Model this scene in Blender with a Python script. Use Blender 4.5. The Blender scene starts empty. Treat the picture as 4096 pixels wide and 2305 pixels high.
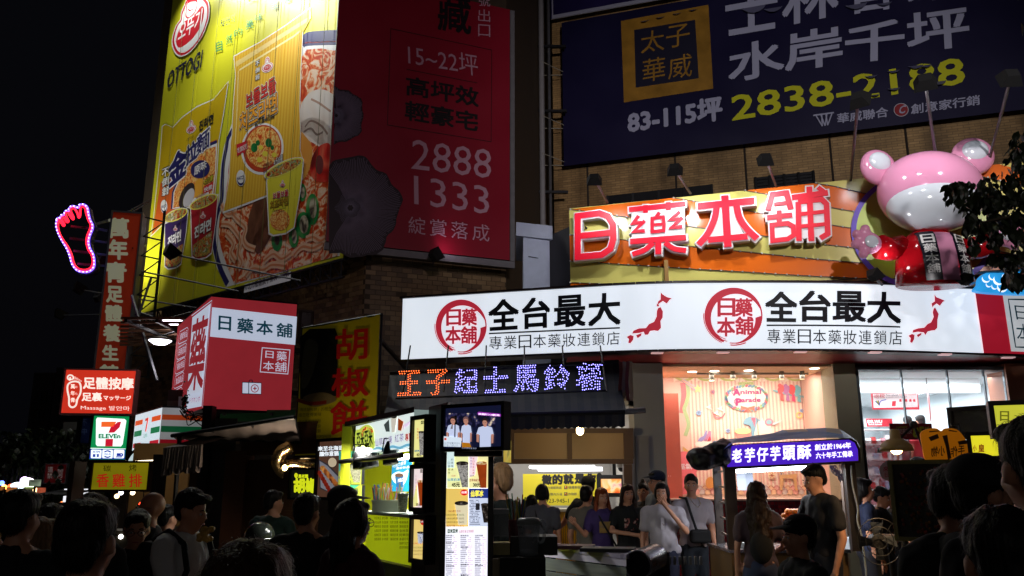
import bpy, math, random
from mathutils import Vector, Matrix, noise
random.seed(7)
SC = bpy.context.scene
COL = SC.collection
# ------------------------------------------------------------------ camera, world, exposure
FOC, CX, CY, CAMZ = 3340.0, 2048.0, 1152.5, 1.6
PITCH = math.atan((1944-CY)/FOC)
cam_data = bpy.data.cameras.new('camera')
cam_data.sensor_width = 36.0
cam_data.lens = FOC/4096*36
cam_data.clip_start = 0.05
cam_data.clip_end = 2000
cam = bpy.data.objects.new('camera',cam_data)
COL.objects.link(cam)
cam.location = (0,0,CAMZ)
cam.rotation_euler = (math.pi/2+PITCH,0,0)
SC.camera = cam
world = bpy.data.worlds.new('World')
SC.world = world
world.use_nodes = True
_n = world.node_tree.nodes
_bg = _n['Background']
_sky = _n.new('ShaderNodeTexSky')
_sky.sky_type = 'NISHITA'
_sky.sun_disc = False
_sky.sun_elevation = math.radians(-4)
_sky.sun_rotation = math.radians(200)
world.node_tree.links.new(_sky.outputs[0],_bg.inputs[0])
_bg.inputs[1].default_value = 0.028
# faint even glow of the town on the night air, the same in every direction
_bg2 = _n.new('ShaderNodeBackground')
_bg2.inputs[0].default_value = (0.62,0.66,1.0,1)
_bg2.inputs[1].default_value = 0.0022
_add = _n.new('ShaderNodeAddShader')
world.node_tree.links.new(_bg.outputs[0],_add.inputs[0])
world.node_tree.links.new(_bg2.outputs[0],_add.inputs[1])
world.node_tree.links.new(_add.outputs[0],_n['World Output'].inputs[0])
SC.view_settings.view_transform = 'Standard'
SC.view_settings.look = 'None'
SC.view_settings.exposure = 0.0
SC.view_settings.gamma = 1.0
SC.view_settings.use_curve_mapping = False
SC.render.engine = 'CYCLES'
cy = SC.cycles
cy.use_denoising = True
cy.max_bounces = 5
cy.diffuse_bounces = 3
cy.glossy_bounces = 3
cy.transmission_bounces = 4
cy.transparent_max_bounces = 8
cy.caustics_reflective = False
cy.caustics_refractive = False
cy.sample_clamp_indirect = 3.0
cy.use_light_tree = True
# ------------------------------------------------------------------ photo coordinates -> world
CROPS = dict(A=(500,0,.41379),B=(500,500,.48283),C=(1300,0,.72398),D=(2100,0,.48270),E=(3200,0,.48276),F=(100,780,.53812),G=(600,1150,.48265),H=(0,1450,.58978),I=(800,1700,.41725),J=(1400,1600,.48611),K=(1900,1650,.45167),L=(2700,1650,.45172),M=(3300,1500,.55509),N=(1560,1100,.52019),O=(2200,700,.48525),P=(3300,500,.51722),Q=(2600,1350,.37927),R=(3400,1100,.48266),T=(1900,600,.44843),V=(0,0,1.59006))
def px(c,x,y):
 a = CROPS[c]
 return(a[0]+x*a[2],a[1]+y*a[2])
def pts(c,*xy):
 return[px(c,xy[i],xy[i+1])for i in range(0,len(xy),2)]
def ray(p):
 a = (p[0]-CX)/FOC
 b = (CY-p[1])/FOC
 return Vector((a,math.cos(PITCH)-b*math.sin(PITCH),math.sin(PITCH)+b*math.cos(PITCH)))
def atY(p,Y):
 r = ray(p)
 t = Y/r.y
 return Vector((r.x*t,Y,CAMZ+r.z*t))
def atZ(p,z):
 r = ray(p)
 t = (z-CAMZ)/r.z
 return Vector((r.x*t,r.y*t,z))
def zover(p,P):
 r = ray(p)
 t = math.hypot(P[0],P[1])/math.hypot(r.x,r.y)
 return CAMZ+r.z*t
def aV(x,y,Y):
 return atY(px('V',x,y),Y)
 # ------------------------------------------------------------------ materials
def lin(c):
 c = c/255.0
 return c/12.92 if c<=.04045 else((c+.055)/1.055)**2.4
MATS = {}
def mat(name,rgb,rough=.6,emit=0.0,var=.12,scale=6.0,bump=0.0,metal=0.0,alpha=1.0,trans=0.0,stretch=(1,1,1),spec=.5,emitrgb=None):
 if name in MATS:
  return MATS[name]
 m = bpy.data.materials.new(name)
 m.use_nodes = True
 nt = m.node_tree
 b = nt.nodes['Principled BSDF']
 col = tuple(lin(c)for c in rgb)+(1,)
 b.inputs['Base Color'].default_value = col
 b.inputs['Roughness'].default_value = rough
 b.inputs['Metallic'].default_value = metal
 b.inputs['Specular IOR Level'].default_value = spec
 if trans:
  b.inputs['Transmission Weight'].default_value = trans
 if alpha<1:
  b.inputs['Alpha'].default_value = alpha
 if emit:
  ec = tuple(lin(c)for c in(emitrgb or rgb))+(1,)
  b.inputs['Emission Color'].default_value = ec
  b.inputs['Emission Strength'].default_value = emit
 if var or bump:
  tc = nt.nodes.new('ShaderNodeTexCoord')
  mp = nt.nodes.new('ShaderNodeMapping')
  mp.inputs['Scale'].default_value = stretch
  nz = nt.nodes.new('ShaderNodeTexNoise')
  nz.inputs['Scale'].default_value = scale
  nz.inputs['Detail'].default_value = 6
  nt.links.new(tc.outputs['Object'],mp.inputs['Vector'])
  nt.links.new(mp.outputs[0],nz.inputs['Vector'])
  if var:
   mx = nt.nodes.new('ShaderNodeMix')
   mx.data_type = 'RGBA'
   mx.inputs[6].default_value = tuple(c*(1-var*1.6)for c in col[:3])+(1,)
   mx.inputs[7].default_value = tuple(min(1,c*(1+var))for c in col[:3])+(1,)
   nt.links.new(nz.outputs['Fac'],mx.inputs[0])
   nt.links.new(mx.outputs[2],b.inputs['Base Color'])
   if emit and not emitrgb:
    nt.links.new(mx.outputs[2],b.inputs['Emission Color'])
   rr = nt.nodes.new('ShaderNodeMapRange')
   rr.inputs[3].default_value = max(0,rough-.12)
   rr.inputs[4].default_value = min(1,rough+.12)
   nt.links.new(nz.outputs['Fac'],rr.inputs[0])
   nt.links.new(rr.outputs[0],b.inputs['Roughness'])
  if bump:
   bp = nt.nodes.new('ShaderNodeBump')
   bp.inputs['Strength'].default_value = bump
   bp.inputs['Distance'].default_value = .02
   nt.links.new(nz.outputs['Fac'],bp.inputs['Height'])
   nt.links.new(bp.outputs[0],b.inputs['Normal'])
 MATS[name] = m
 return m
def ink(rgb,emit=0.0,rough=.5):
 """flat print: one colour of ink (backlit film when emit > 0)"""
 k = 'ink_%d_%d_%d_%s'%(rgb[0],rgb[1],rgb[2],('%.2f'%emit).replace('.','_'))
 return mat(k,rgb,rough,emit,var=0)
def ramp_mat(name,cols,kind='wave',scale=4.,dist=8.,detail=3.,rough=.4,emit=0.0,stretch=(1,1,1),bump=0.0,pos=None,rot=(0,0,0),rings=False):
 """printed pictures and patterned stuff: a procedural texture through a colour ramp"""
 if name in MATS:
  return MATS[name]
 m = bpy.data.materials.new(name)
 m.use_nodes = True
 nt = m.node_tree
 b = nt.nodes['Principled BSDF']
 b.inputs['Roughness'].default_value = rough
 tc = nt.nodes.new('ShaderNodeTexCoord')
 mp = nt.nodes.new('ShaderNodeMapping')
 mp.inputs['Scale'].default_value = stretch
 mp.inputs['Rotation'].default_value = rot
 nt.links.new(tc.outputs['Object'],mp.inputs['Vector'])
 if kind=='wave':
  t = nt.nodes.new('ShaderNodeTexWave')
  t.wave_type = 'RINGS' if rings else 'BANDS'
  t.inputs['Distortion'].default_value = dist
  t.inputs['Detail'].default_value = detail
  t.inputs['Detail Scale'].default_value = 1.2
  t.inputs['Scale'].default_value = scale
  out = t.outputs['Fac']
 elif kind=='noise':
  t = nt.nodes.new('ShaderNodeTexNoise')
  t.inputs['Scale'].default_value = scale
  t.inputs['Detail'].default_value = detail
  t.inputs['Distortion'].default_value = dist
  out = t.outputs['Fac']
 elif kind=='voronoi':
  t = nt.nodes.new('ShaderNodeTexVoronoi')
  t.inputs['Scale'].default_value = scale
  out = t.outputs['Distance']
 nt.links.new(mp.outputs[0],t.inputs['Vector'])
 r = nt.nodes.new('ShaderNodeValToRGB')
 nt.links.new(out,r.inputs[0])
 el = r.color_ramp.elements
 n = len(cols)
 while len(el)<n:
  el.new(.5)
 for i, c in enumerate(cols):
  el[i].position = pos[i]if pos else i/(n-1)
  el[i].color = tuple(lin(k)for k in c)+(1,)
 nt.links.new(r.outputs[0],b.inputs['Base Color'])
 if emit:
  nt.links.new(r.outputs[0],b.inputs['Emission Color'])
  b.inputs['Emission Strength'].default_value = emit
 if bump:
  bp = nt.nodes.new('ShaderNodeBump')
  bp.inputs['Strength'].default_value = bump
  bp.inputs['Distance'].default_value = .02
  nt.links.new(out,bp.inputs['Height'])
  nt.links.new(bp.outputs[0],b.inputs['Normal'])
 MATS[name] = m
 return m
 # ------------------------------------------------------------------ objects
WL = {}
def thing(name,label,cat,loc=(0,0,0),group=None):
 o = bpy.data.objects.new(name,None)
 o.empty_display_size = .1
 COL.objects.link(o)
 o.location = loc
 WL[o] = Vector(loc)
 o['label'] = label
 o['category'] = cat
 if group:
  o['group'] = group
 return o
def tag(o,label,cat,group=None):
 o['label'] = label
 o['category'] = cat
 if group:
  o['group'] = group
 return o
class MB:
 """collects shapes (world coordinates) and links them as ONE mesh object"""
 def __init__(s):
  s.v = []
  s.f = []
  s.m = []
  s.mats = []
 def mi(s,m):
  if m not in s.mats:
   s.mats.append(m)
  return s.mats.index(m)
 def add(s,vs,fs,m):
  n = len(s.v)
  i = s.mi(m)
  s.v+=[tuple(v)for v in vs]
  for f in fs:
   s.f.append([n+k for k in f])
   s.m.append(i)
  return s
 def box(s,c,size,m,rz=0.0,rx=0.0,ry=0.0):
  M = Matrix.Rotation(rz,3,'Z')@Matrix.Rotation(rx,3,'X')@Matrix.Rotation(ry,3,'Y')
  vs = [Vector(c)+M@Vector((x*size[0]/2,y*size[1]/2,z*size[2]/2))for x in(-1,1)for y in(-1,1)for z in(-1,1)]
  return s.add(vs,[(0,1,3,2),(4,6,7,5),(0,4,5,1),(2,3,7,6),(0,2,6,4),(1,5,7,3)],m)
 def b2(s,x0,x1,y0,y1,z0,z1,m):
  return s.box(((x0+x1)/2,(y0+y1)/2,(z0+z1)/2),(abs(x1-x0),abs(y1-y0),abs(z1-z0)),m)
 def bar(s,a,b,w,h,m):
  a = Vector(a)
  b = Vector(b)
  d = (b-a)
  if d.length<1e-6:
   return s
  dn = d.normalized()
  up = Vector((0,0,1))if abs(dn.z)<.95 else Vector((0,1,0))
  sd = dn.cross(up).normalized()
  u2 = sd.cross(dn)
  vs = [p+sd*(i*w/2)+u2*(j*h/2)for p in(a,b)for i in(-1,1)for j in(-1,1)]
  return s.add(vs,[(0,1,3,2),(4,6,7,5),(0,4,5,1),(2,3,7,6),(0,2,6,4),(1,5,7,3)],m)
 def tube(s,P,r,m,n=8,closed=False):
  P = [Vector(p)for p in P]
  if not isinstance(r,(list,tuple)):
   r = [r]*len(P)
  vs = []
  fs = []
  prev = None
  L = len(P)
  for i, p in enumerate(P):
   if closed:
    d = P[(i+1)%L]-P[i-1]
   else:
    d = P[min(i+1,L-1)]-P[max(i-1,0)]
   d = d.normalized()if d.length>1e-9 else Vector((0,0,1))
   if prev is None:
    prev = d.orthogonal().normalized()
   a = (prev-d*prev.dot(d))
   a = a.normalized()if a.length>1e-6 else d.orthogonal().normalized()
   prev = a
   b = d.cross(a)
   for k in range(n):
    t = 2*math.pi*k/n
    vs.append(p+(a*math.cos(t)+b*math.sin(t))*r[i])
  for i in range(L if closed else L-1):
   for k in range(n):
    j = (i+1)%L
    fs.append((i*n+k,i*n+(k+1)%n,j*n+(k+1)%n,j*n+k))
  if not closed:
   fs.append(tuple(range(n))[::-1])
   fs.append(tuple((L-1)*n+k for k in range(n)))
  return s.add(vs,fs,m)
 def lathe(s,prof,c,m,n=20,axis='Z',squash=(1,1)):
  vs = []
  fs = []
  c = Vector(c)
  for(r,z)in prof:
   for k in range(n):
    t = 2*math.pi*k/n
    a, b = r*math.cos(t)*squash[0], r*math.sin(t)*squash[1]
    v = (a,b,z)if axis=='Z' else((a,z,b)if axis=='Y' else(z,a,b))
    vs.append(c+Vector(v))
  for i in range(len(prof)-1):
   for k in range(n):
    fs.append((i*n+k,i*n+(k+1)%n,(i+1)*n+(k+1)%n,(i+1)*n+k))
  fs.append(tuple(range(n))[::-1])
  fs.append(tuple((len(prof)-1)*n+k for k in range(n)))
  return s.add(vs,fs,m)
 def ell(s,c,r,m,n=16,rings=10,M=None):
  c = Vector(c)
  vs = []
  fs = []
  for i in range(rings+1):
   ph = math.pi*i/rings
   for k in range(n):
    t = 2*math.pi*k/n
    v = Vector((r[0]*math.sin(ph)*math.cos(t),r[1]*math.sin(ph)*math.sin(t),r[2]*math.cos(ph)))
    if M:
     v = M@v
    vs.append(c+v)
  for i in range(rings):
   for k in range(n):
    fs.append((i*n+k,(i+1)*n+k,(i+1)*n+(k+1)%n,i*n+(k+1)%n))
  return s.add(vs,fs,m)
 def prism(s,poly,d,m):
  """poly: 3-D points of one flat outline, d: extrusion vector"""
  d = Vector(d)
  n = len(poly)
  vs = [Vector(p)for p in poly]+[Vector(p)+d for p in poly]
  fs = [tuple(range(n)),tuple(range(2*n-1,n-1,-1))]
  for i in range(n):
   j = (i+1)%n
   fs.append((i,n+i,n+j,j))
  return s.add(vs,fs,m)
 def build(s,name,parent=None,smooth=False,label=None,kind=None,cat=None,group=None):
  me = bpy.data.meshes.new(name)
  if parent is not None:
   w = WL.get(parent,Vector())
  else:
   w = Vector((0,0,0))
   if s.v and kind is None:
    xs = [v[0]for v in s.v]
    ys = [v[1]for v in s.v]
    w = Vector(((min(xs)+max(xs))/2,(min(ys)+max(ys))/2,min(v[2]for v in s.v)))
  me.from_pydata([(v[0]-w.x,v[1]-w.y,v[2]-w.z)for v in s.v],[],s.f)
  for m in s.mats:
   me.materials.append(m)
  me.polygons.foreach_set('material_index',s.m)
  if smooth:
   me.polygons.foreach_set('use_smooth',[True]*len(me.polygons))
  me.update()
  o = bpy.data.objects.new(name,me)
  COL.objects.link(o)
  if parent is not None:
   o.parent = parent
   WL[o] = w
  else:
   o.location = w
   WL[o] = w
  if label:
   o['label'] = label
  if kind:
   o['kind'] = kind
  if cat:
   o['category'] = cat
  if group:
   o['group'] = group
  return o
def autosmooth(o,ang=35):
 me = o.data
 me.polygons.foreach_set('use_smooth',[True]*len(me.polygons))
 me.set_sharp_from_angle(angle=math.radians(ang))
def copy_thing(o,loc,rz=None,label=None):
 c = o.copy()
 COL.objects.link(c)
 c.location = loc
 if rz is not None:
  c.rotation_euler = (0,0,rz)
 if label:
  c['label'] = label
 for ch in o.children:
  d = ch.copy()
  COL.objects.link(d)
  d.parent = c
  for g in ch.children:
   e = g.copy()
   COL.objects.link(e)
   e.parent = d
 return c
def lamp(kind,name,loc,power,color=(1,1,1),size=.1,target=None,spot=60,blend=.6,parent=None,sizey=None):
 l = bpy.data.lights.new(name,kind)
 l.energy = power
 l.color = color
 if kind=='AREA':
  l.size = size
  if sizey:
   l.shape = 'RECTANGLE'
   l.size_y = sizey
 elif kind in('POINT','SPOT'):
  l.shadow_soft_size = size
 if kind=='SPOT':
  l.spot_size = math.radians(spot)
  l.spot_blend = blend
 o = bpy.data.objects.new(name,l)
 COL.objects.link(o)
 loc = Vector(loc)
 o.location = loc
 if target is not None:
  o.rotation_euler = (Vector(target)-loc).to_track_quat('-Z','Y').to_euler()
 if parent is not None:
  o.parent = parent
  o.location = loc-WL[parent]
 return o
 # ------------------------------------------------------------------ lettering
_tc = bpy.data.curves.new('lettering_source','FONT')
_to = bpy.data.objects.new('lettering_source',_tc)
# scratch scene: shapes are evaluated there and the scene is removed at the end
TMP = bpy.data.scenes.new('scratch')
TMP.collection.objects.link(_to)
TXT = {}
def glyphs(s,off=0.0,res=3):
 k = (s,round(off,4),res)
 if k in TXT:
  return TXT[k]
 _to.hide_viewport = False
 _tc.body = s
 _tc.offset = off
 _tc.resolution_u = res
 TMP.view_layers[0].update()
 dg = TMP.view_layers[0].depsgraph
 me = bpy.data.meshes.new_from_object(_to.evaluated_get(dg),depsgraph=dg)
 vs = [(v.co.x,v.co.y)for v in me.vertices]
 fs = [tuple(p.vertices)for p in me.polygons]
 bpy.data.meshes.remove(me)
 TXT[k] = (vs,fs)
 return TXT[k]
def bbox2(vs):
 xs = [v[0]for v in vs]
 ys = [v[1]for v in vs]
 return min(xs), min(ys), max(xs), max(ys)
def spline(P,n=6,closed=True):
 out = []
 L = len(P)
 rng = range(L)if closed else range(L-1)
 for i in rng:
  if closed:
   a, b, c, d = P[i-1], P[i], P[(i+1)%L], P[(i+2)%L]
  else:
   a, b, c, d = P[max(i-1,0)], P[i], P[i+1], P[min(i+2,L-1)]
  for k in range(n):
   t = k/n
   out.append(tuple(.5*(2*b[j]+(c[j]-a[j])*t+(2*a[j]-5*b[j]+4*c[j]-d[j])*t*t+(3*b[j]-a[j]-3*c[j]+d[j])*t**3)for j in range(len(b))))
 if not closed:
  out.append(tuple(P[-1]))
 return out
class Panel:
 """an upright sign face: a footprint line on the ground plan (left to right as seen) from z0 to z1"""
 LAY = .002
 def __init__(s,foot,z0,z1,thick=.08,base=.0):
  s.xy = [Vector((p[0],p[1]))for p in foot]
  s.L = [0]
  for a, b in zip(s.xy,s.xy[1:]):
   s.L.append(s.L[-1]+(b-a).length)
  s.W = s.L[-1]
  s.z0 = z0
  s.z1 = z1
  s.H = z1-z0
  s.thick = thick
  s.mb = MB()
  s.n = 0
 @classmethod
 def quad(cls,bl,br,tl,Y,Yr=None,**k):
  a = atY(bl,Y)
  b = atY(br,Yr)if Yr is not None else atZ(br,a.z)
  return cls([a,b],a.z,zover(tl,a),**k)
 def uv(s,p):
  r = ray(p)
  best = None
  N = len(s.xy)-1
  for i in range(N):
   a, b = s.xy[i], s.xy[i+1]
   d = b-a
   # a + d*t = (r.x, r.y)*k
   det = -d.x*r.y+d.y*r.x
   if abs(det)<1e-12:
    continue
   t = (a.x*r.y-a.y*r.x)/det
   k = (a.x+d.x*t)/r.x if abs(r.x)>abs(r.y)else(a.y+d.y*t)/r.y
   e = 0 if 0<=t<=1 else min(abs(t),abs(t-1))
   if(i==0 and t<0)or(i==N-1 and t>1):
    e*=.001
   if k>0 and(best is None or e<best[0]):
    best = (e,s.L[i]+d.length*t,CAMZ+r.z*k-s.z0)
  return(best[1],best[2])
 def seg(s,u):
  i = 0
  while i<len(s.L)-2 and u>s.L[i+1]:
   i+=1
  return i
 def xyz(s,u,v,off=0.0):
  i = s.seg(u)
  a, b = s.xy[i], s.xy[i+1]
  d = (b-a).normalized()
  p = a+d*(u-s.L[i])
  return Vector((p.x+d.y*off,p.y-d.x*off,s.z0+v))
 def nrm(s):
  d = (s.xy[-1]-s.xy[0]).normalized()
  return Vector((d.y,-d.x,0))
 def body(s,mface,mside,parent,name='panel',n=None,inset=0.0):
  mb = MB()
  ps = []
  for i in range(len(s.xy)):
   ps.append(s.L[i])
  for i in range(len(ps)-1):
   a, b = ps[i], ps[i+1]
   f = [s.xyz(a,0),s.xyz(b-1e-6,0),s.xyz(b-1e-6,s.H),s.xyz(a,s.H)]
   g = [s.xyz(a,0,-s.thick),s.xyz(b-1e-6,0,-s.thick),s.xyz(b-1e-6,s.H,-s.thick),s.xyz(a,s.H,-s.thick)]
   mb.add(f,[(0,1,2,3)],mface)
   mb.add(f+g,[(5,4,7,6),(0,4,5,1),(3,2,6,7)]+([(0,3,7,4)]if i==0 else[])+([(1,5,6,2)]if i==len(ps)-2 else[]),mside)
  return mb.build(name,parent)
 def frame(s,w,proud,m,parent,name='frame'):
  mb = MB()
  t = s.thick
  for i in range(len(s.L)-1):
   a, b = s.L[i], s.L[i+1]
   for v in(-w/2,s.H+w/2):
    A, B = s.xyz(a,v,(proud-t)/2), s.xyz(b-1e-6,v,(proud-t)/2)
    mb.bar(A,B,t+proud+.01,w,m)
  for u in(-w/2,s.W+w/2):
   A, B = s.xyz(u,-w,(proud-t)/2), s.xyz(u,s.H+w,(proud-t)/2)
   d = (s.xy[-1]-s.xy[0]).normalized()
   nn = Vector((d.y,-d.x,0))
   uu = Vector((d.x,d.y,0))
   h = (t+proud+.014)/2
   vs = [p+uu*(i*w/2)+nn*(j*h)for p in(A,B)for i in(-1,1)for j in(-1,1)]
   mb.add(vs,[(0,1,3,2),(4,6,7,5),(0,4,5,1),(2,3,7,6),(0,2,6,4),(1,5,7,3)],m)
  return mb.build(name,parent)
  # flat print, layer by layer
 def up(s):
  s.n+=1
  return s
 def uvpoly(s,P,m,lay=None):
  off = (s.n if lay is None else lay)*s.LAY+s.LAY
  s.mb.add([s.xyz(u,v,off)for u,v in P],[tuple(range(len(P)))],m)
 def poly(s,P,m,lay=None,smooth=False):
  if smooth:
   P = spline(P)
  s.uvpoly([s.uv(p)for p in P],m,lay)
 def ell(s,c,rx,ry,m,lay=None,rot=0.0,n=28):
  P = []
  for k in range(n):
   t = 2*math.pi*k/n
   x, y = rx*math.cos(t), ry*math.sin(t)
   P.append((c[0]+x*math.cos(rot)-y*math.sin(rot),c[1]+x*math.sin(rot)+y*math.cos(rot)))
  s.poly(P,m,lay)
 def ring(s,P,w,m,lay=None,closed=True):
  """P in uv"""
  off = (s.n if lay is None else lay)*s.LAY+s.LAY
  L = len(P)
  vs = []
  fs = []
  for i in range(L):
   a = P[i-1]if(closed or i>0)else P[i]
   b = P[(i+1)%L]if(closed or i<L-1)else P[i]
   d = Vector((b[0]-a[0],b[1]-a[1]))
   d = d.normalized()if d.length>1e-9 else Vector((1,0))
   q = Vector(P[i])
   nn = Vector((-d.y,d.x))*w/2
   vs+=[s.xyz(*(q+nn),off),s.xyz(*(q-nn),off)]
  for i in range(L if closed else L-1):
   j = (i+1)%L
   fs.append((2*i,2*i+1,2*j+1,2*j))
  s.mb.add(vs,fs,m)
 def line(s,P,w,m,lay=None,closed=False,smooth=False,sub=0):
  if smooth:
   P = spline(P,6,closed)
  U = [s.uv(p)for p in P]
  if sub:
   V = []
   for a, b in zip(U,U[1:]):
    for k in range(sub):
     V.append((a[0]+(b[0]-a[0])*k/sub,a[1]+(b[1]-a[1])*k/sub))
   U = V+[U[-1]]
  s.ring(U,w,m,lay,closed)
 def text(s,t,bl,br,tl,m,off=0.0,lay=None,flip=False,out=None,outm=None,res=2,em=False,halo=None,halom=None):
  """affine fit of the string's bounding box to three photo points"""
  B, R, T = [Vector(s.uv(p))for p in(bl,br,tl)]
  x0, y0, x1, y1 = bbox2(glyphs(t,0.0,res)[0])if not em else(0,-.12,1,.88)
  def put(vs,fs,mm,o):
   P = []
   for x, y in vs:
    a = (x-x0)/(x1-x0)
    b = (y-y0)/(y1-y0)
    if flip:
     a = 1-a
    q = B+(R-B)*a+(T-B)*b
    P.append(s.xyz(q.x,q.y,o))
   s.mb.add(P,fs,mm)
  base = (s.n if lay is None else lay)*s.LAY+s.LAY
  vs, fs = glyphs(t,0.0,res)
  def fat(r,mm,o):
  # heavier strokes: the glyph stamped round a small circle, each stamp a hair further out
   k = 1.25*r
   for i in range(8 if r>.03 else 4 if r>.012 else 0):
    a = math.pi*2*i/(8 if r>.03 else 4)+.785
    put([(x+k*math.cos(a),y+k*math.sin(a))for x,y in vs],fs,mm,o+i*.00012)
   put(vs,fs,mm,o+.0011)
  if halo:
   fat(halo,halom,base)
   base+=.0015
  if out:
   fat(out,outm,base)
   base+=.0015
  fat(off,m,base)
 def tbox(s,t,c,x0,y0,x1,y1,m,slope=0.0,**k):
  """text in crop coordinates: box x0,y0 (top left of first letter) to x1,y1 (bottom), slope = rise in px over the width"""
  s.text(t,px(c,x0,y1),px(c,x1,y1-slope),px(c,x0,y0),m,**k)
 def rows(s,P00,P10,P01,nrow,m,seed=0,h=.45,fill=.8,lay=None,ragged=.3,word=.03):
  """unreadable small print: rows of tiny strokes"""
  rnd = random.Random(seed)
  B, R, T = [Vector(s.uv(p))for p in(P00,P10,P01)]  # top-left, top-right, bottom-left
  for i in range(nrow):
   v0 = (i+.5-h/2)/nrow
   v1 = (i+.5+h/2)/nrow
   u = 0
   end = 1-rnd.random()*ragged
   while u<end:
    w = word*(.6+.8*rnd.random())
    if rnd.random()<fill:
     q = [B+(R-B)*a+(T-B)*b for a,b in((u,v1),(u+w*.8,v1),(u+w*.8,v0),(u,v0))]
     s.uvpoly([tuple(k)for k in q],m,lay)
    u+=w
 def flush(s,name,parent,label=None):
  if not s.mb.f:
   return None
  o = s.mb.build(name,parent,label=label)
  s.mb = MB()
  return o
def mid(a,b,t):
 return(a[0]+(b[0]-a[0])*t,a[1]+(b[1]-a[1])*t)
METAL = mat('dark painted steel',(38,38,42),.5,metal=.6)
GREYMETAL = mat('weathered grey steel',(110,110,115),.5,metal=.5,var=.25)
BLACK = mat('black plastic',(14,14,16),.45)
WOOD = mat('dark stained wood',(62,40,26),.6,var=.3,scale=3,stretch=(1,1,8))
# ------------------------------------------------------------------ ground
ASPH = mat('asphalt',(62,60,60),.75,var=.35,scale=9,bump=.5)
g = MB()
g.add([(-120,-40,0),(120,-40,0),(120,160,0),(-120,160,0)],[(0,1,2,3)],ASPH)
g.build('road',kind='structure')
PAVE = mat('granite paving',(120,112,106),.6,var=.3,scale=4,bump=.3)
g = MB()
g.b2(-1.5,14,11.0,12.9,.0,.12,PAVE)
g.build('pavement',kind='structure')
g = MB()
for i in range(31):
 g.b2(-1.5+i*.5,-1.5+i*.5+.485,10.84,10.99,.0,.14,mat('kerb stone',(130,128,122),.7,var=.2))
g.build('kerb',kind='structure')
TILE = mat('tan glazed wall tile',(124,98,64),.5,var=.3,scale=2.2)
TILE2 = mat('pale tan wall tile',(144,118,80),.5,var=.3,scale=2.2)
TILE3 = mat('brown wall tile',(100,78,50),.5,var=.3,scale=2.2)
GROUT = mat('grimy tile grout',(74,60,44),.8,var=.3)
def brickwall(name,rgb,mortar,w,h,off=.5,rot=0):
 m = bpy.data.materials.new(name)
 m.use_nodes = True
 nt = m.node_tree
 b = nt.nodes['Principled BSDF']
 tc = nt.nodes.new('ShaderNodeTexCoord')
 sp = nt.nodes.new('ShaderNodeSeparateXYZ')
 cb = nt.nodes.new('ShaderNodeCombineXYZ')
 nt.links.new(tc.outputs['Object'],sp.inputs[0])
 nt.links.new(sp.outputs[0],cb.inputs[0])
 nt.links.new(sp.outputs[2],cb.inputs[1])
 br = nt.nodes.new('ShaderNodeTexBrick')
 c = [lin(k)for k in rgb]
 br.inputs['Color1'].default_value = (c[0],c[1],c[2],1)
 br.inputs['Color2'].default_value = (c[0]*.7,c[1]*.68,c[2]*.62,1)
 br.inputs['Mortar'].default_value = tuple(lin(k)for k in mortar)+(1,)
 br.inputs['Scale'].default_value = 1
 br.inputs['Brick Width'].default_value = w
 br.inputs['Row Height'].default_value = h
 br.inputs['Mortar Size'].default_value = .008
 nt.links.new(cb.outputs[0],br.inputs['Vector'])
 nz = nt.nodes.new('ShaderNodeTexNoise')
 nz.inputs['Scale'].default_value = .9
 nz.inputs['Detail'].default_value = 8
 mp = nt.nodes.new('ShaderNodeMapping')
 mp.inputs['Scale'].default_value = (1.6,1.6,.5)
 nt.links.new(tc.outputs['Object'],mp.inputs[0])
 nt.links.new(mp.outputs[0],nz.inputs['Vector'])
 mx = nt.nodes.new('ShaderNodeMix')
 mx.data_type = 'RGBA'
 mx.blend_type = 'MULTIPLY'
 mx.inputs[0].default_value = 1
 rp = nt.nodes.new('ShaderNodeValToRGB')
 rp.color_ramp.elements[0].position = .3
 rp.color_ramp.elements[0].color = (.35,.33,.3,1)
 rp.color_ramp.elements[1].position = .65
 nt.links.new(nz.outputs['Fac'],rp.inputs[0])
 nt.links.new(br.outputs['Color'],mx.inputs[6])
 nt.links.new(rp.outputs[0],mx.inputs[7])
 nt.links.new(mx.outputs[2],b.inputs['Base Color'])
 b.inputs['Roughness'].default_value = .55
 MATS[name] = m
 return m
WALLB = brickwall('small brown wall tile cladding',(196,158,104),(140,112,74),.24,.07)
CONC = mat('stained grey concrete',(92,90,88),.85,var=.35,scale=2,bump=.3)
DARKWALL = mat('sooty dark wall',(40,38,40),.85,var=.3)
def wallbox(mb,a,b,z0,z1,t,m):
 """upright slab from plan point a to b, thickness going away from the viewer"""
 a = Vector(a)
 b = Vector(b)
 d = (b-a).normalized()
 n = Vector((-d.y,d.x))*t
 P = [(a.x,a.y,z0),(b.x,b.y,z0),(b.x+n.x,b.y+n.y,z0),(a.x+n.x,a.y+n.y,z0)]
 mb.prism(P,(0,0,z1-z0),m)
 return mb
 # ------------------------------------------------------------------ corner building that carries the yellow and the red boards
YB = Panel.quad(px('V',352,790),px('V',862,650),px('V',425,-60),23,thick=.12)
RB = Panel.quad(px('V',820,607),px('V',1282,655),px('V',850,-70),16.7,thick=.10)
ya, yb = YB.xy[0], YB.xy[-1]
ra, rb_ = RB.xy[0], RB.xy[-1]
ydir = (yb-ya).normalized()
rdir = (rb_-ra).normalized()
yn = Vector((-ydir.y,ydir.x))
rn = Vector((-rdir.y,rdir.x))
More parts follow.
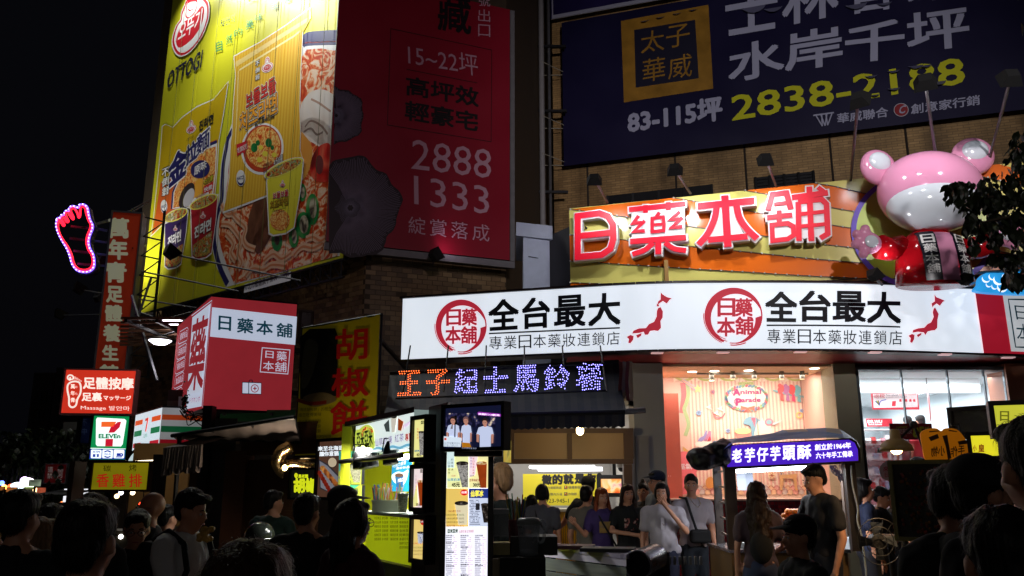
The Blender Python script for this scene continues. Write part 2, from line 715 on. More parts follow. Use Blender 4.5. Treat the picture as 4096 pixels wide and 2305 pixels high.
# corner of the masonry: both faces pushed back
def isect(p,d,q,e):
 det = -d.x*e.y+d.y*e.x
 w = q-p
 t = (-w.x*e.y+w.y*e.x)/det
 return p+d*t
corner = isect(ya+yn*.75,ydir,ra+rn*.75,rdir)
LEFT = ya+yn*.75-ydir*2.2
RIGHT = rb_+rn*.75+rdir*.2
t = thing('corner_building','tall dark corner building of tan tiles behind the yellow and the red hoardings','building',(corner.x,corner.y,0))
m = MB()
far = Vector((-3,34))
P = [(p.x,p.y,0)for p in(LEFT,corner,RIGHT,Vector((4.5,33)),Vector((-14,37)))]
m.prism(P,(0,0,24),GROUT)
m.build('wall',t)
m = MB()
rnd = random.Random(3)
for(a,b,zlo,zhi)in((LEFT,corner,2.6,6.6),(corner,RIGHT,2.6,7.2)):
 d = (b-a)
 L = d.length
 d.normalize()
 n_ = Vector((d.y,-d.x))
 nz_ = int((zhi-zlo)/.11)
 nx_ = int(L/.235)
 for j in range(nz_):
  for i in range(nx_):
   if rnd.random()<.012:
    continue
   u0 = i*.235+(.117 if j%2 else 0)
   z0 = zlo+j*.11
   pr = .012+rnd.random()*.006
   A = a+d*u0
   B = a+d*min(L,(u0+.222))
   A2, B2 = A+n_*pr, B+n_*pr
   m.add([(A2.x,A2.y,z0),(B2.x,B2.y,z0),(B2.x,B2.y,z0+.1),(A2.x,A2.y,z0+.1),(A.x,A.y,z0),(B.x,B.y,z0),(B.x,B.y,z0+.1),(A.x,A.y,z0+.1)],[(0,1,2,3),(0,4,5,1),(3,2,6,7),(0,3,7,4),(1,5,6,2)],rnd.choice((TILE,TILE,TILE2,TILE3)))
o = m.build('wall_tile',t,kind='stuff')
# brown shuttered window in the tiles
P_ = Panel([corner,RIGHT],0,10)
u0, v0 = P_.uv(px('G',1228,470))
u1, v1 = P_.uv(px('G',1345,205))
m = MB()
for k in range(1):
 f = [P_.xyz(u0,v0,.03),P_.xyz(u1,v0,.03),P_.xyz(u1,v1,.03),P_.xyz(u0,v1,.03)]
 m.prism(f,P_.nrm()*.03,mat('brown window film',(52,30,20),.3))
w = m.build('window',t)
m = MB()
for a, b in(((u0,v0),(u1,v0)),((u0,v1),(u1,v1)),((u0,v0),(u0,v1)),((u1,v0),(u1,v1))):
 m.bar(P_.xyz(*a,.07),P_.xyz(*b,.07),.05,.05,WOOD)
m.build('window_frame',w)
# ------------------------------------------------------------------ navy hoarding building
NB = Panel.quad(px('V',1418,418),px('V',2576,275),px('V',1413,57),22,thick=.03)
na, nb = NB.xy[0], NB.xy[-1]
nd = (nb-na).normalized()
nn_ = Vector((-nd.y,nd.x))
t = thing('brown_tiled_building','dark building of small brown tiles behind the navy banner and the orange hoarding','building',(na.x,na.y+.4,0))
wa = na+nn_*.45-nd*.42
wb = nb+nn_*.45+nd*5
m = MB()
NWALL = Panel([wa,wb],0,26)
P = [(p.x,p.y,0)for p in(wa,wb,wb+nn_*14,wa+nn_*14)]
m.prism(P,(0,0,26),WALLB)
m.build('wall',t)
# expansion joints and louvred windows under the banner
m = MB()
for X in(1478,1700,1877,2095,2290):
 u = NWALL.uv(px('V',X,440))[0]
 m.bar(NWALL.xyz(u,5,.01),NWALL.xyz(u,10.6,.01),.05,.03,mat('joint mastic',(40,30,24),.8))
m.build('expansion_joint',t)
for(x0,x1,yy0,yy1)in((1530,1790,530,466),(1905,2045,520,432)):
 a = NWALL.uv(px('V',x0,yy0))
 b = NWALL.uv(px('V',x1,yy1))
 m = MB()
 m.prism([NWALL.xyz(a[0],a[1],.0),NWALL.xyz(b[0],a[1],.0),NWALL.xyz(b[0],b[1],.0),NWALL.xyz(a[0],b[1],.0)],NWALL.nrm()*.03,mat('dark louvre glass',(22,20,26),.25))
 w = m.build('window',t)
 m = MB()
 n = 9
 for k in range(n):
  z = a[1]+(b[1]-a[1])*(k+.5)/n
  m.bar(NWALL.xyz(a[0],z,.05),NWALL.xyz(b[0],z,.05),.02,.05,METAL)
 for k in range(5):
  u = a[0]+(b[0]-a[0])*k/4
  m.bar(NWALL.xyz(u,a[1],.06),NWALL.xyz(u,b[1],.06),.06,.06,METAL)
 m.build('louvre',w)
 # drain pipes at the building's left edge
pt = thing('drain_pipe','pale vertical drain pipe at the left edge of the brown tiled building','pipe',(wa.x-.15,wa.y-.25,0))
m = MB()
A = Vector((aV(1366,600,21.6).x,21.6,0))
m.tube([(A.x,A.y,2),(A.x,A.y,17)],.075,mat('pvc pipe',(150,148,150),.5),10)
m.build('pipe',pt)
m = MB()
m.tube([(A.x+.22,A.y+.1,2),(A.x+.22,A.y+.1,17)],.04,GREYMETAL,8)
m.build('thin_pipe',pt)
for z in(7.2,9.4,11.8,13.8):
 m = MB()
 m.b2(A.x-.12,A.x+.7,A.y+.02,A.y+.12,z,z+.07,METAL)
 m.build('bracket',pt)
 # ------------------------------------------------------------------ far dark blocks down the left street
FARWALL = mat('far plaster',(110,106,100),.85,var=.25,scale=1)
def far_building(label,x0,x1,yv,top,Y,depth=8,nwin=(3,5),wallm=FARWALL):
 a = aV(x0,1000,Y)
 b = aV(x1,1000,Y)
 h = aV(x0,top,Y).z
 t = thing('distant_building',label,'building',((a.x+b.x)/2,Y,0))
 m = MB()
 m.b2(a.x,b.x,Y,Y+depth,0,h,wallm)
 m.build('wall',t)
 nx, nz = nwin
 for i in range(nx):
  for j in range(nz):
   cx = a.x+(b.x-a.x)*(i+.5)/nx
   w = (b.x-a.x)/nx*.28
   z = 2.6+(h-3.2)*(j+.5)/nz
   hh = (h-3.2)/nz*.28
   m = MB()
   m.b2(cx-w,cx+w,Y-.06,Y-.01,z-hh,z+hh,mat('unlit window glass',(14,15,20),.1))
   wd = m.build('window',t)
   m = MB()
   m.b2(cx-w,cx+w,Y-.12,Y-.061,z-hh-.06,z-hh,GREYMETAL)
   m.b2(cx-.03,cx+.03,Y-.1,Y-.061,z-hh,z+hh,GREYMETAL)
   m.build('window_frame',wd)
 return t
far_building('unlit pale block behind the red massage sign, half hidden by it',133,245,0,925,34,nwin=(2,4))
far_building('low unlit annex at the left edge of the pale block',78,130,0,938,34.6,nwin=(1,4))
far_building('dark narrow house behind the green and white convenience sign',168,262,0,1062,27,nwin=(2,2))
far_building('dark block at the end of the street on the far left',-70,74,0,1130,60,nwin=(5,2),wallm=DARKWALL)
# ------------------------------------------------------------------ yellow hoarding (front-lit noodle advertisement)
def Q(c,*a):
 return pts(c,*a)
YEL = mat('yellow printed vinyl',(214,210,34),.45,var=.04,scale=.6)
GOLD = ramp_mat('gold striped packet print',[(226,168,40),(238,196,70)],'wave',3.2,1.5,1,.35,stretch=(1,1,.05))
GOLD2 = mat('ochre packet print',(214,180,24),.35,var=.12,scale=1.5)
SOUP = ramp_mat('red noodle soup print',[(150,30,6),(216,70,20),(236,130,70),(250,205,165),(252,228,205)],'noise',2.2,3.5,3,.35,pos=[0,.42,.5,.56,.7])
NOODLE = ramp_mat('pale noodle print',[(206,60,16),(238,150,60),(250,212,130)],'noise',5,3.5,3,.35,pos=[.35,.48,.58])
SMALLFOOD = ramp_mat('small food print',[(120,20,16),(190,60,30),(220,180,90),(60,110,40),(235,225,200)],'noise',7,1.5,2,.35,pos=[.3,.42,.5,.58,.68])
BEEF = ramp_mat('braised beef print',[(70,38,24),(132,84,58),(96,56,36),(170,126,96)],'noise',1.6,2,6,.35,stretch=(2,2,.6))
PALE = ramp_mat('pale garlic and mushroom print',[(214,178,160),(240,226,214),(250,244,238)],'noise',.8,.6,2,.35,pos=[.3,.5,.7])
GREENP = ramp_mat('green chilli print',[(16,84,40),(40,150,70),(150,190,120)],'noise',1.2,1,2,.35,pos=[.35,.55,.75])
REDP = ramp_mat('red chilli print',[(120,10,8),(206,30,20),(240,110,80)],'noise',1.4,.8,2,.35,pos=[.35,.55,.78])
WHITE = ink((240,238,236))
NAVY = ink((34,32,96))
INKBLK = ink((24,24,28))
RED = ink((206,24,40))
yt = thing('noodle_billboard','huge yellow billboard of instant noodle packets and cups on the corner building','billboard',((ya.x+yb.x)/2,(ya.y+yb.y)/2,YB.z0))
# the skin is hung as upright vinyl sheets
nsheet = 9
for i in range(nsheet):
 u0 = YB.W*i/nsheet+(.012 if i else 0)
 u1 = YB.W*(i+1)/nsheet-(.0 if i==nsheet-1 else .012)
 m = MB()
 m.prism([YB.xyz(u0,0,-.03),YB.xyz(u1,0,-.03),YB.xyz(u1,YB.H,-.03),YB.xyz(u0,YB.H,-.03)],YB.nrm()*.03,YEL)
 m.build('vinyl_sheet',yt)
m = MB()
m.prism([YB.xyz(0,0,-.16),YB.xyz(YB.W,0,-.16),YB.xyz(YB.W,YB.H,-.16),YB.xyz(0,YB.H,-.16)],YB.nrm()*.12,METAL)
m.build('backing',yt)
m = MB()
# steel trellis rail along the foot
for k in range(26):
 u = YB.W*k/25
 m.bar(YB.xyz(u,-.05,.02),YB.xyz(u,-.42,.02),.03,.03,METAL)
 if k<25:
  m.bar(YB.xyz(u,-.05,.02),YB.xyz(u+YB.W/25,-.42,.02),.025,.025,METAL)
m.bar(YB.xyz(-.2,-.04,.02),YB.xyz(YB.W+.1,-.04,.02),.07,.05,METAL)
m.bar(YB.xyz(-.2,-.42,.02),YB.xyz(YB.W+.1,-.42,.02),.05,.05,METAL)
m.build('foot_rail',yt)
# picture of the big bowl (right half)
Y = YB
YB.LAY = .001
bowl = Q('A',2200,-10+320,1990,325,1830,335,1740,355,1715,400,1705,460,1300,800,1050,1150)+Q('B',820,180,795,330,785,480,778,620,735,760,712,900,722,1030,760,1180,835,1345,1000,1300,1300,1225,1600,1130,1780,1084)
bowl = [(min(p[0],px('V',861,0)[0]),p[1])for p in bowl]
Y.poly(bowl,WHITE)
Y.up()
Y.line(Q('B',905,20,855,110,838,200,815,330,806,480,800,620,760,760,738,900,750,1040,790,1190,850,1320),.17,NAVY,smooth=True)
Y.line(Q('A',1710,430,1745,385,1850,370,2070,362),.36,NAVY,smooth=True)
Y.line(Q('A',1700,480,1735,420,1850,410,2070,400),.03,ink((190,60,60)),smooth=True)
Y.up()
soup = Q('A',2080,500,1900,470,1760,480,1705,560,1500,800,1100,1200)+Q('B',870,250,850,450,830,640,785,760,775,900,800,1030,850,1180,905,1315,1000,1288,1300,1215,1600,1130,1760,1087)
soup = [(min(p[0],px('V',857,0)[0]),p[1])for p in soup]
Y.poly(soup,SOUP)
Y.up()
# mushrooms / garlic, egg, chillies, beef
Y.poly(Q('A',1690,1090,1720,980,1800,890,1900,865,1990,900,2040,980,2040,1440,1960,1440,1880,1400,1760,1300,1680,1250),PALE,smooth=True)
Y.poly(Q('B',1440,0,1560,-60,1700,20,1705,170,1640,190,1560,150,1470,90),PALE,smooth=True)
Y.up()
Y.line(Q('A',1800,960,1880,1000,1990,1080),.05,ink((190,150,130)),smooth=True)
Y.line(Q('A',1740,1230,1800,1170,1900,1220,1960,1300),.05,ink((120,90,76)),smooth=True)
Y.line(Q('B',1480,60,1540,30,1590,80,1640,60),.05,ink((110,84,72)),smooth=True)
Y.poly(Q('B',1440,80,1500,100,1550,190,1540,330,1490,440,1430,460),ramp_mat('egg print',[(224,130,30),(246,190,90)],'noise',.6,.3,1,.35),smooth=True)
Y.poly(Q('B',1560,250,1620,170,1705,175,1700,440,1620,475,1555,440,1535,350),REDP,smooth=True)
Y.up()
Y.ell(px('B',1612,330),16,38,ink((110,12,10)))
Y.up()
for c, rx, ry in(((1470,560),32,75),((1555,700),55,130),((1480,830),62,110),((1260,960),45,88),((1400,930),42,90)):
 Y.ell(px('B',*c),rx*.48,ry*.48,GREENP)
Y.up()
for c, rx, ry in(((1475,560),18,50),((1560,690),32,90),((1485,825),38,80),((1262,945),24,58),((1405,925),22,62)):
 Y.ell(px('B',*c),rx*.46,ry*.46,ramp_mat('chilli flesh print',[(60,50,40),(190,180,150),(225,220,200)],'noise',2.5,1,3,.35,pos=[.4,.55,.7]))
Y.poly(Q('B',1010,880,1040,720,1090,620,1190,570,1200,760,1140,900,1050,1050,990,1000),BEEF,smooth=True)
Y.poly(Q('B',1070,930,1150,830,1225,760,1235,860,1190,960,1120,1060,1070,1030),BEEF,smooth=True)
for k, a in enumerate((Q('B',800,820,870,830,930,900,960,960,940,1060,970,1140,940,1200),Q('B',870,700,930,780,1000,850,985,940,1010,1000,1080,1030),Q('B',1500,950,1560,930,1620,960,1660,940),Q('B',1400,1080,1470,1010,1560,1020,1640,980),Q('B',1150,1130,1230,1070,1300,1110,1380,1060),Q('B',1000,1250,1060,1190,1150,1200,1220,1160,1330,1170),Q('B',840,900,900,980,880,1060,920,1130),Q('B',800,660,850,740,930,720))):
 Y.line(a,.17,ink((244,196,160)),smooth=True,lay=Y.n+1)
 Y.line(a,.05,ink((226,140,92)),smooth=True,lay=Y.n+2)
Y.up().up().up()
# centre packet
pk = Q('A',1058,550,1300,420,1560,250,1785,88,1790,190,1745,280,1720,320,1700,700,1690,1050)+Q('B',1455,60,1450,200,1480,300,1472,440,1180,580,960,665,818,718,835,640,868,440,880,150)+Q('A',1040,1300,1055,1000,1075,740)
Y.poly([mid(p,px('A',1380,900),-.02)for p in pk],WHITE)
Y.up()
Y.poly(pk,GOLD)
Y.up()
Y.poly(Q('A',1075,600,1775,170,1765,215,1080,650),ink((236,206,120)))
Y.line(Q('A',1110,680,1640,350,1700,300),.06,ink((246,226,150)))
Y.line(Q('A',1100,690,1090,1000,1070,1400),.04,ink((246,226,150)))
Y.ell(px('B',1142,200),175*.483,216*.483,WHITE,rot=.15)
Y.up()
Y.ell(px('B',1142,197),158*.483,196*.483,ink((196,60,16)),rot=.15)
Y.up()
Y.ell(px('B',1148,185),142*.483,172*.483,NOODLE,rot=.15)
Y.up()
for c, r in(((1075,190),26),((1195,150),26),((1105,150),16),((1225,190),14)):
 Y.ell(px('B',*c),r*.5,r*.7,GREENP)
for c, r in(((1130,190),18),((1165,240),22),((1240,250),20),((1120,290),22)):
 Y.ell(px('B',*c),r*.5,r*.5,ink((232,212,60)))
Y.up()
Y.poly(Q('B',928,165,1022,130,1026,200,1000,220,998,246,978,228,932,264),RED)
Y.up()
Y.text('香濃起司',px('B',936,240),px('B',1018,198),px('B',934,196),WHITE)
KL = dict(halo=.075,halom=WHITE)
Y.text('보들보들',px('A',1180,1060),px('A',1465,885),px('A',1175,925),ink((206,40,24)),off=.03,out=.05,outm=INKBLK,**KL)
Y.text('치즈라면',px('A',1115,1285),px('A',1475,1085),px('A',1118,1110),ink((240,160,30)),off=.03,out=.055,outm=INKBLK,**KL)
Y.text('起司風味拉麵',px('A',1262,1232),px('A',1450,1142),px('A',1262,1165),INKBLK,off=.02)
for i, ch in enumerate('不倒翁'):
 Y.text(ch,px('A',1266,650+i*67),px('A',1306,630+i*67),px('A',1268,602+i*67),WHITE,off=.02,out=.07,outm=INKBLK)
Y.text('調理參考',px('B',1150,372),px('B',1222,338),px('B',1150,328),ink((70,40,60)))
Y.text('重量:111g',px('B',1150,412),px('B',1218,380),px('B',1150,380),ink((70,40,60)))
Y.text('4分鐘',px('B',1238,345),px('B',1312,300),px('B',1238,288),WHITE,off=.01,out=.07,outm=INKBLK)
def emblem(cx_,cy_,s,crop,tilt=.22):
 """red noodle-maker's badge"""
 def T(*a):
  return[px(crop,cx_+a[i]*s+a[i+1]*s*0,cy_+a[i+1]*s-a[i]*s*tilt)for i in range(0,len(a),2)]
 out = [-1.0,.35,-.95,-.1,-.62,-.38,-.42,-.5,-.42,-.85,-.3,-1.35,0,-1.6,.3,-1.35,.42,-.85,.42,-.5,.62,-.38,.95,-.1,1.0,.35,.75,.8,.35,1.05,0,1.1,-.35,1.05,-.75,.8]
 def sc(f,dy=0):
  return[v*f+(dy if i%2 else 0)for i,v in enumerate(out)]
 Y.poly(T(*sc(1.12)),WHITE,smooth=True)
 Y.poly(T(*sc(1.0)),RED,lay=Y.n+1,smooth=True)
 Y.poly(T(*sc(.88)),WHITE,lay=Y.n+2,smooth=True)
 e = []
 for k in range(24):
  a = 2*math.pi*k/24
  e+=[.72*math.cos(a),.3+.55*math.sin(a)]
 Y.poly(T(*e),RED,lay=Y.n+3)
 e = []
 for k in range(20):
  a = 2*math.pi*k/20
  e+=[.3*math.cos(a),-.82+.38*math.sin(a)]
 Y.poly(T(*e),RED,lay=Y.n+3)
 e = []
 for k in range(20):
  a = 2*math.pi*k/20
  e+=[.23*math.cos(a),-.78+.3*math.sin(a)]
 Y.poly(T(*e),WHITE,lay=Y.n+4)
 q = T(-.5,.62,.5,.62,-.5,-.02)
 Y.text('오뚜기',q[0],q[1],q[2],WHITE,off=.012,lay=Y.n+4)
emblem(1382,640,50,'A',.3)
def haccp(x,y,rx,ry):
 Y.ell(px('B',x,y),rx*.483,ry*.483,WHITE)
 Y.ell(px('B',x,y+ry*.05),rx*.42,ry*.42,NAVY,lay=Y.n+1)
 Y.ell(px('B',x,y-ry*.1),rx*.4,ry*.36,WHITE,lay=Y.n+2)
 Y.text('HACCP',px('B',x-rx*.75,y+ry*.28),px('B',x+rx*.75,y+ry*.05),px('B',x-rx*.75,y-ry*.12),NAVY,off=.02,lay=Y.n+3)
haccp(965,442,38,66)
# left packet
pk2 = Q('A',368,1228,400,1208,470,1238,560,1140,700,1040,860,970,950,860,1000,800,985,900,962,1060,930,1250)+Q('B',780,130,765,380,745,600,500,690,330,810,222,918,245,760,290,330)+Q('A',355,1420)
Y.poly([mid(p,px('A',640,1500),-.025)for p in pk2],WHITE,lay=Y.n-1)
Y.up()
Y.poly(pk2,GOLD2)
Y.up()
Y.poly(Q('B',300,480,420,430,520,300,700,150,770,120,762,380,742,590,500,680,340,790,232,905,262,720),ink((214,96,30)))
Y.up()
Y.poly(Q('B',385,700,395,560,450,420,540,300,640,190,735,140,770,150,760,400,735,590,520,680),WHITE,smooth=False)
Y.up()
Y.poly(Q('B',405,690,415,560,470,430,550,320,650,210,760,180,752,400,725,580,520,665),NOODLE)
Y.line(Q('B',392,700,402,560,458,420,548,300,645,190,768,140),.09,NAVY)
Y.up()
Y.ell(px('B',628,540),24,46,ink((238,170,50)))
Y.ell(px('B',520,590),26,56,ink((50,38,40)),rot=.4)
Y.ell(px('B',535,605),18,40,ink((200,196,200)),rot=.4,lay=Y.n+1)
Y.line(Q('B',560,640,620,600,700,560),.12,WHITE)
Y.up().up()
Y.text('金',px('B',370,520),px('B',515,400),px('B',375,290),NAVY,off=.035,out=.07,outm=WHITE)
Y.text('拉',px('B',512,345),px('B',602,275),px('B',515,190),NAVY,off=.035,out=.07,outm=WHITE)
Y.text('麵',px('B',598,270),px('B',705,180),px('B',602,105),NAVY,off=.02,out=.06,outm=WHITE)
Y.ell(px('B',630,370),82*.483,72*.483,NAVY,rot=-.5,lay=Y.n+1)
Y.text('原味',px('B',580,425),px('B',682,360),px('B',582,350),WHITE,off=.02,lay=Y.n+2)
Y.text('진라면',px('A',722,1275),px('A',858,1195),px('A',728,1180),INKBLK,off=.035)
emblem(648,1240,42,'A',.3)
Y.text('OTTOGI',px('A',602,1370),px('A',668,1330),px('A',604,1348),INKBLK)
for i, ch in enumerate('不倒翁'):
 Y.text(ch,px('B',312,440+i*78),px('B',368,415+i*78),px('B',316,372+i*78),WHITE,off=.03,out=.08,outm=INKBLK)
Y.text('4分鐘',px('B',658,505),px('B',735,462),px('B',660,455),ink((236,220,40)),off=.01,out=.07,outm=INKBLK)
Y.poly(Q('B',656,515,736,472,730,542,655,574),RED)
Y.text('快煮',px('B',662,562),px('B',728,532),px('B',664,524),WHITE,off=.03,lay=Y.n+1)
haccp(330,678,28,56)
# cups
def cup(rim,rrx,rry,rot,body,mb_,mr):
 b = Q('B',*body)
 c = (sum(p[0]for p in b)/len(b),sum(p[1]for p in b)/len(b))
 Y.poly([mid(p,c,-.07)for p in b],WHITE,lay=Y.n)
 Y.ell(px('B',*rim),rrx*.483*1.05,rry*.483*1.08,WHITE,rot=rot,lay=Y.n)
 Y.poly(b,mb_,lay=Y.n+1)
 Y.ell(px('B',*rim),rrx*.483,rry*.483,ink((236,226,90)),rot=rot,lay=Y.n+2)
 Y.ell(px('B',*rim),rrx*.483*.9,rry*.483*.78,mr,rot=rot,lay=Y.n+3)
Y.up()
cup((1325,360),172,52,-.42,(1185,455,1480,320,1455,560,1405,850,1340,895,1240,912,1205,895),ink((232,222,50)),SMALLFOOD)
cup((658,640),124,46,-.42,(555,705,775,595,758,800,722,1060,680,1095,600,1112,566,1085),ink((176,20,34)),SMALLFOOD)
cup((430,750),102,44,-.42,(340,825,527,725,510,900,470,1150,430,1180,370,1192,340,1170),ink((52,28,86)),SMALLFOOD)
Y.up().up().up()
Y.ell(px('B',1292,790),40,42,NOODLE)
Y.poly(Q('B',570,1000,730,880,722,1050,680,1085,600,1100,568,1075),SMALLFOOD)
Y.poly(Q('B',345,1080,490,985,468,1140,430,1172,372,1182,345,1160),SMALLFOOD)
Y.up()
emblem(1314,495,20,'B',.1)
emblem(655,755,20,'B',.1)
emblem(425,862,16,'B',.1)
Y.text('보들보들',px('B',1235,618),px('B',1362,588),px('B',1235,568),RED,off=.03,out=.06,outm=WHITE)
Y.text('치즈라면',px('B',1213,705),px('B',1358,662),px('B',1213,640),ink((190,150,10)),off=.03,out=.06,outm=INKBLK)
Y.text('Cheese Ramen',px('B',1228,728),px('B',1340,695),px('B',1228,708),INKBLK)
Y.text('in soup',px('B',1268,738),px('B',1330,722),px('B',1268,720),INKBLK)
Y.text('진라면',px('B',582,945),px('B',718,870),px('B',588,850),WHITE,off=.035,out=.07,outm=ink((80,16,24)))
Y.text('진라면',px('B',362,1022),px('B',470,960),px('B',366,935),WHITE,off=.035,out=.07,outm=ink((24,16,50)))
# big badge, wordmark, handwriting
def TT(x,y):
 return px('A',x,y)
badge = [(470,430),(478,340),(510,250),(548,195),(556,130),(585,60),(620,-20),(680,-60),(760,-30),(812,40),(818,140),(800,230),(762,330),(700,430),(630,505),(560,540),(505,515)]
c0 = (650,270)
Y.poly([TT(*mid(p,c0,-.05))for p in badge],WHITE,smooth=True,lay=Y.n)
Y.poly([TT(*p)for p in badge],RED,smooth=True,lay=Y.n+1)
Y.poly([TT(*mid(p,c0,.09))for p in badge],WHITE,smooth=True,lay=Y.n+2)
Y.poly([TT(*p)for p in((503,410),(520,330),(560,240),(620,190),(690,140),(745,70),(775,90),(765,190),(725,290),(660,380),(590,440),(530,465))],RED,smooth=True,lay=Y.n+3)
Y.poly([TT(*p)for p in((600,130),(615,40),(650,-20),(700,0),(706,60),(680,130),(635,175),(605,170))],WHITE,smooth=True,lay=Y.n+4)
Y.line([TT(*p)for p in((600,130),(615,40),(650,-20),(700,0),(706,60),(680,130),(635,175),(605,170))],.05,RED,smooth=True,closed=True,lay=Y.n+5)
Y.poly([TT(*p)for p in((612,40),(640,-25),(690,-20),(708,30),(690,20),(650,25))],RED,smooth=True,lay=Y.n+5)
Y.line([TT(620,92),TT(640,108),TT(668,92)],.04,RED,smooth=True,lay=Y.n+5)
Y.text('오뚜기',TT(520,412),TT(742,268),TT(540,235),WHITE,off=.02,lay=Y.n+5)
Y.text('®',TT(730,392),TT(762,372),TT(732,345),RED)
Y.text('OTTOGI',TT(410,868),TT(742,655),TT(432,705),ink((30,32,60)),off=.02)
GRN = ink((20,140,96))
for ch, x0, y0, x1, y1, s in(('自',890,385,950,510,22),('然',985,325,1045,440,22),('的',1065,270,1145,360,22),('美',1175,175,1250,300,25),('味',1265,125,1335,215,22),('幸',1425,0,1490,115,18),('福',1535,-60,1605,40,18)):
 Y.text(ch,TT(x0,y1),TT(x1,y1-s),TT(x0,y0+s),GRN)
Y.text('자연의',TT(925,278),TT(1070,215),TT(930,195),ink((40,70,80)))
Y.text('맛',TT(1185,45),TT(1290,10),TT(1187,-30),ink((40,70,80)))
Y.flush('printed_picture',yt)
# ropes that pull the skin tight
for xt in(1,2,3,4,5,6,7,8):
 m = MB()
 u = YB.W*xt/nsheet
 m.bar(YB.xyz(u,0,.08),YB.xyz(u,YB.H,.08),.009,.008,mat('taut rope',(120,118,60),.8))
 m.build('tension_rope',yt)
 # ------------------------------------------------------------------ red hoarding
rt = thing('apartment_billboard','dim dark red billboard with grey flowers and the number 2888 1333','billboard',((ra.x+rb_.x)/2,(ra.y+rb_.y)/2,RB.z0))
REDV = mat('crimson printed vinyl',(150,16,42),.42,var=.12,scale=.7)
RB.body(REDV,METAL,rt,'vinyl_skin')
m = MB()
m.prism([RB.xyz(-.02,-.17,-.1),RB.xyz(RB.W+.13,-.17,-.1),RB.xyz(RB.W+.13,-.02,-.1),RB.xyz(-.02,-.02,-.1)],RB.nrm()*.09,mat('pale metal tray',(120,118,122),.5,var=.2))
m.prism([RB.xyz(RB.W+.02,-.01,-.1),RB.xyz(RB.W+.13,-.01,-.1),RB.xyz(RB.W+.13,RB.H,-.1),RB.xyz(RB.W+.02,RB.H,-.1)],RB.nrm()*.09,mat('pale metal tray',(120,118,122),.5))
m.build('border',rt)
PK = ink((196,150,168))
BK2 = ink((16,8,14))
R_ = RB
def flower(cx_,cy_,rad,seed,clipx):
 rnd = random.Random(seed)
 P = []
 N = 84
 rr = []
 for k in range(N):
  a = 2*math.pi*k/N
  r = rad*(.93+.045*math.cos(a*5+seed)+.03*math.cos(a*11+2*seed)+rnd.uniform(-.012,.012))
  rr.append(r)
  P.append(px('C',max(clipx,cx_+r*math.cos(a)),cy_+r*1.02*math.sin(a)))
 R_.poly(P,ink((38,24,32)),lay=1)
 for k in range(N*2):
  a = 2*math.pi*k/(N*2)
  r = rr[k//2]*rnd.uniform(.93,.99)
  a2 = a+.12*math.sin(a*5+seed)
  p0 = (cx_+r*.2*math.cos(a2),cy_+r*.2*math.sin(a2))
  p1 = (cx_+r*.6*math.cos(a+.05),cy_+r*.6*math.sin(a+.05))
  p2 = (cx_+r*math.cos(a),cy_+r*math.sin(a))
  if min(p0[0],p1[0],p2[0])>clipx:
   R_.line([px('C',*p0),px('C',*p1),px('C',*p2)],.014,ink((104,92,112)),lay=2)
 for k in range(60):
  a = 2*math.pi*k/60
  r = rad*.3*(.9+.1*math.cos(a*6))
  R_.line([px('C',max(clipx,cx_+r*.2*math.cos(a)),cy_+r*.2*math.sin(a)),px('C',max(clipx,cx_+r*math.cos(a)),cy_+r*math.sin(a))],.008,ink((112,106,128)),lay=3)
flower(140,1150,292,1,22)
flower(62,640,165,3,50)
R_.n = 5
R_.text('藏',px('C',625,165),px('C',805,190),px('C',625,-45),BK2,off=.02)
for ch, a, b in(('號',-38,40),('出',52,125),('口',135,207)):
 R_.text(ch,px('C',845,b-5),px('C',912,b),px('C',845,a),PK)
R_.line(Q('C',363,160,920,278,917,785,344,692),.02,BK2,closed=True)
R_.line(Q('C',450,385,840,460),.015,BK2)
R_.text('15~22坪',px('C',460,362),px('C',846,425),px('C',456,240),PK,off=.01)
R_.text('高坪效',px('C',448,525),px('C',846,592),px('C',450,422),BK2,off=.025)
R_.text('輕豪宅',px('C',443,662),px('C',842,728),px('C',445,556),BK2,off=.025)
R_.text('2888',px('C',474,935),px('C',916,990),px('C',482,770),PK)
R_.text('1333',px('C',492,1130),px('C',908,1188),px('C',490,970),PK)
for i, ch in enumerate('綻賞落成'):
 x = 460+i*118
 R_.text(ch,px('C',x,1290+i*13),px('C',x+94,1300+i*13),px('C',x,1196+i*13),PK,off=.012)
R_.flush('printed_picture',rt)
# ------------------------------------------------------------------ navy banner and the banner above it
nt_ = thing('navy_banner','large unlit navy banner with a gold square and the phone number 2838-2188','banner',((na.x+nb.x)/2,(na.y+nb.y)/2,NB.z0))
NAVYV = mat('navy printed vinyl',(26,22,62),.38,var=.25,scale=.5)
N_ = NB
# slightly slack skin: a gently rippled sheet
mb = MB()
nx, nz = 60, 24
vs = []
Wb = NB.W+1.5
for j in range(nz+1):
 for i in range(nx+1):
  u, v = Wb*i/nx, NB.H*j/nz
  amp = .0 if 0<i else 0
  vs.append(NB.xyz(u,v,-.014+.012*noise.noise(Vector((u*.9,v*.5,3)))))
fs = [(j*(nx+1)+i,j*(nx+1)+i+1,(j+1)*(nx+1)+i+1,(j+1)*(nx+1)+i)for j in range(nz)for i in range(nx)]
mb.add(vs,fs,NAVYV)
mb.build('vinyl_skin',nt_,smooth=True)
GLD = mat('tarnished gold print',(172,124,36),.5,var=.4,scale=2.5)
N_.poly(Q('D',795,175,1520,40,1560,735,820,850),GLD)
N_.poly(Q('D',905,250,1410,165,1440,650,918,728),ink((20,18,46)),lay=1)
for ch, x0, y0, x1, y1 in(('太',960,255,1155,440),('子',1170,208,1365,398),('華',975,482,1162,680),('威',1188,455,1385,655)):
 N_.text(ch,px('D',x0,y1+8),px('D',x1,y1-24),px('D',x0,y0+16),GLD,lay=2)
GW = ink((176,178,206))
YLW = ink((214,214,20))
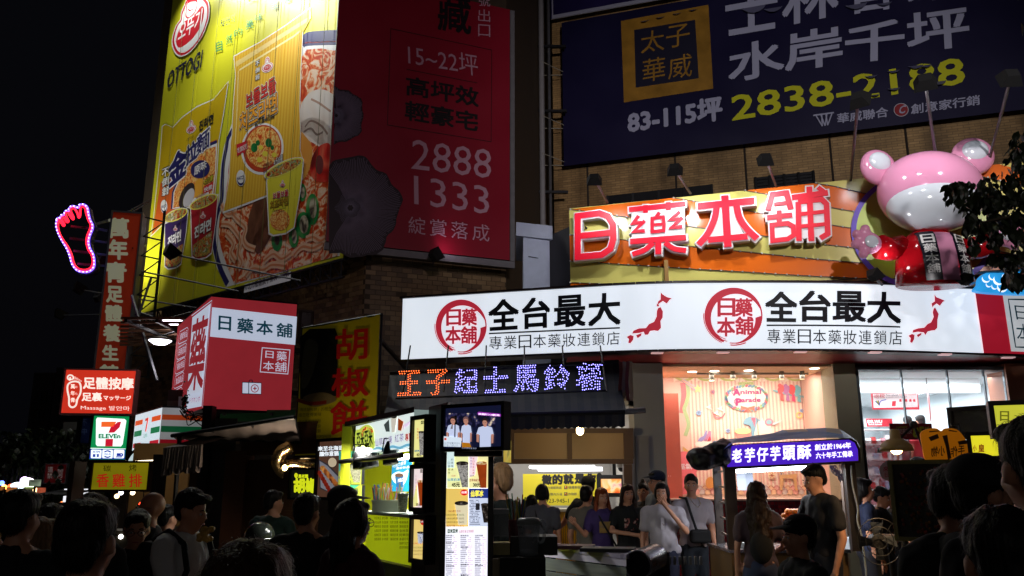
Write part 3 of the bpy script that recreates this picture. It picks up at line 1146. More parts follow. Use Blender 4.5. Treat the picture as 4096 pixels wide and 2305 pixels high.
N_.n = 2
def nch(ch,c0,c1,c2,m=GW,off=.022):
 N_.text(ch,c0,c1,c2,m,off=off)
nch('士',px('D',1672,295),px('D',2090,225),px('D',1665,-80))
nch('林',px('D',2140,215),px('E',312,120),px('D',2140,-150))
nch('官',px('E',405,118),px('E',772,66),px('E',405,-220))
nch('邸',px('E',900,20),px('E',1230,-20),px('E',900,-310))
nch('水',px('D',1695,690),px('D',2142,602),px('D',1690,395))
nch('岸',px('E',-115,595),px('E',345,525),px('E',-115,285))
nch('千',px('E',380,525),px('E',855,475),px('E',385,215))
nch('坪',px('E',900,440),px('E',1400,375),px('E',885,125))
N_.text('2838-2188',px('D',1722,1000),px('E',1368,690),px('D',1712,800),YLW,off=.016)
N_.text('83-115坪',px('D',858,1108),px('D',1632,990),px('D',855,925),GW,off=.035)
N_.text('華威聯合',px('E',312,1025),px('E',732,968),px('E',308,945),GW,off=.02)
N_.text('創意家行銷',px('E',922,948),px('E',1490,868),px('E',920,868),GW,off=.02)
N_.ell(px('E',838,912),62*.483,56*.483,ink((190,186,200)))
N_.ell(px('E',838,912),56*.483,50*.483,ink((150,20,36)),lay=3)
N_.text('C',px('E',818,948),px('E',868,936),px('E',828,884),GW,lay=4,off=.02)
N_.line(Q('E',110,958,282,934),.04,GW)
for k in range(3):
 N_.line(Q('E',130+k*42,955-k*6,185+k*22,1048-k*4),.03,GW,lay=3)
 N_.line(Q('E',185+k*22,1048-k*4,180+k*44,945-k*6),.03,GW,lay=4)
N_.flush('printed_lettering',nt_)
# torn flaps hanging out of the skin
rnd = random.Random(9)
for(c,x,y,s)in(('D',995,178,40),('D',1125,148,40),('D',1262,116,40),('D',1395,86,40),('D',1900,60,110),('D',2060,70,80),('E',470,40,90),('E',700,30,60),('E',590,632,50),('E',775,590,50),('E',780,735,50),('E',960,548,60),('E',1040,545,50),('E',1150,680,60),('E',620,790,40)):
 u, v = N_.uv(px(c,x,y))
 w = s*.0032
 m = MB()
 vs = []
 for i in range(7):
  a = math.pi*i/6
  vs.append(N_.xyz(u+w*math.cos(a),v,.03))
  vs.append(N_.xyz(u+w*.8*math.cos(a),v-w*.7*math.sin(a),.05+.09*math.sin(a)))
 m.add(vs,[(2*i,2*i+1,2*i+3,2*i+2)for i in range(6)],ink((110,110,140)))
 m.build('torn_flap',nt_)
 # upper banner
a0, a1 = N_.uv(px('D',213,160)), N_.uv(px('D',1090,2))
UB = Panel([NB.xyz(a0[0],0).xy,NB.xyz(a1[0]+6,0).xy],NB.z0+a0[1],NB.z0+a0[1]+3.2,thick=.03)
ut = thing('upper_banner','dark purple banner with a pale hem above the navy banner at the top edge','banner',(na.x,na.y,UB.z0))
UB.body(mat('purple night view print',(40,30,84),.35,var=.5,scale=1.2),WHITE,ut,'vinyl_skin')
UB.ring([(.06,3.1),(.06,.06),(UB.W-.06,.06),(UB.W-.06,3.1)],.12,ink((170,170,190)),closed=True)
UB.flush('hem',ut)
# ties of the navy banner
for v in(.0,.25,.62):
 m = MB()
 A = NB.xyz(0,NB.H*v+.02,.0)
 m.tube([A,A+Vector((-.9,.1,.04)),(aV(1366,600,21.6).x,21.55,A.z+.02)],.012,mat('nylon rope',(170,165,150),.7),5)
 m.build('tie_rope',nt_)
 m = MB()
 A = NB.xyz(.02,NB.H*v+.12,.0)
 m.tube([A,(aV(1366,600,21.6).x,21.5,A.z+.06)],.01,mat('nylon rope',(170,165,150),.7),5)
 m.build('tie_rope',nt_)
 # ================================================================== signs of the left side street
def sign(name,label,P,face,frame_m,cat='sign',fw=.03,proud=.02,group=None,facename='panel'):
 c = (P.xy[0]+P.xy[-1])/2
 t = thing(name,label,cat,(c.x,c.y,P.z0),group)
 P.body(face,frame_m,t,facename)
 if fw:
  P.frame(fw,proud,frame_m,t)
 return t
ALU = mat('brushed aluminium trim',(150,150,155),.35,metal=.8)
# tall orange-red foot massage sign
FT = Panel.quad(px('V',238,940),px('V',312,944),px('F',612,122),19.2,Yr=19.35,thick=.5)
ORG = mat('vermilion sign film',(206,62,28),.45,var=.15,scale=1,emit=.06)
t = sign('vertical_massage_sign','tall narrow orange-red sign with brush characters beside the neon foot',FT,ORG,ALU,fw=.04)
CRM = ink((226,226,190),.13)
for ch, x0, y0, x1, y1 in(('萬',627,175,768,315),('年',622,335,760,475),('青',600,502,750,645),('足',608,680,725,795),('體',600,820,718,935),('養',585,965,705,1085),('生',578,1118,690,1225),('館',560,1262,688,1370)):
 FT.text(ch,px('F',x0,y1),px('F',x1,y1+4),px('F',x0,y0),CRM,off=.035)
FT.flush('lettering',t)
m = MB()
for k in range(9):
 z = FT.z0+FT.H*k/8
 m.bar(FT.xyz(FT.W+.05,z-FT.z0,-.25),FT.xyz(FT.W+.42,z-FT.z0+.02,-.6),.03,.03,METAL)
 if k<8:
  m.bar(FT.xyz(FT.W+.05,z-FT.z0,-.25),FT.xyz(FT.W+.42,z-FT.z0+FT.H/8,-.6),.025,.025,METAL)
m.bar(FT.xyz(FT.W+.42,0,-.6),FT.xyz(FT.W+.42,FT.H+.3,-.6),.05,.05,METAL)
m.build('steel_bracket',t)
# neon foot
FP = Panel([(aV(140,690,19.0).x,19.0),(aV(245,690,19.0).x,19.1)],3,9)
foot = thing('neon_foot','glowing foot outline in red and blue light dots on the left','neon sign',(aV(190,700,19).x,19,aV(190,690,19).z))
redl = [(255,200),(250,240),(262,290),(290,340),(325,390),(352,450),(368,510),(395,548),(430,562),(470,560),(500,540),(512,500),(503,450),(478,410),(465,360),(470,310),(492,255),(495,225),(478,190),(462,140),(455,105),(435,92),(418,105),(415,160),(405,172),(395,140),(372,105),(352,105),(345,125),(365,170),(362,186),(345,165),(325,135),(308,140),(312,165),(328,200),(315,205),(300,178),(285,170),(280,185),(298,225),(290,232),(268,195),(258,188)]
blul = [(243,195),(240,235),(255,290),(285,350),(318,405),(340,460),(358,520),(390,562),(430,577),(480,575),(515,548),(522,500),(512,445),(490,405),(480,360),(486,315),(508,258),(508,225),(490,190),(478,140),(470,100),(445,78),(415,78),(402,100),(385,95),(358,88),(335,105),(330,125),(308,125),(298,150),(278,156),(268,176),(250,178)]
RNE = mat('red led glow',(255,40,50),.4,emit=2.6,var=0,emitrgb=(255,30,55))
BNE = mat('blue violet led glow',(110,80,255),.4,emit=2.6,var=0,emitrgb=(120,90,255))
PNE = mat('pale violet led core',(220,200,255),.4,emit=5,var=0,emitrgb=(205,190,255))
NEB = mat('dark foot shaped backing',(40,32,44),.6)
U = [FP.uv(px('F',*p))for p in spline(blul,5)]
cxm = sum(p[0]for p in U)/len(U)
cym = sum(p[1]for p in U)/len(U)
m = MB()
out = [(cxm+(p[0]-cxm)*1.06,cym+(p[1]-cym)*1.04)for p in U]
inn = [(cxm+(p[0]-cxm)*.86,cym+(p[1]-cym)*.9)for p in[FP.uv(px('F',*q))for q in spline(redl,5)]]
# rim box of the sign (depth towards the left)
N = len(out)
vs = []
for p in out:
 vs+=[FP.xyz(p[0],p[1],.02),FP.xyz(p[0],p[1],-.22)]
m.add(vs,[(2*i,2*i+1,2*((i+1)%N)+1,2*((i+1)%N))for i in range(N)],NEB)
m.build('side_rim',foot)
m = MB()
FP.mb = m
FP.ring(out,.05,NEB,lay=0)
FP.mb = MB()
m.build('rim',foot)
def dots(P,U,r,mt,parent,name,step,off=.04,kind='stuff',closed=True):
 m = MB()
 L = 0
 nxt = 0
 for i in range(len(U)if closed else len(U)-1):
  a, b = Vector(U[i]), Vector(U[(i+1)%len(U)])
  d = (b-a).length
  while nxt<=L+d and d>0:
   q = a+(b-a)*((nxt-L)/d)
   c = P.xyz(q.x,q.y,off)
   n = P.nrm()
   h = Vector((-n.y,n.x,0))*r
   z = Vector((0,0,r))
   m.add([c+h,c+z,c-h,c-z,c+n*r],[(0,1,4),(1,2,4),(2,3,4),(3,0,4)],mt)
   nxt+=step
  L+=d
 return m.build(name,parent,kind=kind)
for U_, mt, nm in(([FP.uv(px('F',*q))for q in spline(redl,5)],RNE,'red_light_tube'),([FP.uv(px('F',*q))for q in spline(blul,5)],BNE,'blue_light_tube')):
 m = MB()
 m.tube([FP.xyz(u,v,.05)for u,v in U_],.026 if nm[0]=='r' else .022,mt,6,closed=True)
 m.build(nm,foot)
dots(FP,[FP.uv(px('F',*q))for q in spline(blul,5)],.016,PNE,foot,'led_dots',.085,off=.08)
m = MB()
for(x0,y0,x1,y1)in((330,225,520,245),(320,315,600,345),(350,408,600,440),(380,505,600,522),(520,240,600,258)):
 a = FP.uv(px('F',x0,y0))
 b = FP.uv(px('F',x1,y1))
 m.bar(FP.xyz(a[0],a[1],-.1),FP.xyz(b[0],b[1],-.1),.05,.05,GREYMETAL)
m.build('support_bars',foot,kind=None)
# red massage lightbox
MS = Panel.quad(px('H',415,343),px('H',893,355),px('H',443,50),17.5,Yr=17.7,thick=.22)
MSR = mat('lit vermilion film',(226,56,36),.4,emit=.72,var=.06,scale=3)
t = sign('massage_lightbox','lit orange-red massage lightbox with a white foot outline, hung above the convenience sign',MS,MSR,mat('rust pink frame',(150,90,90),.5),fw=.035)
W1 = ink((250,238,226),.95)
MS.tbox('足體按摩','H',565,100,905,178,W1,slope=-6,off=.03)
MS.tbox('足裏','H',556,205,690,262,W1,off=.03)
MS.tbox('マッサージ','H',702,225,888,256,W1,slope=-2,off=.02)
MS.tbox('Massage 발안마','H',548,290,880,326,W1,slope=-8)
MS.line(Q('H',495,130,535,135,548,165,545,210,525,250,515,290,492,305,470,290,468,240,458,190,462,150),.035,W1,closed=True,smooth=True)
for i, (x,y,r)in enumerate(((508,106,9),(524,112,7),(538,120,6),(549,127,5))):
 MS.ell(px('H',x,y),r*.59,r*.59,W1)
 MS.ell(px('H',x,y),r*.36,r*.36,MSR,lay=1)
MS.line(Q('H',478,122,462,112,460,96,474,86,492,92,498,108,484,116,474,108,480,100),.03,W1,smooth=True)
for i, ch in enumerate('萬年青'):
 MS.tbox(ch,'H',480,148+i*46,508,178+i*46,W1,off=.02)
for i, ch in enumerate('おもと'):
 MS.tbox(ch,'H',510,158+i*46,526,174+i*46,W1)
MS.flush('lettering',t)
# convenience store lightbox
CV = Panel.quad(px('H',606,657),px('H',847,661),px('H',637,362),17.2,Yr=17.4,thick=.2)
CVG = mat('lit green film',(10,140,76),.4,emit=.95,var=.03,scale=3)
t = sign('convenience_store_sign','lit green and white convenience store sign with a big 7 over a blue strip',CV,CVG,BLACK,fw=.02)
LW = ink((236,250,248),1.25)
cg, co, cr, cb = ink((20,140,90),.8), ink((240,100,40),1.0), ink((206,24,50),.9), ink((30,50,160),1.0)
CV.poly(Q('H',652,385,662,374,846,384,857,396,832,555,820,570,660,568,650,556),LW)
CV.poly(Q('H',688,402,790,402,770,438,686,438),co,lay=1)
CV.poly(Q('H',798,404,822,402,812,440,775,476,735,478,750,440,785,416),cr,lay=1)
CV.poly(Q('H',716,519,768,519,764,569,713,569),cr,lay=1)
CV.text('ELEVEn',px('H',670,514),px('H',815,514),px('H',671,486),cg,lay=1,off=.04)
CV.poly(Q('H',613,580,852,585,851,589,612,585),LW,lay=1)
CV.poly(Q('H',612,587,851,590,846,657,606,655),cb,lay=1)
for i in range(3):
 x = 618+i*77
 CV.poly(Q('H',x,596,x+6,591,x+66,593,x+72,599,x+69,646,x+64,651,x+3,650,x-2,645),LW,lay=2)
CV.text('ATM',px('H',630,613),px('H',677,615),px('H',630,599),cb,lay=3,off=.03)
CV.poly(Q('H',631,622,672,622,670,642,629,642),cb,lay=3)
CV.text('$',px('H',646,641),px('H',657,641),px('H',647,624),LW,lay=4,off=.03)
CV.text('Wi-Fi',px('H',707,629),px('H',752,630),px('H',707,616),cb,lay=3,off=.02)
CV.line(Q('H',708,608,730,600,752,609),.025,cb,lay=3,smooth=True)
CV.line(Q('H',708,637,730,644,750,637),.025,cb,lay=3,smooth=True)
CV.poly(Q('H',792,616,820,616,819,636,791,636),cb,lay=3)
CV.line(Q('H',820,619,831,623,829,633,818,633),.025,cb,lay=3,smooth=True)
CV.line(Q('H',786,641,826,642),.02,cb,lay=3)
CV.flush('lettering',t)
# convenience store box sign, striped, with two lit faces
k = px('H',1075,583)
c0 = atY(k,14.6)
lz = atZ(px('H',895,608),c0.z)
rz = atZ(px('H',1160,574),c0.z)
SB1 = Panel([lz,c0],c0.z,zover(px('H',1095,306),c0),thick=.05)
SB2 = Panel([c0,Vector((c0.x+.75,c0.y+.32,0))],c0.z,SB1.z1,thick=.05)
t = thing('striped_box_sign','lit box sign with orange, green and red stripes left of the dark awning','sign',(c0.x,c0.y,c0.z))
SF = mat('lit white stripe film',(220,236,246),.4,emit=.85,var=.05,scale=2)
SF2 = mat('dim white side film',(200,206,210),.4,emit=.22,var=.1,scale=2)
SB1.body(SF,BLACK,t,'front_panel')
SB2.body(SF2,BLACK,t,'side_panel')
for P_, e, k in((SB1,.85,1),(SB2,.2,2)):
 so, sg, sr = ink((226,84,30),e), ink((14,120,72),e), ink((190,24,44),e)
 for v0, v1, mm in((.70,.83,so),(.40,.55,sg),(.10,.22,sr)):
  if k==1:
   for a, b in((.02,.32),(.66,.98)):
    P_.uvpoly([(P_.W*a,P_.H*v0),(P_.W*b,P_.H*v0),(P_.W*b,P_.H*v1),(P_.W*a,P_.H*v1)],mm)
  else:
   P_.uvpoly([(0.01,P_.H*v0),(P_.W,P_.H*v0),(P_.W,P_.H*v1),(0.01,P_.H*v1)],mm)
 if k==1:
  P_.text('7',*[px('H',*q)for q in((985,470),(1005,462),(988,385))],ink((226,60,40),.8),lay=1,off=.03)
  P_.text('ELEVEN',*[px('H',*q)for q in((977,512),(1000,506),(978,488))],ink((20,120,90),.8),lay=2)
 P_.flush('stripes',t)
m = MB()
top = [Vector((lz.x,lz.y,SB1.z1)),Vector((c0.x,c0.y,SB1.z1)),SB2.xyz(SB2.W,SB2.H),Vector((lz.x+.75,lz.y+.32,SB1.z1))]
m.prism(top,(0,0,.03),METAL)
m.prism([v-Vector((0,0,SB1.H))for v in top],(0,0,-.03),GREYMETAL)
m.build('box_lid',t)
# yellow fried chicken lightbox
CH = Panel.quad(px('H',618,862),px('H',998,866),px('H',635,683),12.5,Yr=12.4,thick=.28)
CHY = mat('lit mustard film',(170,158,20),.4,emit=.42,var=.45,scale=1.1,stretch=(.6,1,1.6))
t = sign('fried_chicken_sign','yellow lightbox with red characters for fried chicken, under the convenience sign',CH,CHY,mat('dark brown box side',(50,26,20),.6),fw=.03)
KR = ink((190,44,20),.55)
KK = ink((60,48,8),.1)
CH.tbox('碳','H',702,698,754,740,KK,off=.01)
CH.tbox('烤','H',876,692,928,738,KK,off=.01)
for ch, x0, x1 in(('香',656,738),('雞',764,848),('排',876,962)):
 CH.tbox(ch,'H',x0,758,x1,846,KR,slope=2,off=.02)
CH.flush('lettering',t)
m = MB()
m.b2(aV(200,1225,12.8).x,aV(212,1225,12.8).x,12.45,12.8,0,CH.z0+.4,mat('dark brown box side',(50,26,20),.6))
m.build('post',t)
m = MB()
m.b2(CH.xy[-1].x+.02,CH.xy[-1].x+.1,12.45,12.8,0,CH.z0+.5,METAL)
m.build('post',t)
# chicken stall below
st = thing('chicken_stall','small lit food stall under the yellow fried chicken sign','food stall',(-5.3,13.2,0))
m = MB()
xa, xb = aV(225,1280,13).x, aV(385,1280,13).x
m.b2(xa,xb,12.9,13.6,0,.95,mat('steel cladding',(120,110,90),.35,metal=.6))
m.build('counter',st)
m = MB()
m.b2(xa,xb,14.3,14.35,.95,2.3,mat('warm back board',(200,160,100),.6))
m.build('back_board',st)
m = MB()
m.tube([(xa+.45,13.2,1.95),(xa+.95,13.2,1.97)],.025,mat('stall tube light',(255,236,200),.4,emit=9,var=0),8)
m.build('tube_light',st)
for k in range(5):
 m = MB()
 m.lathe([(.02,0),(.045,.01),(.05,.09),(.02,.12)],(xa+.35+k*.2,13.1,.95+.0),mat('sauce pot',(160,120,60),.4),10)
 m.build('jar',st)
 # red road name board and its pole
RD = Panel.quad(px('H',298,816),px('H',440,816),px('H',310,692),24,Yr=24,thick=.06)
t = sign('red_road_board','dim red board with white characters at the left, above the far stalls',RD,mat('dim red board',(130,22,26),.5,emit=.05),ALU,fw=.03)
WD = ink((200,190,186),.12)
for ch, x0, y0, x1, y1 in(('道',325,706,360,746),('基',390,706,430,742),('河',388,746,425,782),('禁',320,752,356,788),('路',388,788,420,812)):
 RD.tbox(ch,'H',x0,y0,x1,y1,WD,off=.01)
RD.flush('lettering',t)
m = MB()
m.tube([(RD.xy[0].x+1.0,24.1,0),(RD.xy[0].x+1.0,24.1,RD.z0+.3)],.05,METAL,8)
m.build('post',t)
# blue and green shop plates between the houses
for(a,lab,col)in(((845,400,880,545),'thin unlit blue plate with pale characters left of the convenience sign',(24,40,90)),):
 P_ = Panel.quad(px('H',538,545),px('H',600,543),px('H',540,372),20,Yr=20.3,thick=.1)
 t = sign('shop_plate',lab,P_,mat('dim blue plate',col,.5,emit=.03),METAL,fw=.02)
 P_.tbox('不','H',552,385,588,430,ink((90,110,160),.05))
 P_.tbox('中','H',552,445,588,490,ink((90,110,160),.05))
 P_.flush('lettering',t)
RS = Panel.quad(px('H',950,760),px('H',1036,760),px('H',950,660),15.5,Yr=15.5)
t = thing('round_shop_sign','round white lit sign with a green mark behind the yellow chicken sign','sign',(RS.xy[0].x,15.5,RS.z0))
m = MB()
c = RS.xyz(*RS.uv(px('H',995,710)),0)
m.lathe([(.01,-.1),(.4,-.1),(.41,-.09),(.41,.0),(.37,.002),(.01,.002)],(0,0,0),BLACK,32)
m.v = [(c.x+v[0],c.y-v[2],c.z+v[1])for v in m.v]
m.build('rim',t)
m = MB()
m.lathe([(.001,.0),(.36,.0),(.36,.006),(.001,.006)],(0,0,0),ink((214,236,240),.7),32)
m.v = [(c.x+v[0],c.y-.008-v[2],c.z+v[1])for v in m.v]
m.build('face',t)
m = MB()
m.lathe([(.001,.0),(.15,.0),(.15,.004),(.001,.004)],(0,0,0),ink((20,110,100),.5),24)
m.v = [(c.x+.13+v[0],c.y-.016-v[2],c.z+v[1])for v in m.v]
m.build('emblem',t)
# side street houses behind: narrow pale tiled pillar, white downpipe wall
t = thing('tiled_side_wall','narrow pale tiled wall with a lit white door jamb right of the chicken sign','wall',(aV(430,1200,15).x,15,0))
a = aV(403,1200,15.2)
b = aV(441,1200,15.2)
m = MB()
m.b2(a.x,b.x,15.2,15.6,0,3.3,mat('grout grey',(90,84,78),.7))
m.build('wall',t)
n = 0
for j in range(24):
 m = MB()
 z = .35+j*.115
 m.b2(a.x+.004,b.x-.004,15.185,15.2,z,z+.104,mat('pale wall tile',(150,140,124),.35,var=.25,scale=3))
 o = m.build('wall_tile',t)
m = MB()
c_ = aV(468,1200,15.0)
m.b2(b.x+.03,c_.x,14.95,15.3,0,3.15,mat('white painted jamb',(196,200,200),.5,var=.15))
m.build('jamb',t)
m = MB()
m.b2(c_.x+.02,c_.x+.5,14.9,15.5,0,3.2,mat('dark brown pillar',(56,36,26),.7))
m.build('post',t)
# red striped two-face box sign of the pharmacy
K0 = px('G',430,1003)
c0 = atY(K0,13.6)
ztop = zover(px('G',525,78),c0)
rr = atZ(px('G',1172,1016),c0.z)
ll = atZ(px('G',170,997),c0.z)
# both faces lean on the same corner; plan kept square
BF = Panel([Vector((c0.x,c0.y)),Vector((c0.x+1.28,c0.y+.62))],c0.z,ztop,thick=.04)
_u = BF.uv(px('G',1190,600))[0]
BF = Panel([BF.xy[0],BF.xyz(_u,0).xy],c0.z,ztop,thick=.04)
BL0 = Panel([Vector((c0.x-.72,c0.y+1.2)),Vector((c0.x,c0.y))],c0.z,ztop,thick=.04)
_u = BL0.uv(px('G',200,640))[0]
BLF = Panel([BL0.xyz(min(_u,0)if _u<0 else _u,0).xy,BL0.xy[1]],c0.z,ztop,thick=.04)
t = thing('pharmacy_box_sign','big red and white two-faced box sign hanging under the yellow billboard','sign',(c0.x,c0.y,c0.z))
BR = mat('lit box red film',(184,52,62),.85,emit=.42,var=.1,scale=2.5,spec=.15)
BW = mat('box white film',(200,210,232),.85,.7,var=0,spec=.15)
BF.body(BR,METAL,t,'front_panel')
BLF.body(BR,METAL,t,'side_panel')
TEAL = ink((20,84,104),.3)
BF.poly([px('G',515,165),px('G',1218,243),px('G',1203,477),px('G',497,408)],BW)
for ch, x0, y0, x1, y1 in(('日',568,240,668,355),('藥',722,258,852,378),('本',882,278,1014,392),('舖',1048,298,1176,412)):
 BF.text(ch,px('G',x0,y1-5),px('G',x1,y1+5),px('G',x0+4,y0-4),TEAL,off=.022,lay=1)
BF.line(Q('G',930,500,1160,519,1142,718,913,700),.018,BW,closed=True)
for ch, x0, y0, x1, y1 in(('日',955,528,1022,586),('藥',1048,530,1132,610),('本',935,612,1025,688),('舖',1034,618,1130,700)):
 BF.text(ch,px('G',x0,y1-3),px('G',x1,y1+3),px('G',x0+3,y0-3),BW,off=.01,lay=1)
 # white medicine case print
BF.poly(Q('G',766,786,922,792,920,886,764,880),BW)
BF.line(Q('G',766,786,922,792,920,886,764,880),.014,ink((40,40,80),.1),closed=True,lay=1)
BF.line(Q('G',818,790,818,884),.012,ink((40,40,80),.1),lay=1)
BF.line(Q('G',820,786,826,768,846,768,850,788),.014,ink((40,40,80),.1),lay=1)
BF.ell(px('G',868,838),33*.483,34*.483,BR,lay=1)
BF.ell(px('G',868,838),26*.483,27*.483,BW,lay=2)
BF.poly(Q('G',864,822,873,822,873,834,884,834,884,842,873,842,873,854,864,854,864,842,853,842,853,834,864,834),BR,lay=3)
BF.flush('lettering',t)
# side face: white field with one huge character and rounded labels
def lf(x,y):
 return px('G',x,y)
BLF.poly([lf(352,250),lf(506,130),lf(428,985),lf(300,1010)],BW)
BLF.poly([lf(362,262),lf(496,155),lf(424,870),lf(312,895)],ink((196,206,224),.7),lay=1)
BLF.line([lf(346,235),lf(514,108),lf(436,996)],.018,BW)
BLF.text('藥',lf(306,850),lf(436,835),lf(358,285),BR,off=.02,lay=2)
BLF.text('ドクホンポ',lf(330,960),lf(418,945),lf(332,915),BR,off=.01,lay=2)
for i, (w,x,y)in enumerate((('健康食品',276,395),('日用百貨',264,525),('美妝用品',251,645),('食品飲品',240,765),('婦嬰用品',226,890))):
 BLF.text(w,lf(x-28,y+44),lf(x+32,y+14),lf(x-22,y-14),BW,off=.01)
 BLF.line([lf(x-34,y+5),lf(x-26,y-28),lf(x+34,y-64),lf(x+42,y-48),lf(x+34,y+28),lf(x+28,y+45),lf(x-34,y+74),lf(x-42,y+62)],.012,BW,closed=True)
BLF.flush('lettering',t)
m = MB()
A = [BLF.xyz(0,0),BLF.xyz(BLF.W,0),BF.xyz(BF.W,0)]
D4 = A[0]+(A[2]-A[1])
m.prism([A[0],A[1],A[2],D4],(0,0,-.03),METAL)
m.build('underside',t)
m = MB()
m.prism([v+Vector((0,0,BF.H))for v in(A[0],A[1],A[2],D4)],(0,0,.03),METAL)
m.build('lid',t)
m = MB()
for q in(.35,1.1):
 a = BF.xyz(BF.W,q,-.3)
 m.bar(a,a+Vector((.9,3.0,.2)),.08,.08,METAL)
m.build('wall_bracket',t)
# hanging licence plate strip of the yellow billboard
LP = Panel.quad(px('B',985,1392),px('B',1372,1268),px('B',980,1320),YB.xyz(*YB.uv(px('B',985,1330))).y-.1,Yr=YB.xyz(*YB.uv(px('B',1372,1230))).y-.1,thick=.02)
t = sign('licence_plate','long white licence strip hanging from the foot of the yellow billboard',LP,mat('white enamel plate',(196,196,200),.4,emit=.1),METAL,fw=.0,facename='plate')
LP.text('97北市都建廣字第001398號',px('B',990,1378),px('B',1358,1252),px('B',988,1322),ink((40,40,60)),off=.015)
LP.flush('lettering',t)
# pepper bun banner
PB = Panel.quad(px('G',1195,1400),px('G',1858,1320),px('G',1232,335),12.2,Yr=11.2,thick=.03)
t = thing('pepper_bun_banner','yellow-green banner with three red brush characters and a dark photo','banner',(PB.xy[0].x,PB.xy[0].y,PB.z0))
PBY = mat('yellow banner cloth',(206,186,16),.45,var=.1,scale=1.2,emit=.022)
m = MB()
nx, nz = 26, 30
vs = [PB.xyz(PB.W*i/nx,PB.H*j/nz,-.015+.012*noise.noise(Vector((i*.35,j*.25,8))))for j in range(nz+1)for i in range(nx+1)]
m.add(vs,[(j*(nx+1)+i,j*(nx+1)+i+1,(j+1)*(nx+1)+i+1,(j+1)*(nx+1)+i)for j in range(nz)for i in range(nx)],PBY)
m.build('cloth',t,smooth=True)
KB = ink((196,24,14),.04)
PHO = ramp_mat('dark kitchen photo print',[(12,12,10),(40,40,32),(20,22,20),(90,86,70)],'noise',2.2,1,4,.4,pos=[.3,.48,.6,.75])
PB.n = 6
PB.poly(Q('G',1250,415,1330,345,1540,340,1562,400,1560,900,1250,930),PHO)
PB.poly(Q('G',1290,470,1370,440,1400,520,1360,700,1300,830,1260,800),ramp_mat('pale apron print',[(70,70,54),(120,118,92)],'noise',1.2,1,3,.4),lay=7,smooth=True)
PB.poly(Q('G',1285,905,1420,870,1520,895,1540,945,1380,990,1290,960),ramp_mat('bun print',[(110,90,50),(170,150,100)],'noise',4,1,3,.4),lay=7,smooth=True)
PB.line(Q('G',1225,930,1310,960,1400,960,1470,950),.05,ink((150,40,20)),lay=8,smooth=True)
for ch, x0, y0, x1, y1 in(('胡',1545,345,1805,610),('椒',1515,670,1815,915),('餅',1502,950,1800,1225)):
 PB.text(ch,px('G',x0,y1),px('G',x1,y1-18),px('G',x0+8,y0+10),KB,off=.018,lay=9)
BI = ink((90,78,12))
for w, y, x1 in(('「傳統胡椒餅」的概念',1030,1515),('讓您吃得美味',1075,1430),('原味香脆胡椒餅',1132,1425),('起司爆漿胡椒餅',1172,1425),('咖哩風味胡椒餅',1212,1425),('五種口味手工現烤胡椒餅',1258,1510)):
 PB.text(w,px('G',1240,y),px('G',x1,y-6),px('G',1240,y-32),BI,lay=9)
PB.flush('lettering',t)
m = MB()
for v in(0,1):
 m.tube([PB.xyz(-.03,PB.H*v,-.03),PB.xyz(PB.W+.03,PB.H*v,-.03)],.02,METAL,6)
for u in(-.02,PB.W+.02):
 m.tube([PB.xyz(u,-.02,-.03),PB.xyz(u,PB.H+.02,-.03)],.018,METAL,6)
m.build('frame',t)
m = MB()
m.bar(PB.xyz(.3,PB.H*.9,-.05),PB.xyz(.3,PB.H*.9,-.05)+Vector((0,4.6,0)),.05,.05,METAL)
m.bar(PB.xyz(PB.W-.2,PB.H*.9,-.05),PB.xyz(PB.W-.2,PB.H*.9,-.05)+Vector((0,5.4,0)),.05,.05,METAL)
m.build('wall_bracket',t)
# ------------------------------------------------------------------ awning, shutters and things below it
AW = mat('grey brown awning canvas',(120,108,106),.8,var=.25,scale=3,bump=.2)
aw = thing('canvas_awning','wide sloping grey canvas awning with a ruffled edge, under the red box sign','awning',(-3.4,11.6,2.0))
p0, p1 = atY(px('G',180,1230),10.6), atY(px('G',1196,1075),9.8)
q0, q1 = atY(px('G',300,1246),12.3), atY(px('G',1250,1282),11.95)
m = MB()
nx, ny = 24, 10
vs = []
for j in range(ny+1):
 for i in range(nx+1):
  a = p0.lerp(p1,i/nx)
  b = q0.lerp(q1,i/nx)
  q = a.lerp(b,j/ny)
  q.z+=-.05*math.sin(math.pi*j/ny)+.015*math.sin(i*1.7)
  vs.append(q)
m.add(vs,[(j*(nx+1)+i,j*(nx+1)+i+1,(j+1)*(nx+1)+i+1,(j+1)*(nx+1)+i)for j in range(ny)for i in range(nx)],AW)
m.build('canvas',aw,smooth=True)
m = MB()
r0, r1 = atY(px('G',110,1330),10.2), atY(px('G',440,1300),10.4)
n = 80
vs = []
for i in range(n+1):
 a = r0.lerp(r1,i/n)
 vs.append(a+Vector((0,.035*math.sin(i*1.1),0)))
 vs.append(a+Vector((0,.07*math.sin(i*1.1+.5),-.30-.04*math.sin(i*.7))))
m.add(vs,[(2*i,2*i+1,2*i+3,2*i+2)for i in range(n)],AW)
m.build('ruffle',aw,smooth=True)
m = MB()
m.add([r0,r1,r1+Vector((.3,1.8,.35)),r0+Vector((.2,1.8,.35))],[(0,1,2,3)],AW)
m.build('lower_canvas',aw)
m = MB()
m.tube([p0,p1],.025,METAL,6)
m.tube([q0,q1],.025,METAL,6)
m.tube([p0+Vector((.1,0,0)),p0+Vector((.1,.1,-p0.z))],.03,METAL,6)
for k in range(4):
 m.tube([p0.lerp(p1,k/3),q0.lerp(q1,k/3)],.018,METAL,6)
m.build('awning_frame',aw)
t = thing('green_board','plain dark green board between the red box sign and the awning','board',(-3.5,14.6,2.6))
a, b = atY(px('G',575,1110),14.3), atY(px('G',1195,1110),13.9)
m = MB()
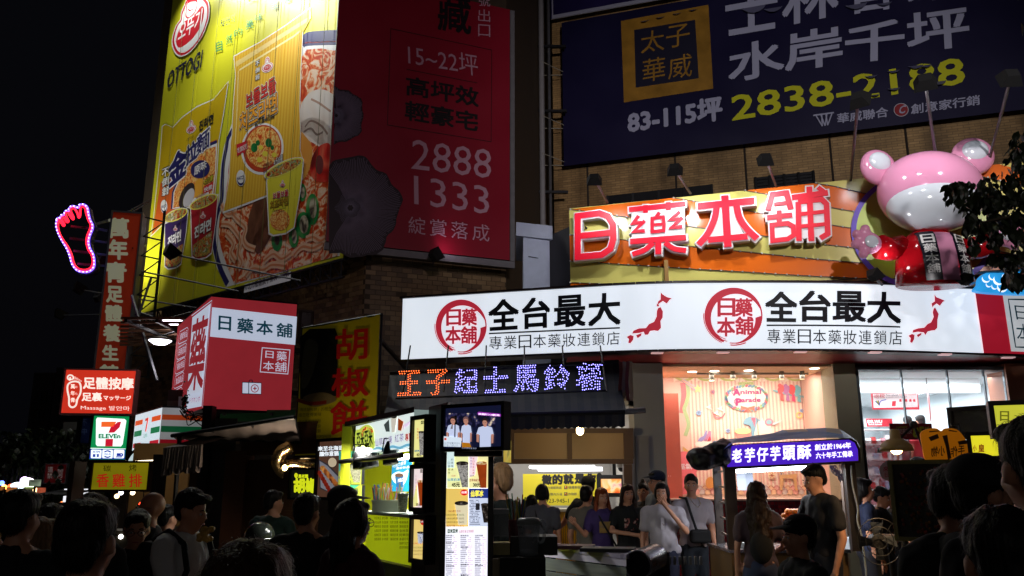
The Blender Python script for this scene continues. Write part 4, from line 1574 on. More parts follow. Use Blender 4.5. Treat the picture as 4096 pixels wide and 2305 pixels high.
m.prism([a,b,Vector((b.x,b.y,zover(px('G',1195,1015),b))),Vector((a.x,a.y,zover(px('G',575,1015),a)))],(0,.06,0),mat('green painted board',(64,140,96),.5,var=.2))
m.build('board',t)
m = MB()
for x in(620,1010):
 c = atY(px('G',x,1052),14.0)
 m.box((c.x,c.y-.02,c.z),(.04,.1,.04),GREYMETAL)
m.build('bolts',t,kind='stuff')
SH = mat('brown roller shutter',(104,74,52),.5,var=.2,metal=.2)
sh = thing('roller_shutter','closed brown roller shutter of narrow slats behind the crowd','shutter',(-3.0,12.6,0))
a, b = atY(px('I',430,900),12.6), atY(px('I',1130,900),12.0)
z1 = zover(px('I',430,290),a)
n = int((z1-.02)/.085)
slat_me = None
for k in range(n):
 m = MB()
 z = .02+k*.085
 m.prism([a+Vector((0,0,z-a.z)),b+Vector((0,0,z-b.z)),b+Vector((0,.0,z+.05-b.z)),a+Vector((0,.0,z+.05-a.z))],(0,.03,0),SH)
 m.prism([a+Vector((0,.012,z+.052-a.z)),b+Vector((0,.012,z+.052-b.z)),b+Vector((0,.012,z+.084-b.z)),a+Vector((0,.012,z+.084-a.z))],(0,.02,0),SH)
 m.build('slat',sh)
m = MB()
m.prism([a+Vector((-.3,-.15,-a.z)),a+Vector((0,-.15,-a.z)),a+Vector((0,-.15,2.1-a.z)),a+Vector((-.3,-.15,2.1-a.z))],(0,.4,0),mat('rusty brown pillar',(96,56,34),.7,var=.3))
m.prism([a+Vector((-.1,-.1,z1-a.z)),b+Vector((0,-.1,z1-b.z)),b+Vector((0,-.1,z1+.45-b.z)),a+Vector((-.1,-.1,z1+.45-a.z))],(0,.3,0),mat('rusty brown pillar',(96,56,34),.7))
m.build('shutter_frame',sh)
sh2 = thing('roller_shutter','unlit grey roller shutter in the gap left of the rusty pillar','shutter',(-5.3,13.0,0))
c_, d_ = atY(px('I',80,900),13.1), atY(px('I',275,900),13.0)
for k in range(26):
 m = MB()
 z = .02+k*.1
 m.b2(c_.x,d_.x,13.05,13.08,z,z+.07,mat('dark grey slats',(64,62,60),.6))
 m.b2(c_.x,d_.x,13.06,13.08,z+.071,z+.099,mat('dark grey slats',(64,62,60),.6))
 m.build('slat',sh2)
m = MB()
m.b2(c_.x-.15,c_.x-.01,12.9,13.1,0,2.8,METAL)
m.build('jamb',sh2)
# twisted exhaust duct
ex = thing('exhaust_duct','bent shiny metal exhaust duct with a hot highlight above the dark sign','duct',tuple(atY(px('I',800,440),10.6)))
STEEL = mat('polished duct steel',(190,160,110),.22,metal=1,bump=.6,scale=14)
def chain(c,Y,*a):
 return[atY(px(c,a[i],a[i+1]),Y)for i in range(0,len(a),2)]
m = MB()
m.tube([Vector(p)for p in spline([tuple(v)for v in chain('I',10.6,870,205,790,255,752,320,752,380,785,435,812,448)],6,False)],.085,STEEL,14)
m.build('elbow',ex,smooth=True)
m = MB()
m.tube(chain('I',10.8,790,385,900,370,1050,372,1150,375),.075,STEEL,14)
m.build('long_pipe',ex,smooth=True)
m = MB()
m.tube([Vector(p)for p in spline([tuple(v)for v in chain('I',10.55,812,432,850,395,920,385,1000,400,1060,415)],5,False)],.05,STEEL,12)
m.build('hose',ex,smooth=True)
lamp('POINT','clamp_bulb_light',atY(px('I',815,418),10.3),13,(1,.84,.62),.03,parent=ex)
m = MB()
c = atY(px('I',812,412),10.42)
m.ell(c,(.03,.03,.035),mat('bare warm bulb',(255,220,140),.3,emit=30,var=0),10,8)
m.build('bulb',ex)
# small black lightbox with yellow brush characters
HB = Panel.quad(px('I',865,697),px('I',1180,705),px('I',880,432),9.6,Yr=9.4,thick=.12)
t = sign('pepper_lightbox','small black lightbox with bright yellow characters beside the food poster',HB,mat('lit black film',(26,28,22),.35,emit=.35),BLACK,fw=.02)
YL = ink((216,226,30),.9)
HB.tbox('黑老闆','I',945,475,1035,510,YL,off=.03)
HB.tbox('胡椒餅','I',903,515,1240,650,YL,off=.045)
HB.ell(px('I',922,485),7,10,YL)
HB.flush('lettering',t)
# food poster lightbox
FB = Panel.quad(px('I',1122,690),px('I',1420,680),px('I',1128,165),8.6,Yr=8.2,thick=.1)
t = sign('food_poster_lightbox','lit poster of grilled skewers with outlined white characters, left of the drinks stall',FB,ramp_mat('lit wood grain print',[(60,34,24),(104,70,54),(84,52,40)],'noise',3,1,4,.4,emit=.5,stretch=(3,3,1)),BLACK,fw=.03)
for w, y0, y1, x1 in(('來至北海道的',208,250,1440),('讓你意猶未盡',258,302,1440)):
 FB.text(w,px('I',1146 if y0<230 else 1158,y1),px('I',x1,y1-10),px('I',1146 if y0<230 else 1158,y0),ink((236,240,244),1.0),off=.02,out=.08,outm=ink((20,20,24),.05),lay=6)
FB.poly(Q('I',1140,330,1230,380,1330,480,1330,640,1280,665,1150,610),ink((60,60,70),.4))
FB.poly(Q('I',1150,345,1225,392,1325,495,1325,600,1270,655,1160,600),ink((150,150,160),.5),lay=1)
FOOD = ramp_mat('grilled skewer print',[(90,40,20),(190,110,50),(226,170,90)],'noise',12,1,3,.4,emit=.5,pos=[.35,.5,.62])
for k in range(7):
 FB.ell(px('I',1180+k*21,415+k*25),11,10,FOOD,lay=2)
 FB.ell(px('I',1150+k*16,460+k*28),9,9,ramp_mat('dark skewer print',[(60,14,10),(150,40,24),(190,90,50)],'noise',12,1,3,.4,emit=.45),lay=2)
FB.ell(px('I',1275,362),20,22,ink((60,40,34),.3),lay=2)
FB.ell(px('I',1275,360),17,19,ink((210,190,160),.7),lay=3)
FB.flush('printed_picture',t)
# ================================================================== drinks stall
LB = .95
LS = Panel.quad(px('J',40,450),px('J',520,388),px('J',45,200),7.4,thick=.18)
ds = thing('drinks_stall','bright yellow drinks stall with a white lit header and menus, centre of the picture','drinks stall',(LS.xy[1].x,LS.xy[1].y,0))
LSF = mat('lit white header film',(226,240,236),.4,emit=.95,var=.04,scale=3)
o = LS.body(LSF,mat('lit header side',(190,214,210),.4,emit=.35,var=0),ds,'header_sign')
HD = o
WL[HD] = WL[ds]
E1 = .9
def stack(x0,y0,x1,y1,c='J'):
 return x0, y0, x1, y1
ldir = (LS.xy[1]-LS.xy[0]).normalized()
LS.poly(Q('J',48,262,80,240,110,215,150,205,190,235,200,300,200,400,120,420,52,410),ink((206,224,90),.8),smooth=True)
LS.text('亞米亞米',px('J',60,402),px('J',190,376),px('J',58,268),ink((28,60,30),.15),off=.03,lay=1)
for i, ch in enumerate('YAMI-YAMI'):
 a = math.radians(200-i*27.5*.8)
 x, y = 148+42*math.cos(a), 282-52*math.sin(a)*.9
 LS.text(ch,px('J',x-5,y+6),px('J',x+5,y+4),px('J',x-5,y-10),ink((220,80,40),.6),lay=2,off=.03)
PUR = ink((110,60,150),.5)
LS.text('仙草奶凍',px('J',205,386),px('J',350,358),px('J',205,325),PUR,off=.012)
LS.text('紅茶',px('J',372,352),px('J',446,338),px('J',372,288),PUR,off=.012)
LS.text('專賣',px('J',456,342),px('J',514,330),px('J',456,280),ink((190,40,30),.6),off=.02)
GJ = ink((96,110,110),.35)
TEA = ink((170,70,20),.7)
MILK = ink((206,200,186),.9)
LS.poly(Q('J',282,205,325,160,332,262,300,262),GJ,lay=1)
LS.poly(Q('J',340,140,392,135,372,265,348,268),MILK,lay=1)
LS.ell(px('J',366,140),12,6,ink((50,46,44),.1),lay=2)
LS.poly(Q('J',400,150,445,180,425,255,398,250),TEA,lay=1)
LS.text('yami',px('J',440,245),px('J',512,205),px('J',440,200),ink((200,120,200),.7),lay=1)
LS.line(Q('J',50,428,110,405,170,420,230,395,290,408,350,384,410,395,470,372,515,372),.02,ink((120,190,220),.8),smooth=True)
LS.flush('header_print',ds)
# roof bar with spotlights
m = MB()
a, b = LS.xyz(-.1,-.06,.1), LS.xyz(LS.W+.05,-.06,.1)
m.tube([a,b],.02,BLACK,8)
m.build('lamp_bar',ds)
for(x,y)in((80,490),(130,490),(175,480),(330,450)):
 c = atY(px('J',x,y),7.0 if x<300 else 6.5)
 m = MB()
 m.tube([c+Vector((0,0,.1)),c+Vector((0,0,.045)),c+Vector((.0,-.01,-.005)),c+Vector((.01,-.02,-.07))],[.028,.05,.058,.06],BLACK,12)
 m.tube([c+Vector((-.06,0,.02)),c+Vector((-.05,0,.12)),c+Vector((.05,0,.12)),c+Vector((.06,0,.02))],.006,BLACK,5)
 m.build('spot_lamp',ds,smooth=True)
 # side walls, back wall, counter
YW = mat('yellow green painted board',(222,226,40),.5,var=.08,scale=2)
B0 = atY(px('J',40,900),8.6)
B1 = atY(px('J',560,900),8.0)
m = MB()
m.prism([(B0.x,B0.y,0),(B1.x,B1.y,0),(B1.x,B1.y,LS.z0+.2),(B0.x,B0.y,LS.z0+.2)],(0,.05,0),YW)
m.build('back_wall',ds)
m = MB()
P0, P1 = LS.xy[0], LS.xy[1]
m.prism([(P0.x-.1,P0.y,LS.z1-.02),(P1.x,P1.y,LS.z1-.02),(B1.x,B1.y+.3,LS.z1-.02),(B0.x-.1,B0.y+.3,LS.z1-.02)],(0,0,.04),METAL)
m.build('roof',ds)
m = MB()
m.prism([(P0.x-.12,P0.y,0),(P0.x-.04,P0.y,0),(B0.x-.04,B0.y,0),(B0.x-.12,B0.y,0)],(0,0,LS.z1),YW)
m.build('side_wall',ds)
# counter front: yellow price board
CB = Panel.quad(px('J',130,1285),px('J',505,1278),px('J',130,938),7.1,Yr=6.25,thick=.06)
CBY = mat('lit lime price board',(190,206,20),.4,emit=.5,var=.25,scale=1.5)
CB.body(CBY,mat('lime edge',(190,206,20),.4,var=0),ds,'price_board')
GK = ink((70,66,10),.05)
cols = [['冬瓜黑玉','冬瓜仙草','檸檬冬瓜','仙草紅茶','招牌紅茶','茉香綠茶'],['奶　茶','冬瓜奶茶','茉香奶茶','百香綠茶','石榴紅茶','多多綠茶'],['檸檬綠茶','巧克力奶茶','椰果奶茶','椰果奶綠','薄荷奶茶','薄荷奶綠'],['椰果紅茶','椰果綠茶','薄荷蜜茶','金桔茶','阿華田','香濃可可','搭蘋巧克力','搭芽阿華田']]
xs = [(205,260),(268,320),(335,402),(412,487)]
for(x0,x1), cc in zip(xs,cols):
 for j, w in enumerate(cc):
  y0 = 962+j*34.5
  CB.text(w.replace('　',''),px('J',x0,y0+23),px('J',x1,y0+22),px('J',x0,y0),GK,lay=1)
CB.flush('price_lettering',ds)
m = MB()
m.prism([(CB.xy[0].x,CB.xy[0].y+.01,0),(CB.xy[1].x,CB.xy[1].y+.01,0),(CB.xy[1].x,CB.xy[1].y+.7,0),(CB.xy[0].x,CB.xy[0].y+.7,0)],(0,0,CB.z0-.02),mat('blue grey counter base',(52,66,80),.5,var=.2))
m.build('counter_base',ds)
m = MB()
m.prism([CB.xyz(-.05,CB.H,.05),CB.xyz(CB.W+.05,CB.H,.05),CB.xyz(CB.W+.05,CB.H,-.8),CB.xyz(-.05,CB.H,-.8)],(0,0,.025),mat('pale counter top',(200,206,190),.35))
m.build('counter_top',ds)
# tube light inside
m = MB()
a, b = atY(px('J',385,478),6.9), atY(px('J',520,462),6.6)
m.tube([a,b],.022,mat('cool tube light',(240,250,255),.4,emit=11,var=0),8)
m.build('tube_light',ds)
lamp('AREA','stall_ceiling_light',((P0.x+P1.x)/2+.1,7.2,LS.z0+.05),62,(1,1,.93),.9,target=((P0.x+P1.x)/2,7.4,0),parent=ds,sizey=.3)
# blue chocolate drink poster on the back wall
MP = Panel.quad(px('J',338,752),px('J',505,740),px('J',335,490),7.9,Yr=7.8,thick=.004)
t = thing('chocolate_drink_poster','blue poster with a splashing cup on the yellow back wall of the drinks stall','poster',(MP.xy[0].x,7.9,MP.z0))
MP.body(mat('blue gloss poster',(30,140,190),.3,var=.15,scale=3),WHITE,t,'sheet')
MP.text('巧克力麥芽',px('J',350,560),px('J',462,530),px('J',352,528),WHITE,off=.02)
MP.text('濃香新品',px('J',378,575),px('J',490,560),px('J',378,556),WHITE,off=.02)
MP.poly(Q('J',345,620,372,598,400,590,440,595,480,575,470,640,440,700,380,690,345,650),WHITE,smooth=True)
MP.poly(Q('J',372,630,445,620,436,715,385,715),ink((20,90,150)),lay=1)
MP.ell(px('J',408,620),17,8,ink((90,60,50)),lay=2)
MP.text('MILO',px('J',398,680),px('J',440,668),px('J',400,652),WHITE,off=.04,lay=2)
MP.flush('printed_picture',t)
# straws box and cup
def cyl_straws(name,label,base,n,spread,h,cols,parent=None,seed=1):
 rnd = random.Random(seed)
 t = thing(name,label,'drinking straws',tuple(base))
 for i in range(n):
  m = MB()
  x = rnd.uniform(-spread,spread)
  y = rnd.uniform(-.04,.04)
  tx, ty = rnd.uniform(-.05,.05), rnd.uniform(-.02,.02)
  m.tube([Vector(base)+Vector((x,y,0)),Vector(base)+Vector((x+tx,y+ty,h*rnd.uniform(.85,1.1)))],.0045,cols[i%len(cols)],5)
  m.build('straw',t)
 return t
c = atY(px('J',305,935),6.85)
BXM = mat('translucent white box',(220,224,200),.5,var=.05)
sb = thing('straw_box','white plastic box holding colourful straws on the drinks stall counter','box',(c.x,c.y,c.z))
m = MB()
w, d_, h = .11, .07, .105
for(x0,x1,y0,y1)in((-w,w,-d_,-d_+.008),(-w,w,d_-.008,d_),(-w,-w+.008,-d_+.008,d_-.008),(w-.008,w,-d_+.008,d_-.008)):
 m.b2(c.x+x0,c.x+x1,c.y+y0,c.y+y1,c.z+.003,c.z+h,BXM)
m.b2(c.x-w,c.x+w,c.y-d_,c.y+d_,c.z,c.z+.003,BXM)
m.build('tray',sb)
m = MB()
m.b2(c.x-w-.005,c.x+w+.005,c.y-d_-.008,c.y-d_,c.z+h-.015,c.z+h,BXM)
m.build('rim',sb)
SC_ = [mat('straw_%d'%i,k,.4,var=0)for i,k in enumerate(((235,190,60),(230,110,130),(240,240,240),(90,120,200),(120,190,120),(240,150,80)))]
cyl_straws('straws','bunch of pale colourful straws in the white box on the yellow stall',(c.x,c.y,c.z+.02),40,.09,.2,SC_,seed=4)
c = atY(px('J',432,925),6.55)
pc = thing('paper_cup','pale patterned tall cup with a lid beside the straw box','cup',tuple(c))
m = MB()
m.lathe([(.03,0),(.043,.13),(.04,.13),(.028,.01)],c,ramp_mat('speckled cup print',[(206,206,176),(150,150,110),(220,220,196)],'noise',60,0,2,.5,pos=[.4,.5,.6]),18)
m.build('cup',pc,smooth=True)
m = MB()
m.lathe([(.044,.13),(.046,.134),(.044,.14),(.02,.143)],c,mat('clear lid plastic',(210,214,200),.2),18)
m.build('lid',pc,smooth=True)
# small lit menus beside the header
def drink_print(P,c,cx0,top,bot,r0,r1,liquid,foam,lay=1,tilt=0):
 P.poly(Q(c,cx0-r0,top,cx0+r0,top,cx0+r1+tilt,bot,cx0-r1+tilt,bot),liquid,lay=lay)
 P.ell(px(c,cx0,top),r0*CROPS[c][2]*1.03,r0*CROPS[c][2]*.34,foam,lay=lay+1)
GRJ = ramp_mat('grass jelly drink print',[(110,106,104),(190,186,180),(140,136,134)],'noise',40,1,2,.4,emit=.75,pos=[.4,.5,.6])
TEAR = ramp_mat('iced tea print',[(110,26,6),(176,70,20),(130,40,10)],'noise',9,.5,3,.4,emit=.7,stretch=(2,2,1))
JEL = ramp_mat('jelly print',[(20,16,14),(70,60,56),(150,140,130)],'noise',60,0,2,.4,emit=.5,pos=[.4,.55,.7])
ICE = ramp_mat('ice cube print',[(170,100,40),(226,190,130),(240,220,190)],'noise',40,0,2,.4,emit=.7,pos=[.4,.5,.6])
PB1 = ink((240,234,150),LB)
PB2 = ink((246,226,226),LB)
SKYB = ink((190,222,230),LB)
smalls = (((525,475),(625,463),(528,170),'small lit menu with a grey jelly drink and the price 45, uppermost of three',0),((520,882),(615,876),(522,570),'small lit menu with a dark red iced tea and the price 30, middle of three',1),((519,1300),(620,1301),(520,982),'small lit menu with dark jelly in a flowered glass, lowest of three',2))
for bl, br, tl, lab, kind in smalls:
 P_ = Panel.quad(px('J',*bl),px('J',*br),px('J',*tl),5.85,Yr=5.7,thick=.05)
 t = thing('lit_menu',lab,'menu lightbox',(P_.xy[0].x,P_.xy[0].y,P_.z0),'small lit menus on the stall corner')
 P_.body((PB1,PB2,ink((236,206,120),LB))[kind],BLACK,t,'panel')
 P_.frame(.03,.015,BLACK,t)
 x0, y0 = tl
 yb_ = bl[1]
 H_ = yb_-y0
 P_.text('亞米',px('J',x0+58,y0+30),px('J',x0+94,y0+27),px('J',x0+58,y0+2),ink((40,60,20),.2),off=.04)
 K1, K2 = ink((40,36,10),.1), ink((190,40,30),.6)
 if kind==0:
  drink_print(P_,'J',x0+68,y0+95,y0+285,27,15,GRJ,JEL,tilt=-2)
  for i, ch in enumerate('奶香味濃'):
   P_.tbox(ch,'J',x0+26,y0+62+i*24,x0+38,y0+78+i*24,K2)
  P_.tbox('45元','J',x0+22,y0+268,x0+62,y0+296,K1,off=.03)
  P_.tbox('仙草奶凍','J',x0+5,y0+242,x0+58,y0+258,ink((60,130,180),.5),off=.02)
 elif kind==1:
  P_.poly(Q('J',x0+2,y0+240,x0+30,y0+120,x0+40,y0+300,x0+2,y0+310),PB1)
  drink_print(P_,'J',x0+66,y0+100,y0+300,29,14,TEAR,ICE,tilt=5)
  for i, ch in enumerate('每日現煮香'):
   P_.tbox(ch,'J',x0+20,y0+50+i*28,x0+30,y0+66+i*28,ink((150,40,110),.5))
  P_.tbox('30元','J',x0+24,y0+278,x0+60,y0+304,K1,off=.03)
 else:
  drink_print(P_,'J',x0+66,y0+110,y0+200,28,17,ramp_mat('flowered glass print',[(230,234,244),(90,110,180),(240,240,240)],'noise',30,1,1,.4,emit=.7,pos=[.4,.5,.58]),JEL,tilt=-4)
  P_.ell(px('J',x0+80,y0+22),9,13,ink((214,30,30),.8))
  P_.tbox('推薦','J',x0+70,y0+13,x0+92,y0+28,PB2,lay=3)
  for i, y in enumerate((190,225,252,280)):
   P_.tbox(('OREO脆片','OREO奶凍50元','OREO奶茶50元','OREO冰沙50元')[i],'J',x0+6,y0+y,x0+90,y0+y+16,(K2,ink((60,120,50),.3),K1,ink((70,60,110),.3))[i])
 P_.flush('print',t)
 # black corner post
m = MB()
a = atY(px('J',632,800),5.95)
b = atY(px('J',790,800),5.6)
zt = zover(px('J',700,60),a)
m.prism([(a.x,a.y,0),(b.x,b.y,0),(b.x+.25,b.y+.6,0),(a.x+.1,a.y+.9,0)],(0,0,zt),mat('blue black cabinet',(16,20,28),.45,var=.2))
m.build('corner_post',ds)
a2, b2_ = atY(px('J',505,1350),6.1), atY(px('J',632,1350),5.95)
m = MB()
m.prism([(a2.x,a2.y,0),(b2_.x,b2_.y,0),(b2_.x,b2_.y+.4,0),(a2.x,a2.y+.4,0)],(0,0,1.45),mat('blue black cabinet',(16,20,28),.45))
m.prism([(a2.x,a2.y,1.45),(b2_.x,b2_.y,1.45),(b2_.x,b2_.y+.1,1.45),(a2.x,a2.y+.1,1.45)],(0,0,zt-1.5),mat('blue black cabinet',(16,20,28),.45))
m.build('side_cabinet',ds)
# big lit menu column
MM = Panel.quad(px('J',778,1600),px('J',1130,1600),px('J',800,413),5.55,Yr=5.55,thick=.1)
t = thing('lit_menu_column','tall glowing menu column of four drink pictures over a long price list, below the screen','menu lightbox',(MM.xy[0].x,5.55,MM.z0))
MMW = mat('lit cool white film',(232,232,246),.4,emit=1.25,var=.03,scale=2)
MM.body(MMW,BLACK,t,'panel')
MM.frame(.035,.015,BLACK,t)
def mj(x0,y0,x1,y1):
 return Q('J',x0,y0,x1,y0,x1,y1,x0,y1)
MM.poly(mj(799,414,976,725),ink((238,240,170),1.0),lay=0)
MM.poly(mj(799,414,860,560),ink((214,236,236),1.0),lay=1)
MM.poly(mj(979,416,1140,725),ink((244,238,170),1.0),lay=0)
MM.poly(Q('J',979,416,1060,418,1030,620,979,640),ink((246,224,232),1.0),lay=1)
MM.poly(mj(790,728,972,1042),ink((230,196,100),1.0),lay=0)
MM.poly(mj(978,730,1137,1042),ink((206,216,240),1.0),lay=0)
MM.poly(mj(978,730,1137,808),ink((36,56,140),.8),lay=1)
MM.n = 2
K1 = ink((40,36,10),.1)
for x in(903,1070):
 MM.text('亞米亞米',px('J',x,462),px('J',x+66,460),px('J',x,432),ink((60,90,20),.2),off=.03)
drink_print(MM,'J',925,522,720,50,24,GRJ,JEL,lay=2,tilt=22)
drink_print(MM,'J',1082,520,725,44,24,TEAR,ICE,lay=2,tilt=16)
for i, ch in enumerate('奶香味濃'):
 MM.tbox(ch,'J',832,482+i*27,850,500+i*27,K1)
for i, ch in enumerate('口感獨特'):
 MM.tbox(ch,'J',806,510+i*27,824,528+i*27,K1)
for i, ch in enumerate('每日現煮供應'):
 MM.tbox(ch,'J',1008,474+i*24,1024,492+i*24,ink((190,40,60),.5))
for i, ch in enumerate('絲絲果茶'):
 MM.tbox(ch,'J',990,470+i*24,1004,486+i*24,ink((110,60,160),.5))
MM.tbox('招牌','J',836,618,868,632,ink((190,40,60),.5))
MM.tbox('仙草奶凍','J',802,645,905,668,ink((70,150,200),.6),off=.02)
MM.tbox('45元','J',838,682,904,716,K1,off=.035)
MM.tbox('招牌','J',986,618,1022,634,K1)
MM.tbox('古早味紅茶','J',982,650,1072,672,ink((150,30,40),.5),off=.02)
MM.tbox('30元','J',1014,684,1074,716,K1,off=.035)
drink_print(MM,'J',918,850,1030,56,36,ramp_mat('milk drink print',[(226,214,170),(240,230,200)],'noise',8,0,2,.4,emit=.9),JEL,lay=2,tilt=10)
MM.ell(px('J',940,762),15,12,ink((214,30,30),.8))
MM.text('推薦',px('J',918,772),px('J',962,770),px('J',918,752),PB2,lay=4,off=.02)
for i, w in enumerate(('OREO脆片 系列','OREO奶凍 50元','OREO奶茶 50元','OREO冰沙 50元','加珍珠 +10元')):
 MM.tbox(w,'J',792 if i else 806,906+i*30,940 if i else 910,924+i*30,(ink((170,40,40),.5),ink((60,120,50),.3),K1,K1,ink((190,60,30),.5))[i],lay=5)
MM.text('仙草冰',px('J',992,798),px('J',1095,794),px('J',996,748),ink((246,236,90),1.0),off=.035,lay=4)
MM.rows(px('J',984,820),px('J',1072,820),px('J',984,1030),16,ink((90,90,110),.3),5,word=.1)
drink_print(MM,'J',1112,860,1010,34,20,JEL,JEL,lay=2,tilt=8)
MM.poly(mj(1035,850,1068,905),ink((60,60,70),.3),lay=3)
# price list
MM.text('亞米亞米',px('J',803,1096),px('J',888,1092),px('J',803,1064),ink((60,110,40),.3),off=.04)
MM.text('仙草奶凍 紅茶專賣',px('J',898,1096),px('J',1018,1092),px('J',898,1072),ink((190,60,90),.6),off=.01)
for x, hs in((790,('招牌‧獎上','系列新品','人氣排行榜','新鮮檸檬')),(910,('經典茶品','奶茶','加料清涼','香濃特調')),(1028,('加料特調','清涼特調'))):
 ys = (1110,1170,1246,1360)if len(hs)==4 else(1110,1355)
 if x==910:
  ys = (1110,1205,1348,1436)
 for h_, y in zip(hs,ys):
  MM.tbox(h_,'J',x,y,x+66,y+13,ink((60,50,60),.2),off=.02)
 MM.rows(px('J',x,1124),px('J',x+52,1124),px('J',x,1600),30,ink((96,90,110),.35),x,h=.42,word=.16,ragged=.25,fill=.92)
 MM.rows(px('J',x+62,1124),px('J',x+92,1124),px('J',x+62,1600),30,ink((210,170,200),.8),x+7,h=.4,word=.4,ragged=.6,fill=.8)
MM.flush('print',t)
# television on top
TV = Panel.quad(px('J',782,398),px('J',1255,418),px('J',785,72),5.35,Yr=5.1,thick=.05)
t = thing('television','television above the menu column showing three men in white shirts','television',(TV.xy[0].x,TV.xy[0].y,TV.z0))
SCR = mat('night street on screen',(20,24,52),.25,emit=.8,var=0)
TV.body(ramp_mat('night street on screen',[(10,12,26),(24,24,52),(60,50,70),(150,120,100)],'noise',9,.4,3,.25,emit=.9,pos=[.4,.55,.66,.74])if False else SCR,BLACK,t,'screen')
TV.frame(.022,.012,BLACK,t)
sk, sh_, tr = ink((200,140,120),.8), ink((196,206,236),.95), ink((190,120,20),.8)
STREET = ramp_mat('street lights on screen',[(16,16,36),(40,40,80),(90,80,100),(230,210,180)],'noise',26,0,2,.3,emit=.9,pos=[.45,.55,.62,.7])
TV.poly(Q('J',790,110,1050,110,1200,130,1200,230,790,220),STREET)
TV.n = 2
for cx0, top, w, kind in((855,145,58,0),(962,148,48,1),(1118,160,74,2)):
 TV.poly(Q('J',cx0-w,top+125,cx0-w*.75,top+68,cx0-14,top+55,cx0+14,top+55,cx0+w*.75,top+68,cx0+w*.95,top+130,cx0+w*.62,top+135,cx0+w*.6,top+240,cx0-w*.62,top+240,cx0-w*.62,top+130),sh_)
 TV.poly(Q('J',cx0-w*.95,top+120,cx0-w*.66,top+125,cx0-w*.7,top+190,cx0-w*.95,top+185),sk,lay=3)
 TV.poly(Q('J',cx0+w*.95,top+120,cx0+w*.66,top+125,cx0+w*.7,top+200,cx0+w*.9,top+195),sk,lay=3)
 TV.poly(Q('J',cx0-11,top+40,cx0+11,top+40,cx0+12,top+62,cx0-12,top+62),sk,lay=3)
 TV.ell(px('J',cx0,top+26),9.5,13.5,sk,lay=4)
 TV.poly([px('J',cx0+a,top+b)for a,b in((-20,26),(-22,8),(-12,-6),(4,-10),(18,-2),(22,14),(19,26),(12,12),(-8,10),(-15,16))],ink((60,40,36),.4)if kind!=1 else ink((150,110,110),.5),lay=5,smooth=True)
 for ex in(-7,7):
  TV.ell(px('J',cx0+ex,top+26),1.6,.9,ink((40,26,26),.2),lay=5)
TV.poly(Q('J',925,350,990,355,1010,400,930,398),tr,lay=3)
TV.poly(Q('J',850,200,858,200,857,240,838,240),ink((150,140,140),.6),lay=6)
TV.poly(Q('J',1060,105,1070,99,1245,116,1252,123,1250,138,1068,126,1058,118),ink((150,50,170),.9),lay=5)
TV.text('台湾名物夜市でファンの願見を実現',px('J',1068,124),px('J',1240,136),px('J',1068,109),ink((250,236,250),1.0),lay=6,off=.02)
TV.poly(Q('J',772,303,782,300,925,312,930,320,922,388,776,384),ink((212,226,240),1.0),lay=6)
TV.text('３人で手を繋ぎながら',px('J',784,363),px('J',918,368),px('J',784,346),ink((40,50,90),.2),lay=7,off=.01)
TV.text('ロケをしてほしい！',px('J',784,382),px('J',900,384),px('J',784,366),ink((40,50,90),.2),lay=7,off=.01)
TV.ell(px('J',798,323),5,5,ink((220,90,70),.8),lay=7)
TV.text('三人同學前輩 牽手',px('J',932,402),px('J',1056,408),px('J',932,388),ink((170,180,210),.8),lay=7)
TV.flush('screen_picture',t)
m = MB()
c = TV.xyz(TV.W/2,TV.H/2,-.05)
m.box(c+Vector((0,.08,-.05)),(.3,.1,.25),BLACK)
m.build('rear_housing',t)
m = MB()
a = TV.xyz(TV.W*.1,TV.H*.5,-.1)
m.tube([a,(b.x+.06,b.y+.12,a.z),(b.x+.05,b.y+.1,a.z-.5)],.02,METAL,6)
m.build('mounting_arm',t)
# ------------------------------------------------------------------ counter clutter right of the menu column
def ky(x,y,Y):
 return atY(px('K',x,y),Y)
t = thing('black_crate','large black box with a pale side, lower centre beside the glowing menu column','crate',(ky(390,1400,5.4).x,5.4,0))
a, b = ky(222,1290,5.4), ky(625,1280,5.4)
m = MB()
m.b2(a.x,b.x,5.4,6.0,0,a.z,mat('matt black box',(16,15,14),.7))
m.build('box',t)
m = MB()
a0 = ky(158,1285,5.5)
m.b2(a0.x,a.x-.003,5.45,5.9,0,a.z-.01,mat('cream box side',(150,138,110),.6,var=.2))
m.build('side_panel',t)
top_z = a.z
# clear jar
JARM = mat('cloudy clear plastic',(150,156,160),.25,var=.1,alpha=.45)
c = ky(228,1285,5.6)
zt, zb = ky(228,858,5.6).z, ky(228,1100,5.6).z
r = (ky(300,900,5.6).x-ky(157,900,5.6).x)/2
m = MB()
t = thing('plastic_jar','clear square plastic jar with a lid on dark boxes beside the menu column','jar',(c.x,c.y+.2,zb))
m.b2(c.x-r*.95,c.x+r*.95,5.6,5.6+2*r,zb,zt-.03,JARM)
o = m.build('jar',t)
m = MB()
m.b2(c.x-r,c.x+r,5.59,5.61+2*r,zt-.03,zt,mat('frosted lid',(140,146,150),.4,alpha=.8))
m.build('lid',t)
t = thing('dark_container','dark boxy container under the clear jar on the stall counter','container',(c.x,5.7,top_z))
m = MB()
x0, x1 = ky(150,1200,5.6).x, ky(560,1200,5.6).x
m.b2(x0+.12,x0+.42,5.58,5.9,top_z+.002,ky(0,1100,5.6).z,mat('dark olive tin',(22,24,16),.5))
m.build('body',t)
m = MB()
m.b2(x0,x0+.115,5.6,5.8,top_z+.002,ky(0,1160,5.6).z,mat('cream tub',(170,160,110),.6))
m.build('cream_tub',t)
c = ky(372,935,5.75)
